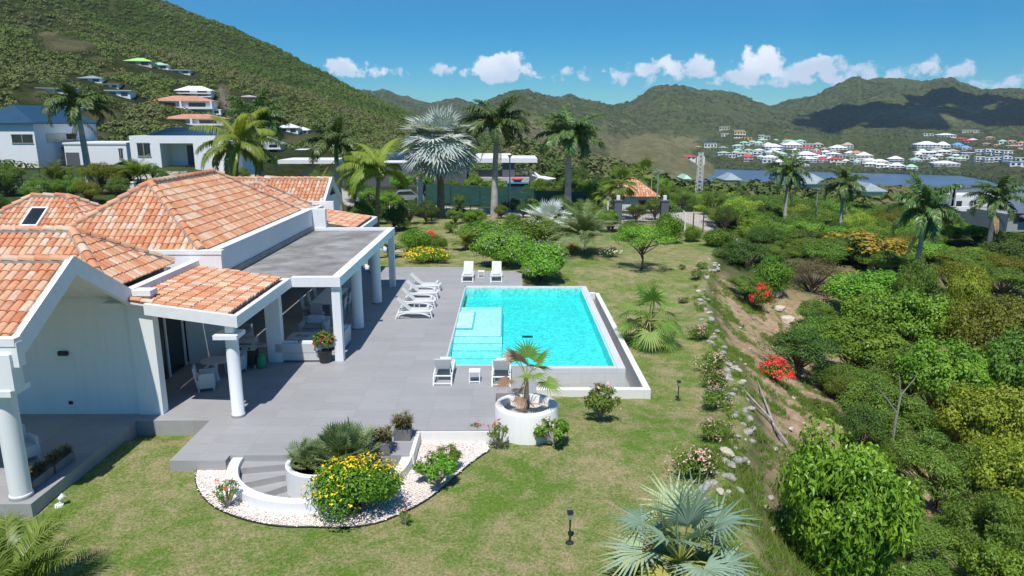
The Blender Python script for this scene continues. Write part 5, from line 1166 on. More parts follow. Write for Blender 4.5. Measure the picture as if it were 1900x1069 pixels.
bush(hb[1], 1003, 528, 41.8, (1.0,1.0,1.15), 'large glossy shrub with few lilac flowers overhanging the far pool corner', 2); bush(hb[0], 905, 455, 54, (2.2,1.2,1.15), 'broad bright hedge bush left behind the lilac-flowered shrub')
bush(hb[0], 985, 452, 55, (2.0,1.1,1.15), 'broad bright hedge bush right behind the lilac-flowered shrub'); bush(hb[0], 1237, 458, 57, (1.05,1.05,1.5), 'tall yellow-green clipped bush in front of the gate'); bush(hb[0], 1330, 468, 56, (1.2,1,.85), 'low wide clipped bush on the lawn edge right of the gate road')
bush(hb[0], 1282, 462, 58, (.65,.65,.75), 'small dark leafy bush on the lawn before the gate road'); bush(hb[0], 1170, 445, 60, (1.1,.9,.8), 'round bush in front of the left gate pillar'); bush(hb[0], 1430, 520, 46, (1.1,1.1,1.55), 'bright green conical bush above the red bougainvillea')
wf = tree_proto('flowering_shrub', 's', 'shrub', (.8,.7,.5), .1, 1300, .1, .05, 'lf_mid', .0, .04, 12, flowers=('fl_white', 90, .09)); bush(wf, 1133, 478, 50, .9, 'low white-flowered bush at the right of the date palm bed')
rf = bush(bg_[0], 1058, 474, 50, (.7,.6,.6), 'low red-flowered bush beneath the left side of the date palm'); bush(bg_[0], 800, 455, 55, (.6,.6,.7), 'coral-flowered bush between the round clipped bushes'); bush(bg_[0], 50, 400, 45, (1.8,1.6,1.2), 'magenta-red flowering bush left behind the skylight roof')
sm = tree_proto('small_tree', 's', 'tree', (2.1,2.0,.85), .1, 6500, .13, .05, 'lf_bright', 1.35, .07, 24, core=.3, lobe_r=(.2,.34), droop=.5); bush(sm, 1190, 503, 46, (1.12,1.12,1.08), 'small spreading feathery-leaved tree standing alone on the lawn behind the pool')

# ------------------------------------------------------------------ ravine trees on the right
TP = dict(
 big=tree_proto('broadleaf_tree', 's', 'tree', (1.9,1.8,1.7), .2, 17000, .15, .062, 'lf_gloss', .15, .1, 60, bent=True, core=.5, lobe_r=(.16,.34), droop=.45, up=-.75),
 bright=tree_proto('broadleaf_tree', 's', 'tree', (2.0,1.9,1.6), .2, 12000, .13, .075, 'lf_bright', .9, .1, 46, core=.4, lobe_r=(.13,.32)),
 mid=tree_proto('thicket_tree', 's', 'tree', (2.0,1.9,1.5), .2, 11000, .12, .05, 'lf_mid', .8, .09, 40, core=.35, lobe_r=(.13,.32)),
 dark=tree_proto('thicket_tree', 's', 'tree', (1.6,1.6,1.45), .2, 10000, .10, .045, 'lf_dark', .9, .1, 34, core=.4, lobe_r=(.18,.36)),
 olive=tree_proto('thicket_tree', 's', 'tree', (2.3,2.1,1.5), .2, 12000, .11, .05, 'lf_olive', .9, .1, 46, core=.4, lobe_r=(.16,.32)),
 yellow=tree_proto('broadleaf_tree', 's', 'tree', (2.0,2.0,1.6), .2, 11000, .12, .065, 'lf_yellow', .9, .1, 44, core=.4, lobe_r=(.16,.32)),
 flush=tree_proto('mango_tree', 's', 'tree', (1.9,1.8,1.6), .2, 7000, .18, .06, 'lf_dark', .8, .1, 26, core=.5, lobe_r=(.2,.32), flowers=('lf_flush', 520, .2)),
 brown=tree_proto('thicket_tree', 's', 'tree', (1.8,1.8,1.3), .2, 5000, .10, .03, 'lf_brown', .5, .07, 50, core=.2, lobe_r=(.2,.36), thin=.8),
 fine=tree_proto('thicket_tree', 's', 'tree', (2.0,1.9,1.4), .2, 13000, .15, .034, 'lf_mid', .8, .08, 34, core=.2, lobe_r=(.14,.32), droop=.6))
CZ = dict(big=(.5,1.7), bright=(.9,1.6), mid=(.8,1.5), dark=(.9,1.45), olive=(.9,1.5), yellow=(.9,1.6), flush=(.8,1.6), brown=(.5,1.3), fine=(.8,1.4))
RX = dict(big=1.9, bright=2.0, mid=2.0, dark=1.6, olive=2.3, yellow=2.0, flush=1.9, brown=1.8, fine=2.0)
def tree_at(k, px, py, rpx, zc, lab, group=None, flat=1.0):
    x, y = G(px, py, zc); s = rpx/FPX*y*1.03/RX[k]/.86; zg = gzn(x, y); t0, rz = CZ[k]; hh = (t0+rz*.8)
    sz = max(.5*s, min(2.2*s, (zc-zg)/hh)); z = zc-hh*sz
    return K.put(TP[k], (x, y, z), random.uniform(0, 6.28), (s, s, sz), lab, group)
rl = 'on the slope at the right'
x_, y_ = D(1572, 930, 15.6)[0], 15.6; zt_, zb_ = D(1572, 792, 15.6)[1], gzn(x_, y_); K.put(TP['big'], (x_, y_, zb_-.2), 1.0, (1.02, 1.02, max((zt_-zb_+.3)/3.1, .8)), 'glossy broad-leaved bush of large leaves at the bottom, right of the grey log')
LST = [('dark',1485,645,68,-1.6,'dark small-leaved tree on the bare slope right of the lower red bougainvillea'),
 ('bright',1615,545,85,-1.6,'bright green round-leaved tree right of the pale boulders'), ('bright',1600,640,85,-2.2,'bright green round-leaved tree overlapping the dark tree on the slope'), ('bright',1700,600,80,-2.0,'bright green tree in the upper middle of the ravine, left of the olive tree'),
 ('bright',1640,590,80,-2.0,'bright green tree filling the gap between its neighbours in the ravine'), ('olive',1840,625,105,-1.8,'dark olive-yellow tree with layered foliage at the right edge'), ('bright',1755,700,85,-2.4,'bright green tree in the middle of the ravine right of the bare twig'),
 ('fine',1650,770,95,-2.6,'feathery-leaved tree in front of the bare forked branch'), ('fine',1600,720,70,-3.0,'feathery-leaved tree behind the bare forked branch'), ('fine',1745,860,110,-2.4,'fine-leaved olive-green tree in the right foreground'),
 ('yellow',1840,790,95,-2.1,'yellow-green tree near the right edge, upper of two'), ('yellow',1885,890,85,-2.1,'yellow-green tree at the right edge, lower of two'), ('fine',1700,980,105,-2.6,'fine-leaved tree right beside the glossy broad-leaved bush'),
 ('fine',1830,985,105,-2.4,'fine-leaved tree in the lower right corner area'), ('dark',1640,840,70,-3.2,'dark shrubby tree shaded between the glossy bush and the feathery tree'), ('bright',1850,1075,80,-2.3,'bright green tree cut off by the lower right edge'), ('mid',1730,1085,90,-2.8,'mid-green tree at the bottom edge right of the glossy bush'),
 ('mid',1905,700,90,-2.5,'mid-green tree at the right edge between olive and yellow-green trees'), ('mid',1500,760,55,-3.0,'low green shrub tree above the glossy broad-leaved bush'), ('mid',1560,700,60,-3.0,'green shrub tree in shade right of the dark tree'), ('mid',1680,690,75,-2.8,'green tree behind the bare forked branch on its right'),
 ('brown',1510,505,60,-1.1,'brown twiggy half-bare bush above the pale boulders'), ('dark',1380,470,52,-.4,'dark leafy bush right of the low clipped bush'), ('mid',1385,530,40,-1.1,'leafy green bush left of the tall red bougainvillea'), ('flush',1598,462,70,-.6,'mango tree flushed with golden yellow new leaves beyond the brown bush'), ('dark',1545,455,55,-.7,'dark leafy tree left of the golden-flushed mango tree'),
 ('dark',1500,450,50,-.7,'dark green tree between the conical bush and the mango tree'), ('mid',1700,545,45,-1.2,'green bush right of the mango tree beside the open grass'), ('olive',1775,510,55,-1.0,'olive bush in front of the open grass patch'), ('olive',1770,480,60,-1.0,'olive bush behind the leaning palm'),
 ('olive',1680,455,50,-1.2,'olive bush left of the leaning palm'), ('mid',1860,520,60,-1.4,'green tree at the right edge above the olive tree'), ('dark',1880,465,60,-1.2,'dark green tree at the right edge below the last royal palm'), ('yellow',1795,555,45,-1.6,'yellow-green bush right of the open grass patch')]
for k, px, py, r_, zc, lab in LST: tree_at(k, px, py, r_, zc, lab)
for i in range(42):        # undergrowth filling the ravine below the tree tops
    y = random.uniform(9, 46); xb = float(np.interp(y, XBY, XBX)); x = xb+random.uniform(4.2, 18)
    if y > 40 and x > 22: continue
    K.put(TP[random.choice(['mid','dark','fine','mid'])], (x, y, gzn(x, y)-.2), random.uniform(0, 6), random.uniform(.55, .85), 'low green tree filling the shaded bottom of the ravine under the taller trees', 'undergrowth trees in the ravine')
# thicket between the garden and the lake
GL = {'mid':'mid-green rounded tree in the thicket between garden and lake','dark':'dark green tree in the thicket between garden and lake','olive':'olive-green tree in the thicket between garden and lake','fine':'feathery tree in the thicket between garden and lake','bright':'bright green tree in the thicket between garden and lake','yellow':'yellow-green tree in the thicket between garden and lake'}
THK = []; pts_ = []; tries = 0
while len(pts_) < 280 and tries < 20000:
    tries += 1; Y = 50+ (150-50)*random.random()**.85; a = random.uniform(az_px(1235), az_px(2000)); x = Y*math.tan(a); 
    px = 950+FPX*1.02*math.tan(a-YAW)
    if px < 1325 and Y < 92: continue
    if Y < 66 and x < 19+ (Y-50)*.2: continue
    if math.hypot(x-27, Y-44) < 6: continue
    if px > 1740 and 58 < Y < 84 and px < 2000: continue
    mind = 2.0+Y*.016
    if any((x-q[0])**2+(Y-q[1])**2 < mind**2 for q in pts_): continue
    pts_.append((x, Y)); k = random.choices(['mid','dark','olive','fine','bright','yellow'], [6,3,1,3,4,1])[0]
    zg = gz(x, Y); top = D(950, np.interp(px, [1235,1400,1600,1900,2100],[352,358,372,400,420])-np.interp(Y,[50,62,80,100,150],[-78,-44,-18,-4,4]), Y)[1]
    hgt = min(max(top-zg, 2.2), 8.5)*random.uniform(.85, 1.1); t0, rz = CZ[k]; sz = hgt/(t0+rz*1.8); s = random.uniform(.95, 1.35)*(1+(Y-50)/160)
    THK.append((px, Y, K.put(TP[k], (x, Y, zg-.1), random.uniform(0, 6.28), (s, s, sz), GL[k], 'trees in the thicket between garden and lake')))
ROWS = [('front', 50, 75), ('second', 75, 100), ('third', 100, 125), ('rear', 125, 200)]
def nth(n): return '%d%s' % (n, 'th' if 10 < n % 100 < 14 else {1:'st',2:'nd',3:'rd'}.get(n % 10, 'th'))
for rn, y0_, y1_ in ROWS:
    for i, (px, Y, o_) in enumerate(sorted([q for q in THK if y0_ <= q[1] < y1_], key=lambda q: q[0])): o_['label'] = o_['label'].replace(' between garden and lake', '')+', %s from the left in its %s row' % (nth(i+1), rn)
# garden and roadside bushes behind the villa on the left
for i, (k, px, pyb, Y, s, lab) in enumerate([('mid',10,350,58,.8,'green bush at the far left edge below the white house'),('mid',75,368,54,.75,'loose green bush beside the road fence at the left'),('olive',190,345,60,.85,'olive-leaved small tree in front of the royal palm on the left'),('mid',150,385,50,.6,'low green bush behind the lantern roof'),
    ('mid',210,395,50,.65,'low green bush between lantern roof and main roof'),('dark',20,400,44,.8,'dark bush by the magenta flowers at the left edge'),('mid',540,345,66,.7,'green vine-like bush behind the roofs beside the long white beam'),('bright',575,345,72,.8,'bright hedge below the long white roof edge'),
    ('mid',665,392,60,.7,'green bush behind the far gabled wing'),('dark',740,400,62,.75,'dark bush beneath the windswept coconut palm'),('mid',690,385,66,.8,'green bush between royal palm and coconut palm'),('dark',800,400,68,.55,'dark low bush at the foot of the big silver palm'),
    ('mid',930,408,70,.45,'small bush right of the tall royal palm trunk'),('dark',975,372,84,.6,'bush behind the netting fence'),('mid',840,352,84,.75,'bright hedge behind the netting fence, left part'),('bright',880,345,85,.8,'bright hedge behind the netting fence, middle part'),('bright',920,352,85,.7,'bright hedge behind the netting fence, right part'),
    ('bright',745,345,84,.8,'bright hedge below the grey wall, left part'),('bright',785,342,86,.85,'bright hedge below the grey wall, right part'),('mid',1100,375,80,.9,'green tree left of the gatehouse palms'),('dark',1075,352,95,1.0,'dark tree behind the bushy royal palm'),('mid',1180,405,68,.6,'green bush before the gatehouse between the gate pillars'),('mid',1215,398,70,.7,'green bush right of the gatehouse'),
    ('bright',1130,430,62,.6,'bright bush by the left gate pillar'),('mid',1250,372,88,1.0,'green tree behind the gate road'),('bright',1225,350,100,1.1,'bright tree behind the tall street lamps'),('mid',1320,392,74,.8,'bush at the right of the gate road with red blooms'),('dark',1345,420,66,.8,'dark bush right of the gate road fence')]):
    x, _ = D(px, pyb, Y); K.put(TP[k], (x, Y, gz(x, Y)-.1), i*1.7, s, lab)
for i, (k, x, Y, s) in enumerate([('mid',-29,38,.8),('dark',-26,41,.7),('mid',-23,43,.7),('bright',-20.5,44,.55),('fine',-30,44,.9),('mid',-25.5,47,.8),('dark',-21.5,49,.7),('olive',-33,41,.8),('mid',-18,51,.6),('fine',-28,51,.8),('mid',-15,54,.6),('dark',-23,54,.8)]):
    K.put(TP[k], (x, Y, gz(x, Y)-.15), i*1.9, s, 'leafy bush close behind the skylight roof, %s in order of distance' % nth(i+1), 'bushes close behind the villa')
BELT = []
for i, (k, px, Y, s) in enumerate([('mid',600,74,1.0),('dark',660,76,.95),('mid',690,72,.9),('bright',720,70,.8),('dark',760,66,.75),('mid',670,64,.8),('fine',600,66,.9),('mid',730,63,.6),('dark',790,66,.7),('fine',845,66,.55),('mid',1000,66,.7),('dark',1040,68,.8),('mid',1085,66,.8),('fine',1110,62,.7),('mid',1020,57,.55),('bright',880,62,.6),('mid',950,62,.55),('dark',1110,84,1.2),('mid',1060,84,1.1),('mid',1000,84,.9),('fine',1160,92,1.2),('mid',1240,95,1.3),('dark',1280,84,1.0),('mid',1265,76,.8)]):
    x, _ = D(px, 380, Y); BELT.append((px+i*.01, K.put(TP[k], (x, Y, gz(x, Y)-.15), i*2.1, s, 'x', 'trees of the planting belt behind the garden')))
for i, (q, o_) in enumerate(sorted(BELT, key=lambda q: q[0])): o_['label'] = 'leafy tree in the planting belt behind the garden, %s from the left' % nth(i+1)
for i in range(30):
    x = random.uniform(-15, 9.5); Y = random.choice([random.uniform(60, 64), random.uniform(76, 78.5), random.uniform(69, 72)]); zg = gz(x, Y)
    if abs(x+1.3) < 1 or abs(x+7) < 1.2: continue
    K.put(TP[random.choice(['mid','dark','fine'])], (x, Y, zg-.15), random.uniform(0, 6), random.uniform(.28, .55), 'small loose shrub along the drive and fence behind the garden', 'loose shrubs along the back drive')
for i in range(26):
    a_ = random.uniform(az_px(-40), az_px(620)); Y = random.uniform(52, 76); x = Y*math.tan(a_)
    if x > -22 and Y < 54: continue
    K.put(TP[random.choice(['mid','dark','fine','olive'])], (x, Y, gz(x, Y)-.15), random.uniform(0, 6), random.uniform(.4, .75), 'leafy shrub on the rough ground between the villa and the white houses', 'shrubs behind the villa on the left')
# loose pieces on the slope
SP = []
for k in range(3):
    b_ = bmesh.new(); bmesh.ops.create_icosphere(b_, subdivisions=2, radius=1)
    for v in b_.verts:
        n_ = Vector(v.co); f = 1+.35*(vnoise(np.array([n_.x*1.3+k*5+9]), np.array([n_.y*1.3+n_.z*2.1+9]))[0]-.5); v.co = Vector((n_.x*f*1.2, n_.y*f*.85, n_.z*f*.62))
    me = bpy.data.meshes.new('border_stone'); b_.to_mesh(me); b_.free(); me.materials.append(M['stone'] if k < 2 else M['palestone']); SP.append(me)
line = smooth([GG(p, q) for p, q in [(1325,485),(1322,505),(1305,545),(1305,575),(1318,605),(1332,635),(1345,665),(1358,690),(1370,722),(1378,770),(1388,830),(1350,880),(1320,925)]], 4)
for i, (x, y) in enumerate([p for p in line for _ in (0, 1)]):
    x += random.uniform(-.35,.35); y += random.uniform(-.3,.3); k = random.choice((0,1,0,1,2)); o = bpy.data.objects.new('border_stone', SP[k]); col.objects.link(o); s = random.uniform(.07,.19)
    o.location = (x, y, gzn(x, y)+s*.2); o.scale = (s,s,s); o.rotation_euler = (0,0,random.uniform(0,6)); tag(o, '%s stone, %s from the far end of the row along the lawn edge' % ('pale tan' if k == 2 else 'grey', nth(i+1)), 'stone', 'stones along the lawn edge')
for i, (px, py, s, lab) in enumerate([(1437,535,.5,'pale boulder beside the tall bougainvillea, uppermost of the three'),(1448,548,.45,'pale boulder in the middle of the three by the bougainvillea'),(1462,558,.5,'pale boulder lowest of the three by the bougainvillea'),(1620,505,.5,'pale boulder below the golden mango foliage'),(1345,893,.22,'grey rock right of the foreground silver palm top')]):
    x, y = G(px, py, -1.9 if py < 700 else -1.2); o = bpy.data.objects.new('boulder', SP[2]); col.objects.link(o); o.location = (x, y, gzn(x, y)+s*.25); o.scale = (s,s,s); o.rotation_euler = (0,0,i*1.3); tag(o, lab, 'boulder')
for i in range(110):
    y = random.uniform(16, 46); x = float(np.interp(y, XBY, XBX))+random.uniform(.6, 5.0); o = bpy.data.objects.new('slope_stone', SP[random.randrange(3)]); col.objects.link(o); s = random.uniform(.03,.11)
    o.location = (x, y, gzn(x, y)+s*.2); o.scale = (s,s,s); o.rotation_euler = (0,0,random.uniform(0,6)); tag(o, 'small loose stone scattered on the bare earth slope', 'stone', 'loose stones on the slope')
lg = thing('fallen_branch', 'grey weathered fallen branch lying down the slope above the glossy bush', 'log'); lp_ = [G(1405,712,-1.6), G(1418,755,-1.7), G(1435,800,-1.9), G(1458,850,-2.0)]
MB().tube([(a, b_, gzn(a, b_)+.14) for a, b_ in lp_], [.02,.035,.045,.055], 8).build('branch', M['drift'], lg); q = [G(1378,762,-1.5), G(1400,775,-1.6), G(1432,792,-1.8)]
MB().tube([(a, b_, gzn(a, b_)+.16) for a, b_ in q], [.02,.035,.04], 7).build('side_branch', M['drift'], lg)
tw = thing('bare_branch', 'bare pale forked branch sticking up out of the ravine foliage', 'branch'); x, y = G(1660, 790, -2.2)
MB().tube([(x,y,-4),(x,y,-2.2),(x+.08,y,-1.0),(x-.1,y,-.1)], [.07,.05,.035,.01], 6).tube([(x+.03,y,-1.7),(x-.5,y+.1,-1.0),(x-.95,y,-.55)], [.035,.02,.006], 5).tube([(x+.08,y,-1.0),(x+.5,y,-.35),(x+.6,y,-.1)], [.03,.015,.006], 5).build('branches', M['greybark'], tw)
# grass blades over the lawn and rough tufts on the slope
def grass(n, f, hgt, wid, mat, nm, lean=.6):
    P = []; 
    xs, ys, hs_ = f(n); zs = np.array([gzn(a, b_) for a, b_ in zip(xs, ys)]); n = len(xs); a = rng.uniform(0, 6.28, n); h = hgt*rng.uniform(.6, 1.3, n)*hs_; w = wid*rng.uniform(.7, 1.3, n)
    dx, dy = np.cos(a), np.sin(a); lx = rng.normal(size=n)*lean*h; ly = rng.normal(size=n)*lean*h
    V = np.stack([np.stack([xs-dx*w, ys-dy*w, zs-.01], 1), np.stack([xs+dx*w, ys+dy*w, zs-.01], 1), np.stack([xs+lx, ys+ly, zs+h], 1)], 1).reshape(-1, 3)
    v = np.clip(rng.random(n)*.5+.6*(fbm(xs*.32, ys*.32, 4)-.25), 0, 1); return kind(npmesh(nm, V, np.arange(3*n).reshape(n, 3), mat, attrs=dict(var=np.repeat(v, 3))), 'stuff')
def lawnpts(n):
    r_ = 11+22*rng.random(n)**1.3; a = rng.uniform(R(-40), R(30), n); x = r_*np.sin(a); y = r_*np.cos(a); xb = np.interp(y, XBY, XBX)
    bad = (x > xb+.3) | ((x > -9.2) & (x < -.3) & (y > 19.4)) | ((x > -9.15) & (x < -7.5) & (y > 17.4)) | ((x < -9) & (y > 20.1)) | ((x < -11.3) & (y > 15.2)) | ((x > -.5) & (x < 5.2) & (y > 23.9) & (y < 39.2)) | (((x-SC[0])**2+(y-17.5)**2) < 2.9**2) | ((x > -9) & (x < -.6) & (y > 16.2)) | ((x-.55)**2+(y-20.35)**2 < 1)
    ok = ~bad; return x[ok], y[ok], np.ones(ok.sum())
grass(230000, lawnpts, .035, .007, M['blade'], 'lawn_grass')
def slopepts(n):
    y = rng.uniform(9, 46, n); x = np.interp(y, XBY, XBX)+rng.uniform(-.5, 5, n); ok = fbm(x*1.1+3, y*1.1, 3) > np.where(y < 19, .36, .56); return x[ok], y[ok], np.ones(ok.sum())
grass(150000, slopepts, .17, .010, M['blade2'], 'slope_grass', .5)
bpy.data.objects['slope_grass'].name = 'slope_grass'
# ------------------------------------------------------------------ street furniture and middle distance
def at(px, pyb, Y): x, z = D(px, pyb, Y); return x, Y, gz(x, Y)
def slamp(label, px, py, z=-.95, h=.55):
    x, y = GG(px, py); t = thing('garden_lamp', label, 'garden lamp', (x, y, gzn(x, y)), 0, 'solar garden lamps')
    MB().lathe([(0,0),(.10,0),(.09,.03),(.03,.05),(0,.05)], 0, 0, 16).build('base', M['black'], t); MB().tube([(0,0,.04),(0,0,h)], .02, 8).build('pole', M['black'], t)
    MB().box(-.05,.05,-.05,.05,h,h+.14).build('lantern', M['lampglass'], t); b_ = MB().box(-.07,.07,-.07,.07,h+.141,h+.17); tp_ = b_.build('cap', M['black'], t); MB().box(-.05,.05,-.05,.05,h+.171,h+.176).build('solar_panel', M['panel'], tp_)
slamp('black solar garden lamp on the lawn in the foreground', 1057, 1008, -1, .62); slamp('black solar garden lamp right of the pool channel corner', 1258, 742); slamp('black solar garden lamp in the shade of the bright fan palm', 1249, 645)
x, y = G(110, 940, -.35); t = thing('garden_spotlight', 'small white garden spotlight on the lawn beside the left wing terrace', 'spotlight', (x, y, gzn(x, y)), .6)
MB().lathe([(0,0),(.11,0),(.10,.05),(0,.06)], 0, 0, 16).build('base', M['plastic'], t, smooth=True); MB().tube([(0,0,.05),(.05,0,.16)], .015, 6).build('bracket', M['plastic'], t); MB().tube([(.02,0,.18),(.13,0,.26)], [.05,.075], 14).build('lamp_head', M['plastic'], t)
for i, (px, pyb, pyt, Y, arm, lab) in enumerate([(946,400,290,76,0,'tall grey street lamp with a small head beside the white-roofed modern house'),(1207,385,318,84,1,'grey street lamp with a long flat arm behind the gatehouse'),(1219,378,318,76,0,'grey street lamp in front of the gatehouse roof corner'),(1127,418,368,68,2,'white thin lamp post left of the gate'),(1270,432,384,62,3,'white angled lamp post with a solar head before the gate road'),(1512,412,352,74,0,'thin grey street lamp in the thicket between two royal palms')]):
    x, Y, zg = at(px, pyb, Y); H_ = D(px, pyt, Y)[1]-zg; t = thing('street_lamp', lab, 'street lamp', (x, Y, zg)); m_ = M['plastic'] if arm > 1 else M['galv']
    if arm == 3: MB().tube([(0,0,-.2),(0,0,H_*.75),(-.55,0,H_)], [.08,.07,.06], 8).build('pole', m_, t); MB().obox((-.95,-.15,H_+.25), (.7,0,-.5), (0,.3,0), (.03,0,.05)).build('solar_panel', M['panel'], t)
    else:
        MB().tube([(0,0,-.2),(0,0,H_)], [.09,.06], 8).build('pole', m_, t)
        if arm == 1: MB().box(-.05,1.4,-.12,.12,H_-.02,H_+.06).build('lamp_head', M['galv'], t)
        else: MB().box(-.22,.22,-.16,.16,H_+.0,H_+.12).box(-.12,.12,-.1,.1,H_-.16,H_).build('lamp_head', M['lampglass'], t)
# green netting fence
f = thing('netting_fence', 'long dark green shade-netting fence behind the back garden palms', 'fence')
fp = [(-9.3,80.5),(-6.5,80.2),(-3.2,79.9),(0,79.6),(3,79.3),(6,79),(8.6,78.8)]
for i, (a, b_) in enumerate(zip(fp[:-1], fp[1:])):
    z = min(gz(*a), gz(*b_))+.15-.05*i; h = 2.25 if i < 3 else 2.0
    MB().obox((a[0], a[1], z), (b_[0]-a[0], b_[1]-a[1], 0), (0,.03,0), (0,0,h)).build('netting_panel', M['screen'], f); MB().tube([(a[0],a[1]-.06,z-.6),(a[0],a[1]-.06,z+h+.05)], .04, 6).build('post', M['greenpost'], f)
# wire fence posts
for i, (px, pyb, Y, h) in enumerate([(42,345,58,2.0),(75,335,64,1.8),(123,345,60,2.1),(134,330,66,1.6),(873,395,70,1.7),(970,398,70,1.7),(1285,440,60,2.0),(1304,430,62,2.0)]):
    x, Y, zg = at(px, pyb, Y); o = MB().box(x-.04, x+.04, Y-.04, Y+.04, zg-.1, zg+h).box(x-.055, x+.055, Y-.055, Y+.055, zg+h, zg+h+.03).build('fence_post', M['greenpost'])
    tag(o, ['green wire-fence post by the road at the far left','green wire-fence post farther up the road at the far left','green wire-fence post below the white corner house','thin green fence post by the road wall','thin dark post before the netting fence left of the tall royal palm','thin dark post before the netting fence right of the tall royal palm','green fence post before the gate road, left','green fence post before the gate road, right'][i], 'fence post')
# gate
gt = thing('entrance_gate', 'dark metal bar gate between two stone pillars at the garden entrance', 'gate'); zg = gz(12.2, 67)
for k in range(26): x = 10.9+k*.14; MB().box(x-.012, x+.012, 66.98, 67.02, zg, zg+1.75-.15*math.sin(k/25*math.pi)).build('bar', M['black'], gt)
MB().box(10.85, 14.5, 66.97, 67.03, zg+.2, zg+.26).box(10.85, 14.5, 66.97, 67.03, zg+1.35, zg+1.4).build('gate_frame', M['black'], gt)
for i, x in enumerate((10.35, 14.75)):
    z = gz(x, 67); t = thing('gate_pillar', 'dark stone gate pillar with a white lamp on top, %s of the gate' % ('left' if i == 0 else 'right'), 'pillar', (x, 67, z), 0, 'gate pillars')
    MB().box(-.36,.36,-.36,.36,-.3,2.15).box(-.42,.42,-.42,.42,2.15,2.25).build('shaft', M['grey'], t, bevel=.02); MB().box(-.16,.16,-.16,.16,2.251,2.7).build('lamp', M['white2'], t, bevel=.03)
# gatehouse
def hipmesh(mb, x0, x1, y0, y1, z, rise, m=0, ov=.3, cap=None):
    x0 -= ov; x1 += ov; y0 -= ov; y1 += ov; w, d = x1-x0, y1-y0; r = min(w, d)/2*(1 if cap is None else cap)
    if w >= d: a, b_ = (x0+r, (y0+y1)/2, z+rise), (x1-r, (y0+y1)/2, z+rise)
    else: a, b_ = ((x0+x1)/2, y0+r, z+rise), ((x0+x1)/2, y1-r, z+rise)
    e = [(x0,y0,z),(x1,y0,z),(x1,y1,z),(x0,y1,z)]; v = e+[(p[0],p[1],p[2]-.12) for p in e]+[a, b_]
    F_ = [(0,1,9,8) if w >= d else (0,1,8), (1,2,9) if w >= d else (1,2,9,8), (2,3,8,9) if w >= d else (2,3,9), (3,0,8) if w >= d else (3,0,8,9), (4,7,6,5)]+[(i,4+i,4+(i+1)%4,(i+1)%4) for i in range(4)]
    return mb.add(v, F_, m)
gh = thing('gatehouse', 'small white gatehouse with an orange tiled pyramid roof behind the gate', 'hut'); zg = gz(14.3, 84)
rt = MB(); 
for (P, Q, A_) in (((11.9,81.4,zg+2.3),(17.3,81.4,zg+2.3),(14.6,84.1,zg+4.3)), ((17.3,81.4,zg+2.3),(17.3,86.8,zg+2.3),(14.6,84.1,zg+4.3)), ((11.9,86.8,zg+2.3),(11.9,81.4,zg+2.3),(14.6,84.1,zg+4.3))):
    P, Q, A_ = Vector(P), Vector(Q), Vector(A_); U = (Q-P).normalized(); L = (Q-P).length; S = A_-P-U*(A_-P).dot(U); sm_ = S.length; S.normalize(); tiles(rt, P, U, S, ((lambda s_, L=L, sm_=sm_: (L/2*s_/sm_, L-L/2*s_/sm_)), sm_), .3, .4, 3)
rt.build('roof', M['tile'], gh); MB().box(12.3,16.9,81.8,86.4,zg-.3,zg+2.28).build('wall', M['white2'], gh); MB().box(15,15.9,81.75,81.8,zg,zg+1.9).build('door', M['glass'], gh)
# topped pale trunk, parked car
x, Y, zg = at(780, 383, 74); H_ = D(780, 329, Y)[1]-zg; t = thing('palm_stump', 'white-barked topless palm trunk standing left of the big silver palm', 'tree trunk', (x, Y, zg)); MB().tube([(0,0,-.2),(0,0,H_*.5),(0,0,H_-.2)], [.36,.30,.30], 12).build('trunk', M['white2'], t, smooth=True)
sp_ = MB()
for k in range(6): a = k*1.05; sp_.bar((.2*math.cos(a), .2*math.sin(a), H_-.25), (.28*math.cos(a), .28*math.sin(a), H_+.1+.12*(k%2)), .16, .04)
sp_.build('broken_sheaths', M['rtrunk'], t)
x, Y, zg = at(752, 368, 80); car = thing('parked_car', 'silver-blue car parked behind the windswept coconut palm', 'car', (x, Y, zg), R(8))
pr_ = [(-2.1,.35),(-2.1,.75),(-1.9,.85),(-1.2,.92),(-.7,1.38),(.7,1.42),(1.35,.95),(2.0,.85),(2.1,.7),(2.1,.35)]
MB().add([(a, -.85, b_) for a, b_ in pr_]+[(a, .85, b_) for a, b_ in pr_], [tuple(range(10)), tuple(range(10,20))]+[(i,(i+1)%10,10+(i+1)%10,10+i) for i in range(10)]).build('body', M['carpaint'], car, bevel=.06)
MB().add([(-1.1,-.86,.95),(1.2,-.86,.95),(.65,-.86,1.34),(-.65,-.86,1.30)], [(0,1,2,3)]).add([(-1.1,.86,.95),(1.2,.86,.95),(.65,.86,1.34),(-.65,.86,1.30)], [(0,1,2,3)]).add([(1.33,-.7,1.0),(1.33,.7,1.0),(.74,.7,1.405),(.74,-.7,1.405)], [(0,1,2,3)]).build('windows', M['glass'], car)
for sx in (-1.3, 1.35):
    for sy in (-.8, .8): MB().tube([(sx, sy-.1, .33), (sx, sy+.1, .33)], .33, 16).build('wheel', M['rubber'], car)

# ------------------------------------------------------------------ modern houses
def win(parent, x0, x1, y, z0, z1, name='window', fm='mgrey'):
    f_ = MB().box(x0, x1, y-.06, y-.002, z0, z1).build(name, M['glass'], parent)
    MB().box(x0-.08, x1+.08, y-.10, y-.061, z0-.10, z0-.002).box(x0-.08, x1+.08, y-.10, y-.061, z1+.002, z1+.08).box((x0+x1)/2-.04, (x0+x1)/2+.04, y-.09, y-.061, z0, z1).build('frame', M[fm], f_); return f_
def quadX(px0, px1, py0, py1, Y): (x0, z1), (x1, z0) = D(px0, py0, Y), D(px1, py1, Y); return x0, x1, z0, z1
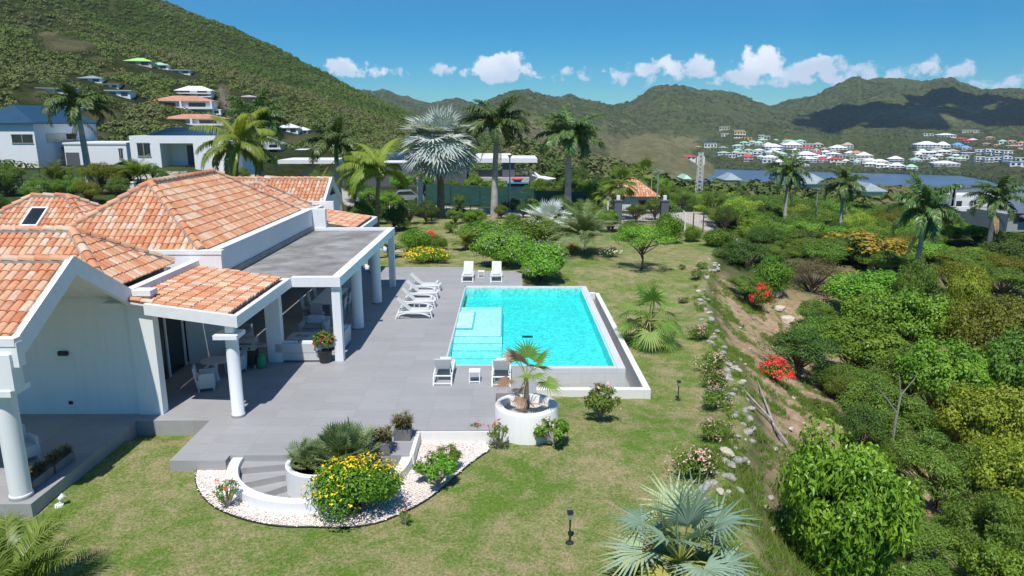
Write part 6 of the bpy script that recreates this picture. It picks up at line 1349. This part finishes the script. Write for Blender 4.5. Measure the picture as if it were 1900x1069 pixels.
# white corner house with dark blue hip roof
h1 = thing('modern_house', 'white two-storey block house with a dark blue hip roof at the left edge', 'house'); Y = 92
x0, x1, z0, z1 = quadX(-60, 72, 228, 305, Y); xr, zt = D(123, 228, Y+8); 
MB().box(x0, x1, Y, Y+14, z0-2, z1).build('wall', M['white'], h1); b_ = MB(); hipmesh(b_, x0, x1, Y, Y+14, z1, 2.3, ov=.5, cap=.75); b_.build('roof', M['roof_blue'], h1)
a, b2, c2, d2 = quadX(21, 62, 250, 265, Y); win(h1, a, b2, Y, c2, d2)
t_ = MB().box(x1+.002, x1+.06, Y+2.3, Y+9, c2-.1, d2+.1).build('recess_panel', M['cream'], h1); MB().box(x1+.061, x1+.1, Y+6.5, Y+8.6, c2+.3, d2).build('window', M['glass'], h1)
h1b = thing('modern_house', 'low white and grey flat-roofed annex between the two blue-roofed houses', 'house'); Y = 96; a, b2, c2, d2 = quadX(118, 238, 268, 305, Y)
MB().box(a, b2, Y, Y+8, c2-2, d2).box(a-.1, b2+.1, Y-.1, Y+8.1, d2, d2+.25).build('wall', M['white'], h1b); win(h1b, *quadX(220, 229, 276, 294, Y)[:2], Y, *quadX(220, 229, 276, 294, Y)[2:]); MB().box(*quadX(122,150,283,310,Y)[:2], Y-.08, Y-.002, *quadX(122,150,283,310,Y)[2:]).build('garage_opening', M['grey'], h1b)
b_ = MB(); a, b2, c2, d2 = quadX(122, 192, 260, 268, Y+6); hipmesh(b_, a, b2, Y+1, Y+7, d2-.9, .8, ov=0); b_.build('roof', M['roof_blue'], h1b)
# white bungalow with striped blue metal roof
h2 = thing('modern_house', 'white bungalow with a ribbed blue metal roof behind the coconut palm', 'house'); Y = 84
x0, x1, z0, z1 = quadX(239, 425, 252, 308, Y); MB().box(x0, x1, Y+2.6, Y+11, z0-2, z1-.05).build('wall', M['white'], h2)
a, b2, c2, d2 = quadX(296, 362, 266, 308, Y)
MB().box(x0-.001, a, Y, Y+2.599, z0-2, z1).box(b2, x1+.001, Y, Y+2.599, z0-2, z1).box(a, b2, Y, Y+2.599, d2, z1).build('front_wall', M['white'], h2)
b_ = MB(); xa, za = D(275, 250, Y+1.5); xb_, zb_ = D(415, 250, Y+1.5); xc, zc_ = D(318, 237, Y+6); xd, zd = D(395, 237, Y+6)
b_.add([(xa,Y+1,z1+.02),(xb_,Y+1,z1+.02),(xd,Y+6,zc_),(xc,Y+6,zc_),(xa,Y+11,z1+.02),(xb_,Y+11,z1+.02)], [(0,1,2,3),(3,2,5,4),(0,3,4),(1,5,2)]); rf_ = b_.build('roof', M['roof_blue'], h2)
rb = MB()
for k in range(22):
    t_ = k/21; p = Vector((xa+(xb_-xa)*t_, Y+1, z1+.02)); q = Vector((xc+(xd-xc)*t_, Y+6, zc_)); rb.bar(p+Vector((0,0,.05)), q+Vector((0,0,.05)), .09, .07)
rb.build('ribs', M['roof_blue'], rf_); a, b2, c2, d2 = quadX(254, 280, 266, 289, Y); win(h2, a, b2, Y, c2, d2); a, b2, c2, d2 = quadX(346, 362, 270, 307, Y+2.5); MB().box(a, b2, Y+2.5, Y+2.598, c2, d2).build('door', M['grey'], h2)
o = MB()
for k in range(26): a = random.uniform(290, 380); x, z = D(a, 316, 80); s = random.uniform(.15, .5); o.obox((x, 79+random.uniform(-2,2), gz(x, 79)-.05), (s*2,0,.1), (0,s,.05), (0,0,s*.5))
kind(o.build('rubble', M['rubble']), 'stuff')
# low walls / gate piers on the left
for i, (px0, px1, py0, py1, Y, m_, lab) in enumerate([(185,222,330,362,62,'mgrey','grey mottled garden wall end left of the areca palm'),(236,252,340,372,60,'white2','narrow white wall pier beside the areca palm'),(390,428,262,330,78,'white2','white and grey side wall behind the yellow coconut palm')]):
    a, b2, c2, d2 = quadX(px0, px1, py0, py1, Y); tag(MB().box(a, b2, Y, Y+.3 if i < 2 else Y+4, c2-1, d2).box(a-.05, b2+.05, Y-.05, Y+.35, d2, d2+.1).build('garden_wall', M[m_]), lab, 'wall')
# long grey modern villa with white floating roofs
h3 = thing('modern_villa', 'long low dark grey modern villa with white floating flat roofs behind the palms', 'house'); Y = 97
def hb3(name, px0, px1, py0, py1, Y, dep, m_, par=None): a, b2, c2, d2 = quadX(px0, px1, py0, py1, Y); return MB().box(a, b2, Y, Y+dep, c2, d2).build(name, M[m_], par or h3)
hb3('wall', 632, 866, 303, 350, 97, 6, 'grey'); hb3('wall', 560, 630, 318, 350, 97, .3, 'cream'); hb3('wall', 590, 604, 316, 350, 96.9, .2, 'grey'); hb3('roof', 515, 625, 297, 304, 96, 7, 'roof_white'); hb3('roof', 700, 800, 301, 306, 98, 5, 'roof_white')
hb3('roof', 880, 948, 289, 298, 97, 8, 'roof_white'); hb3('roof', 885, 997, 294, 302, 95, 9, 'roof_white'); hb3('wall', 932, 955, 303, 331, 95.5, 3, 'grey'); hb3('wall', 887, 932, 316, 333, 96, .4, 'grey'); hb3('wall', 983, 994, 320, 351, 93, 3, 'grey'); hb3('terrace', 885, 985, 330, 336, 94.5, 3, 'concrete')
hb3('railing', 956, 983, 314, 318, 98, .1, 'roof_white'); hb3('railing', 956, 983, 325, 327, 98, .1, 'roof_white')
for k in range(4): hb3('railing_post', 956+k*8.5, 957.2+k*8.5, 318, 331, 98, .08, 'roof_white')
blr = hb3('blue_roof', 712, 748, 286, 297, 104, 6, 'roof_blue')
def text(body, name, loc, size, mat, parent=None, rx=R(90), rz=0, ext=.02):
    cu = bpy.data.curves.new(name, 'FONT'); cu.body = body; cu.size = size; cu.extrude = ext; o_ = bpy.data.objects.new(name+'_tmp', cu); col.objects.link(o_); bpy.context.view_layer.update()
    me = bpy.data.meshes.new_from_object(o_.evaluated_get(bpy.context.evaluated_depsgraph_get())); bpy.data.objects.remove(o_); me.name = name; o2 = bpy.data.objects.new(name, me); me.materials.clear(); me.materials.append(mat); col.objects.link(o2)
    o2.location = loc; o2.rotation_euler = (rx,0,rz)
    if parent: o2.parent = parent
    return o2
a, z_ = D(645, 326, 96.9); text('S ON', 'wall_lettering', (a-.1, 96.96, z_), .85, M['roof_white'], h3)
pw = thing('neighbour_pool', 'small blue infinity pool at the modern villa behind the netting fence', 'swimming pool'); a, b2, c2, d2 = quadX(942, 980, 337, 358, 92); MB().box(a, b2, 92, 95.5, c2, d2-.25).build('wall', M['roof_blue'], pw); MB().box(a-.1, b2+.1, 91.8, 95.6, d2-.249, d2-.1).build('water', simple('neighbour_pool_water', (.10,.32,.42), .2, .1, 2), pw)
a, z_ = D(960, 336, 93); t = thing('pool_float', 'red and dark round pool float seat at the far villa pool', 'pool float', (a, 93, z_-.3)); MB().lathe([(0,0),(.25,0),(.62,.45),(0,.5)], 0, 0, 20).build('seat', M['grey'], t, smooth=True); MB().lathe([(.0,.45),(.7,.46),(.78,.58),(.65,.7),(0,.66)], 0, 0, 20).build('cushion', M['red'], t, smooth=True)
a, z_ = D(1015, 330, 90); t = thing('white_sculpture', 'white winged sculpture lying on the bank right of the modern villa', 'sculpture', (a-.4, 90, z_-.4)); MB().tube([(-1.2,0,1.1),(-.6,0,.4),(.4,0,.2),(1.5,0,.3)], [.06,.3,.35,.05], 8).build('body', M['plastic'], t, smooth=True); MB().obox((-.6,0,.4),(-.9,0,.3),(0,.5,0),(0,0,.12)).obox((-.6,0,.3),(-.7,0,-.3),(0,-.6,0),(0,0,.1)).build('wings', M['plastic'], t)

# grey-roofed house at the right edge, roofs in the thicket
h4 = thing('neighbour_house', 'grey and white house with ribbed grey-blue metal roofs at the right edge', 'house'); Y = 66
hb4 = lambda n_, a, b2, c2, d2, Y, dep, m_: hb3(n_, a, b2, c2, d2, Y, dep, m_, h4)
hb4('wall', 1768, 1855, 362, 392, 71, 2.5, 'white2'); hb4('parapet', 1760, 1800, 384, 388, 68, .4, 'white'); hb4('wall', 1872, 1985, 398, 430, 64, 6, 'mgrey'); hb4('window', 1884, 1900, 396, 412, 63.9, .1, 'glass'); hb4('window', 1776, 1784, 373, 384, 69.9, .1, 'glass')
a, z_ = D(1856, 374, 72); b2, z2 = D(2010, 374, 72); zr_ = D(1900, 345, 76)[1]; b_ = MB(); hipmesh(b_, a, b2, 70.5, 82, z_, zr_-z_, ov=.1); b_.build('roof', simple('slate_blue_roof', (.14,.17,.21), .45, .1, 1), h4)
hb4('wall', 1862, 2000, 374, 420, 71.5, 9, 'mgrey'); a, z_ = D(1866, 396, 66); b2, z2 = D(1990, 396, 66); b_ = MB(); hipmesh(b_, a, b2, 63.6, 70, z_, 1.3, ov=.2); b_.build('porch_roof', bpy.data.materials['slate_blue_roof'], h4)
hb4('antenna_post', 1766, 1768.5, 345, 385, 69, .1, 'galv'); hb4('antenna_post', 1769.5, 1771, 345, 385, 69, .1, 'galv')
for i, (px0, px1, py0, py1, Y, lab, rise) in enumerate([(1492,1544,324,341,120,'pale blue-grey pyramid roof rising from the thicket between two royal palms',2.2),(1604,1648,342,355,105,'pale blue-grey roof in the thicket right of the second royal palm',1.8),(1345,1378,322,334,190,'pale green-grey roof in the thicket left of the first royal palm',2.0),(1268,1284,325,332,200,'small pale green roof beyond the gate road',1.0)]):
    a, b2, c2, d2 = quadX(px0, px1, py0, py1, Y); t = thing('thicket_house', lab, 'house'); MB().box(a+.5, b2-.5, Y+.5, Y+7.5, c2-.7, c2).build('wall', M['white2'], t); b_ = MB(); hipmesh(b_, a, b2, Y, Y+8, c2, d2-c2, ov=0); b_.build('roof', M['roof_grey'] if i != 3 else M['roof_green'], t)
a, z_ = D(1297, 352, 175); z1_ = D(1297, 283, 175)[1]; t = thing('lattice_tower', 'white lattice telecom mast beside the lake', 'tower', (a, 175, z_)); H_ = z1_-z_; b_ = MB(); w_ = .75
for sx in (-1, 1):
    for sy in (-1, 1): b_.bar((sx*w_, sy*w_, -3), (sx*w_*.6, sy*w_*.6, H_), .10)
n_ = 9
for k in range(n_):
    za, zb = H_*k/n_, H_*(k+1)/n_; wa, wb2 = w_*(1-.4*k/n_), w_*(1-.4*(k+1)/n_)
    for sy in (-1, 1): b_.bar((-wa, sy*wa, za), (wb2, sy*wb2, zb), .05); b_.bar((wa, sy*wa, za), (-wb2, sy*wb2, zb), .05)
b_.build('lattice', M['roof_white'], t)
for s in (-1, 1): MB().box(s*.8-.15, s*.8+.15, -.15, .15, H_-3, H_-1).build('antenna_panel', M['white2'], t)

# ------------------------------------------------------------------ hillside and lakeside houses
def house(px, pyb, wpx, hpx, roof, wall, lab, name='hillside_house', rmin=120, stor=1, style='hip', deep=.6, group=None, verandah=0, r=None):
    X, Yh, Zh = hill_at(px, pyb, rmin); d = Yh; w = wpx/FPX*d; Hh = hpx/FPX*d; dep = max(w*deep, 5); t = thing(name, lab, 'house', (X, Yh, Zh-.3), -math.atan2(X, Yh)*.5, group)
    wh = Hh*(.58 if style == 'hip' else .92); rf2 = Hh-wh
    MB().box(-w/2, w/2, 0, dep, -6, wh).build('wall', M[wall], t)
    b_ = MB()
    if style == 'hip': hipmesh(b_, -w/2, w/2, 0, dep, wh, rf2, ov=w*.03+.2)
    elif style == 'gable': e = w*.03+.2; b_.add([(-w/2-e,-e,wh),(w/2+e,-e,wh),(w/2+e,dep+e,wh),(-w/2-e,dep+e,wh),(-w/2-e,dep/2,wh+rf2),(w/2+e,dep/2,wh+rf2)], [(0,1,5,4),(1,2,5),(2,3,4,5),(3,0,4),(0,3,2,1)])
    else: b_.box(-w/2-.4, w/2+.4, -.4, dep+.4, wh, Hh)
    b_.build('roof', M[roof], t); n_ = max(2, min(7, int(w/4.5))); hh = wh/stor
    for s_ in range(stor):
        fw = .28 if w < 30 else .2
        for k in range(n_): cx_ = -w/2+w*(k+.5)/n_; MB().box(cx_-w/n_*fw, cx_+w/n_*fw, -.08, -.004, s_*hh+hh*.25, s_*hh+hh*.78).build('window', M['glass'], t)
        if verandah or stor > 1: MB().box(-w/2-.3, w/2+.3, -1.6, -.01, s_*hh-.05, s_*hh+.12).box(-w/2-.3, w/2+.3, -1.6, -1.5, s_*hh+.121, s_*hh+hh*.25).build('balcony', M['roof_white'], t)
    if verandah:
        for k in range(n_+1): cx_ = -w/2+w*k/n_; MB().box(cx_-.2, cx_+.2, -1.45, -1.1, .13, wh).build('column', M['roof_white'], t)
    return t
house(257,122,42,15,'roof_bgreen','cream','large house with a bright lime-green roof highest on the left hill',rmin=150); house(293,127,34,13,'roof_green','white','house with a mint green roof just below the lime-green one',rmin=150)
house(335,138,32,7,'roof_white','white','low white flat building right of the green-roofed houses',style='flat',rmin=150); house(168,154,36,13,'roof_grey','white','grey-roofed house above the white railing wall on the left hill',rmin=150); house(205,163,26,8,'roof_grey','white','small grey flat-roofed house below the grey-roofed one',style='flat',rmin=150)
house(92,172,88,8,'roof_white','white','long white balustrade wall across the left hill',name='balustrade_wall',style='flat',rmin=150,deep=.02)['category'] = 'wall'
house(220,178,38,12,'roof_white','white','white retaining wall block below the small grey house',style='flat',rmin=150,deep=.1); house(360,180,58,20,'roof_white','white','white two-storey house with white gabled roof on the hill above the orange roofs',stor=2,rmin=150)
house(338,200,102,24,'roof_orange','white','wide villa with orange hip roof and white arcade, upper of the two',verandah=1,rmin=140); house(358,232,104,20,'roof_orange','white','wide villa with orange hip roof and white balustrade, lower of the two',verandah=1,rmin=130); house(396,212,26,10,'roof_white','white','white balcony pavilion beside the upper orange-roofed villa',style='flat',verandah=1,rmin=130)
house(90,207,62,13,'roof_blue','white','white house with blue-grey roof above the corner house',rmin=120); house(150,207,40,8,'roof_white','white','low white wall house behind the left royal palm',style='flat',rmin=120); house(130,238,60,8,'roof_white','white','white terrace beam house behind the left royal palm',style='flat',rmin=110,deep=.3)
house(460,185,32,9,'roof_tan','cream','tan-roofed house right of the steep concrete drive',rmin=150); house(535,246,34,18,'roof_white','white','white hip-roofed house low on the hill behind the dark royal palm',rmin=130); house(561,247,18,12,'roof_white','white','small white pavilion right of the white hip-roofed house',rmin=130)
house(495,282,48,30,'roof_grey','white2','grey-white two-storey house behind the dark royal palm',stor=2,rmin=110); house(620,277,30,12,'roof_white','white','white roof showing behind the far-wing royal palm',rmin=120); house(559,282,11,5,'roof_white','roof_white','tiny white tank on the earth bank of the hill',style='flat',rmin=120)
LV = [(1344,243,18,7,'roof_tan','cream','flat'),(1371,248,19,7,'roof_tan','cream','flat'),(1372,258,20,13,'yellow','yellow','flat'),(1347,253,16,5,'roof_white','white','flat'),(1388,262,14,5,'yellow','yellow','flat'),(1412,262,10,9,'roof_white','mgrey','flat'),(1422,264,12,7,'roof_white','mgrey','flat'),(1440,264,8,4,'roof_green','white','hip'),
 (1318,276,22,8,'roof_sky','white','flat'),(1342,281,16,6,'roof_grey','mgrey','hip'),(1370,275,20,7,'roof_green','white','hip'),(1382,270,17,6,'roof_green','white','hip'),(1398,268,13,6,'roof_green','white','hip'),(1408,272,14,9,'roof_green','white','hip'),(1370,284,15,7,'roof_green','white','hip'),(1365,290,13,7,'roof_green','white','hip'),(1358,294,12,6,'roof_white','white','gable'),
 (1390,283,16,6,'roof_green','white','hip'),(1278,296,25,8,'roof_red','white','hip'),(1344,289,22,6,'roof_green','white','hip'),(1296,277,10,4,'roof_orange','pink','hip'),(1388,300,16,14,'roof_red','pink','hip'),(1458,262,9,5,'roof_red','white','hip'),(1467,268,26,7,'roof_green','white','hip'),(1486,267,18,7,'roof_green','white','hip'),(1455,272,14,6,'roof_green','white','hip'),
 (1436,279,31,12,'roof_white','white','hip'),(1471,279,32,14,'roof_white','white','hip'),(1477,284,14,7,'roof_white','white','hip'),(1436,290,28,9,'roof_white','white','hip'),(1430,298,26,10,'roof_white','white','hip'),(1423,303,16,6,'roof_white','white','flat'),(1497,296,36,14,'roof_white','white','hip'),(1498,304,32,11,'roof_white','white','hip'),(1487,312,26,9,'roof_white','white','hip'),(1452,307,20,7,'roof_white','cream','hip'),
 (1500,282,22,9,'roof_red','white','hip'),(1518,275,18,8,'roof_tan','white','hip'),(1512,281,10,6,'roof_red','white','hip'),(1530,280,12,6,'roof_tan','cream','hip'),(1533,288,14,8,'roof_white','white','hip'),(1523,293,22,7,'roof_red','white','hip'),(1527,302,15,9,'roof_red','white','hip'),(1551,302,21,8,'roof_red','white','hip'),(1556,284,28,12,'roof_white','white','hip'),(1548,294,24,7,'roof_white','white','hip'),
 (1573,280,18,12,'roof_tan','cream','hip'),(1590,292,20,9,'roof_orange','cream','hip'),(1604,296,28,10,'roof_white','cream','hip'),(1600,301,22,6,'roof_white','white','flat'),(1634,305,26,9,'roof_white','white','hip'),(1618,313,26,8,'roof_white','white','hip'),(1636,314,20,8,'roof_white','white','hip'),(1663,303,24,12,'roof_white','roof_sky','hip'),(1665,317,24,12,'roof_white','white','hip'),(1692,317,19,12,'roof_green','white','hip'),
 (1723,252,16,4,'roof_white','white','flat'),(1757,256,30,7,'roof_white','white','hip'),(1801,246,28,4,'roof_white','cream','flat'),(1722,278,38,14,'roof_white','white','hip'),(1750,279,22,15,'roof_white','white','hip'),(1716,288,28,8,'roof_white','white','hip'),(1734,288,22,8,'roof_white','white','hip'),(1752,287,22,8,'roof_white','white','hip'),(1768,287,22,9,'roof_tan','cream','hip'),
 (1778,275,17,9,'roof_sky','white','hip'),(1793,280,16,9,'roof_sky','white','hip'),(1806,262,14,5,'roof_white','white','hip'),(1785,262,16,5,'roof_red','pink','hip'),(1800,265,18,5,'roof_red','pink','hip'),(1838,258,14,5,'roof_orange','cream','hip'),(1832,270,14,4,'roof_orange','cream','hip'),(1861,267,13,7,'roof_green','white','hip'),(1878,268,14,6,'roof_orange','cream','hip'),(1884,277,24,6,'roof_orange','cream','hip'),(1896,272,12,7,'roof_orange','white','hip'),(1850,272,10,4,'roof_orange','cream','hip'),
 (1733,299,14,7,'roof_white','white','hip'),(1720,299,14,5,'roof_white','white','flat'),(1757,309,42,10,'roof_white','white','hip'),(1767,299,17,7,'roof_green','white','hip'),(1782,301,16,9,'roof_green','pink','hip'),(1797,291,22,7,'roof_white','mgrey','flat')]
for (q, w0) in ((0, 1819), (1, 1818)):
    for k in range(4 if q == 0 else 4): LV.append((w0+k*17, 289+q*12, 14, 9, 'roof_white', 'white', 'flat'))
LV += [(1893,300,16,6,'roof_white','white','flat'),(1890,310,28,8,'roof_sky','white','flat'),(1845,288,12,6,'roof_white','white','flat')]
for px_, py_ in [(1405,290),(1412,297),(1395,294),(1440,285),(1450,292),(1462,300),(1447,303),(1410,283),(1426,276),(1476,291),(1482,299),(1515,286),(1540,299),(1520,297),(1563,296),(1570,302),(1578,291),(1583,300),(1615,302),(1545,287),(1648,310),(1608,307),(1590,306),(1480,273),(1498,276),(1560,306),(1705,293),(1712,283),(1742,294),(1775,293),(1790,297),(1700,302),(1740,284),(1415,268),(1378,291),(1650,316),(1603,289),(1532,295)]:
    LV.append((px_, py_, random.choice((11,13,16,19)), random.choice((6,7,8,9)), random.choice(('roof_white','roof_white','roof_white','roof_tan','roof_green')), random.choice(('white','white','cream')), random.choice(('hip','hip','flat'))))
LV.sort(key=lambda q: q[0]); cnt = {}
CN = dict(roof_tan='tan-roofed', yellow='yellow', roof_white='white-roofed', roof_green='pale green-roofed', roof_sky='light blue-roofed', roof_grey='grey-roofed', roof_red='red-roofed', roof_orange='orange-roofed')
tot_ = {}
for q in LV: tot_[q[4]] = tot_.get(q[4], 0)+1
ORD = ['first','second','third','fourth','fifth','sixth','seventh','eighth','ninth','tenth','eleventh','twelfth']
def ordn(n):
    if n <= 12: return ORD[n-1]
    return '%d%s' % (n, 'th' if 10 < n % 100 < 14 else {1:'st',2:'nd',3:'rd'}.get(n % 10, 'th'))
for (px, pyb, w, h, rf_, wl_, sty) in LV:
    cnt[rf_] = cnt.get(rf_, 0)+1; sz = 'small' if w < 15 else ('wide' if w > 25 else 'mid-sized'); row = 'up the slope' if pyb < 272 else ('by the waterline' if pyb > 298 else 'midway up the village')
    house(px, pyb, w, h, rf_, wl_, '%s %s house %s, %s such roof from the left' % (sz, CN[rf_], row, ordn(cnt[rf_])), 'lakeside_house', 600, 2 if h > 8 else 1, sty, .8, 'houses of the village across the lake')

# ------------------------------------------------------------------ scrub over the hills: uncountable bushes, one mesh
def bushproto(n, seed):
    r_ = np.random.default_rng(seed); d = r_.normal(size=(n, 3)); d[:, 2] = np.abs(d[:, 2])*.9-.1; d /= np.linalg.norm(d, axis=1)[:, None]; rad = r_.uniform(.65, 1.05, n); P = d*rad[:, None]*np.array([1,1,.85])
    t = r_.normal(size=(n, 3)); t -= (t*d).sum(1)[:, None]*d; t /= np.linalg.norm(t, axis=1)[:, None]; s = np.cross(d, t); sz = r_.uniform(.9, 1.5, n)[:, None]/n**.5
    V = np.stack([P-t*sz, P+s*sz*.8, P+t*sz, P-s*sz*.8], 1); V += r_.normal(size=V.shape)*.05; return V.reshape(-1, 3), r_.random(n)
def scatter(name, pts, sizes, mat, nl, var=None):
    protos = [bushproto(nl, s) for s in range(6)]; Vs, Cs = [], []
    k = rng.integers(0, 6, len(pts)); a = rng.uniform(0, 6.28, len(pts)); base = rng.random(len(pts)) if var is None else var
    for i in range(6):
        sel = np.where(k == i)[0]; V0, c0 = protos[i]; ca, sa = np.cos(a[sel])[:, None], np.sin(a[sel])[:, None]
        X = V0[:, 0][None]*ca-V0[:, 1][None]*sa; Yy = V0[:, 0][None]*sa+V0[:, 1][None]*ca; Zz = np.repeat(V0[:, 2][None], len(sel), 0)
        W = np.stack([X, Yy, Zz], -1)*sizes[sel][:, None, None]+pts[sel][:, None, :]; Vs.append(W.reshape(-1, 3)); Cs.append(np.clip(np.repeat(c0, 4)[None]*.2+base[sel][:, None]*.8, 0, 1).ravel())
    V = np.concatenate(Vs); n = len(V)//4; return kind(npmesh(name, V, np.arange(4*n).reshape(n, 4), mat, attrs=dict(var=np.concatenate(Cs))), 'stuff')
M['lf_hill'] = leafm('hill_scrub_leaves', [(.036,.062,.018), (.072,.115,.028), (.115,.165,.042), (.14,.14,.062), (.15,.125,.085)], .1, .9, .1)
M['lf_hill2'] = leafm('far_scrub_leaves', [(.045,.068,.028), (.07,.095,.036), (.10,.125,.052)], .05, 1, .1)
from_ = []
def sample(n, amin, amax, rmin, rmax, pwr=.6):
    a = rng.uniform(amin, amax, n); r_ = rmin+(rmax-rmin)*rng.random(n)**pwr; i = np.clip(np.searchsorted(aa, a), 1, nx2-1); j = np.clip(np.searchsorted(rr, r_), 1, ny2-1)
    ta = (a-aa[i-1])/(aa[i]-aa[i-1]); tr_ = (r_-rr[j-1])/(rr[j]-rr[j-1])
    z = (Zf[j-1,i-1]*(1-ta)+Zf[j-1,i]*ta)*(1-tr_)+(Zf[j,i-1]*(1-ta)+Zf[j,i]*ta)*tr_; dr_ = dry[j, i]; rf2 = roadf[j, i]
    return a, r_, r_*np.sin(a), r_*np.cos(a), z, dr_, rf2
HX = np.array([(o.location.x, o.location.y) for o in bpy.data.objects if o.get('category') in ('house','wall','hut') and o.type == 'EMPTY' and abs(o.location.x)+abs(o.location.y) > 60])
def clear(x, y, rad, front=10):
    ok = np.ones(len(x), bool)
    for hx, hy in HX:
        d = math.hypot(hx, hy); ux, uy = hx/d, hy/d; dx, dy = x-hx, y-hy; al = dx*ux+dy*uy; ac = dx*-uy+dy*ux; ok &= ~((np.abs(ac) < rad) & (al > -front) & (al < rad))
    return ok
a, r_, x, y, z, dr_, rf2 = sample(72000, R(-50), az_px(1180), 105, 560, .75)
ok = (rng.random(len(a)) > dr_*2.0) & (rf2 < .3) & clear(x, y, 5, 8) & (z > -40) & ~((r_ < 135) & (x > -60) & (x < 12) & (y < 112))
ok &= (fbm(x*.03, y*.03, 3) > .17)
scatter('hillside_scrub', np.stack([x, y, z+.2], 1)[ok], rng.uniform(.5, 1.35, ok.sum())*(1+.2*(r_[ok] > 300)), M['lf_hill'], 34, np.clip(fbm(x*.02, y*.02, 4)*1.1-.1+.25*(rng.random(len(x))-.3), 0, 1)[ok])
a, r_, x, y, z, dr_, rf2 = sample(34000, az_px(680), az_px(2050), 600, 2500, .8)
ok = (rng.random(len(a)) > dr_*1.5) & clear(x, y, 14, 22) & (z > LAKEZ+1) & (fbm(x*.008, y*.008, 3) > .36)
scatter('far_hill_scrub', np.stack([x, y, z], 1)[ok], (rng.uniform(1.3, 3.6, ok.sum())*(.6+r_[ok]/2600)), M['lf_hill2'], 12)
a, r_, x, y, z, dr_, rf2 = sample(9000, az_px(950), az_px(2100), 150, 620, .6)
ok = (z > LAKEZ+.6) & (rng.random(len(a)) > dr_)
scatter('lakeside_woodland', np.stack([x, y, z+.4], 1)[ok], rng.uniform(1.8, 3.6, ok.sum())*np.where(r_[ok] < 330, 1.5, 1), M['lf_hill'], 44)
a = rng.uniform(az_px(1240), az_px(2000), 1500); shr_ = np.interp(a, SH[0], SHR)+rng.uniform(-2, 26, 1500); x, y = shr_*np.sin(a), shr_*np.cos(a)
scatter('shore_mangroves', np.stack([x, y, np.full(1500, LAKEZ+.4)+np.clip(shr_-np.interp(a, SH[0], SHR), 0, 30)*.08], 1), rng.uniform(1.8, 4.2, 1500), M['lf_hill2'], 26)

hzb = kind(MB().box(-3450, 3450, -400, 3450, -69.9, 900).build('haze', bpy.data.materials.new('haze_air')), 'stuff')
hm = bpy.data.materials['haze_air']; hm.use_nodes = True; ht = hm.node_tree; ht.nodes.clear(); pv = N(ht, 'ShaderNodeVolumePrincipled'); pv.inputs['Color'].default_value = (.66, .82, 1, 1); pv.inputs['Density'].default_value = .00009; pv.inputs['Anisotropy'].default_value = 0
Lk(ht, pv.outputs[0], N(ht, 'ShaderNodeOutputMaterial').inputs['Volume'])
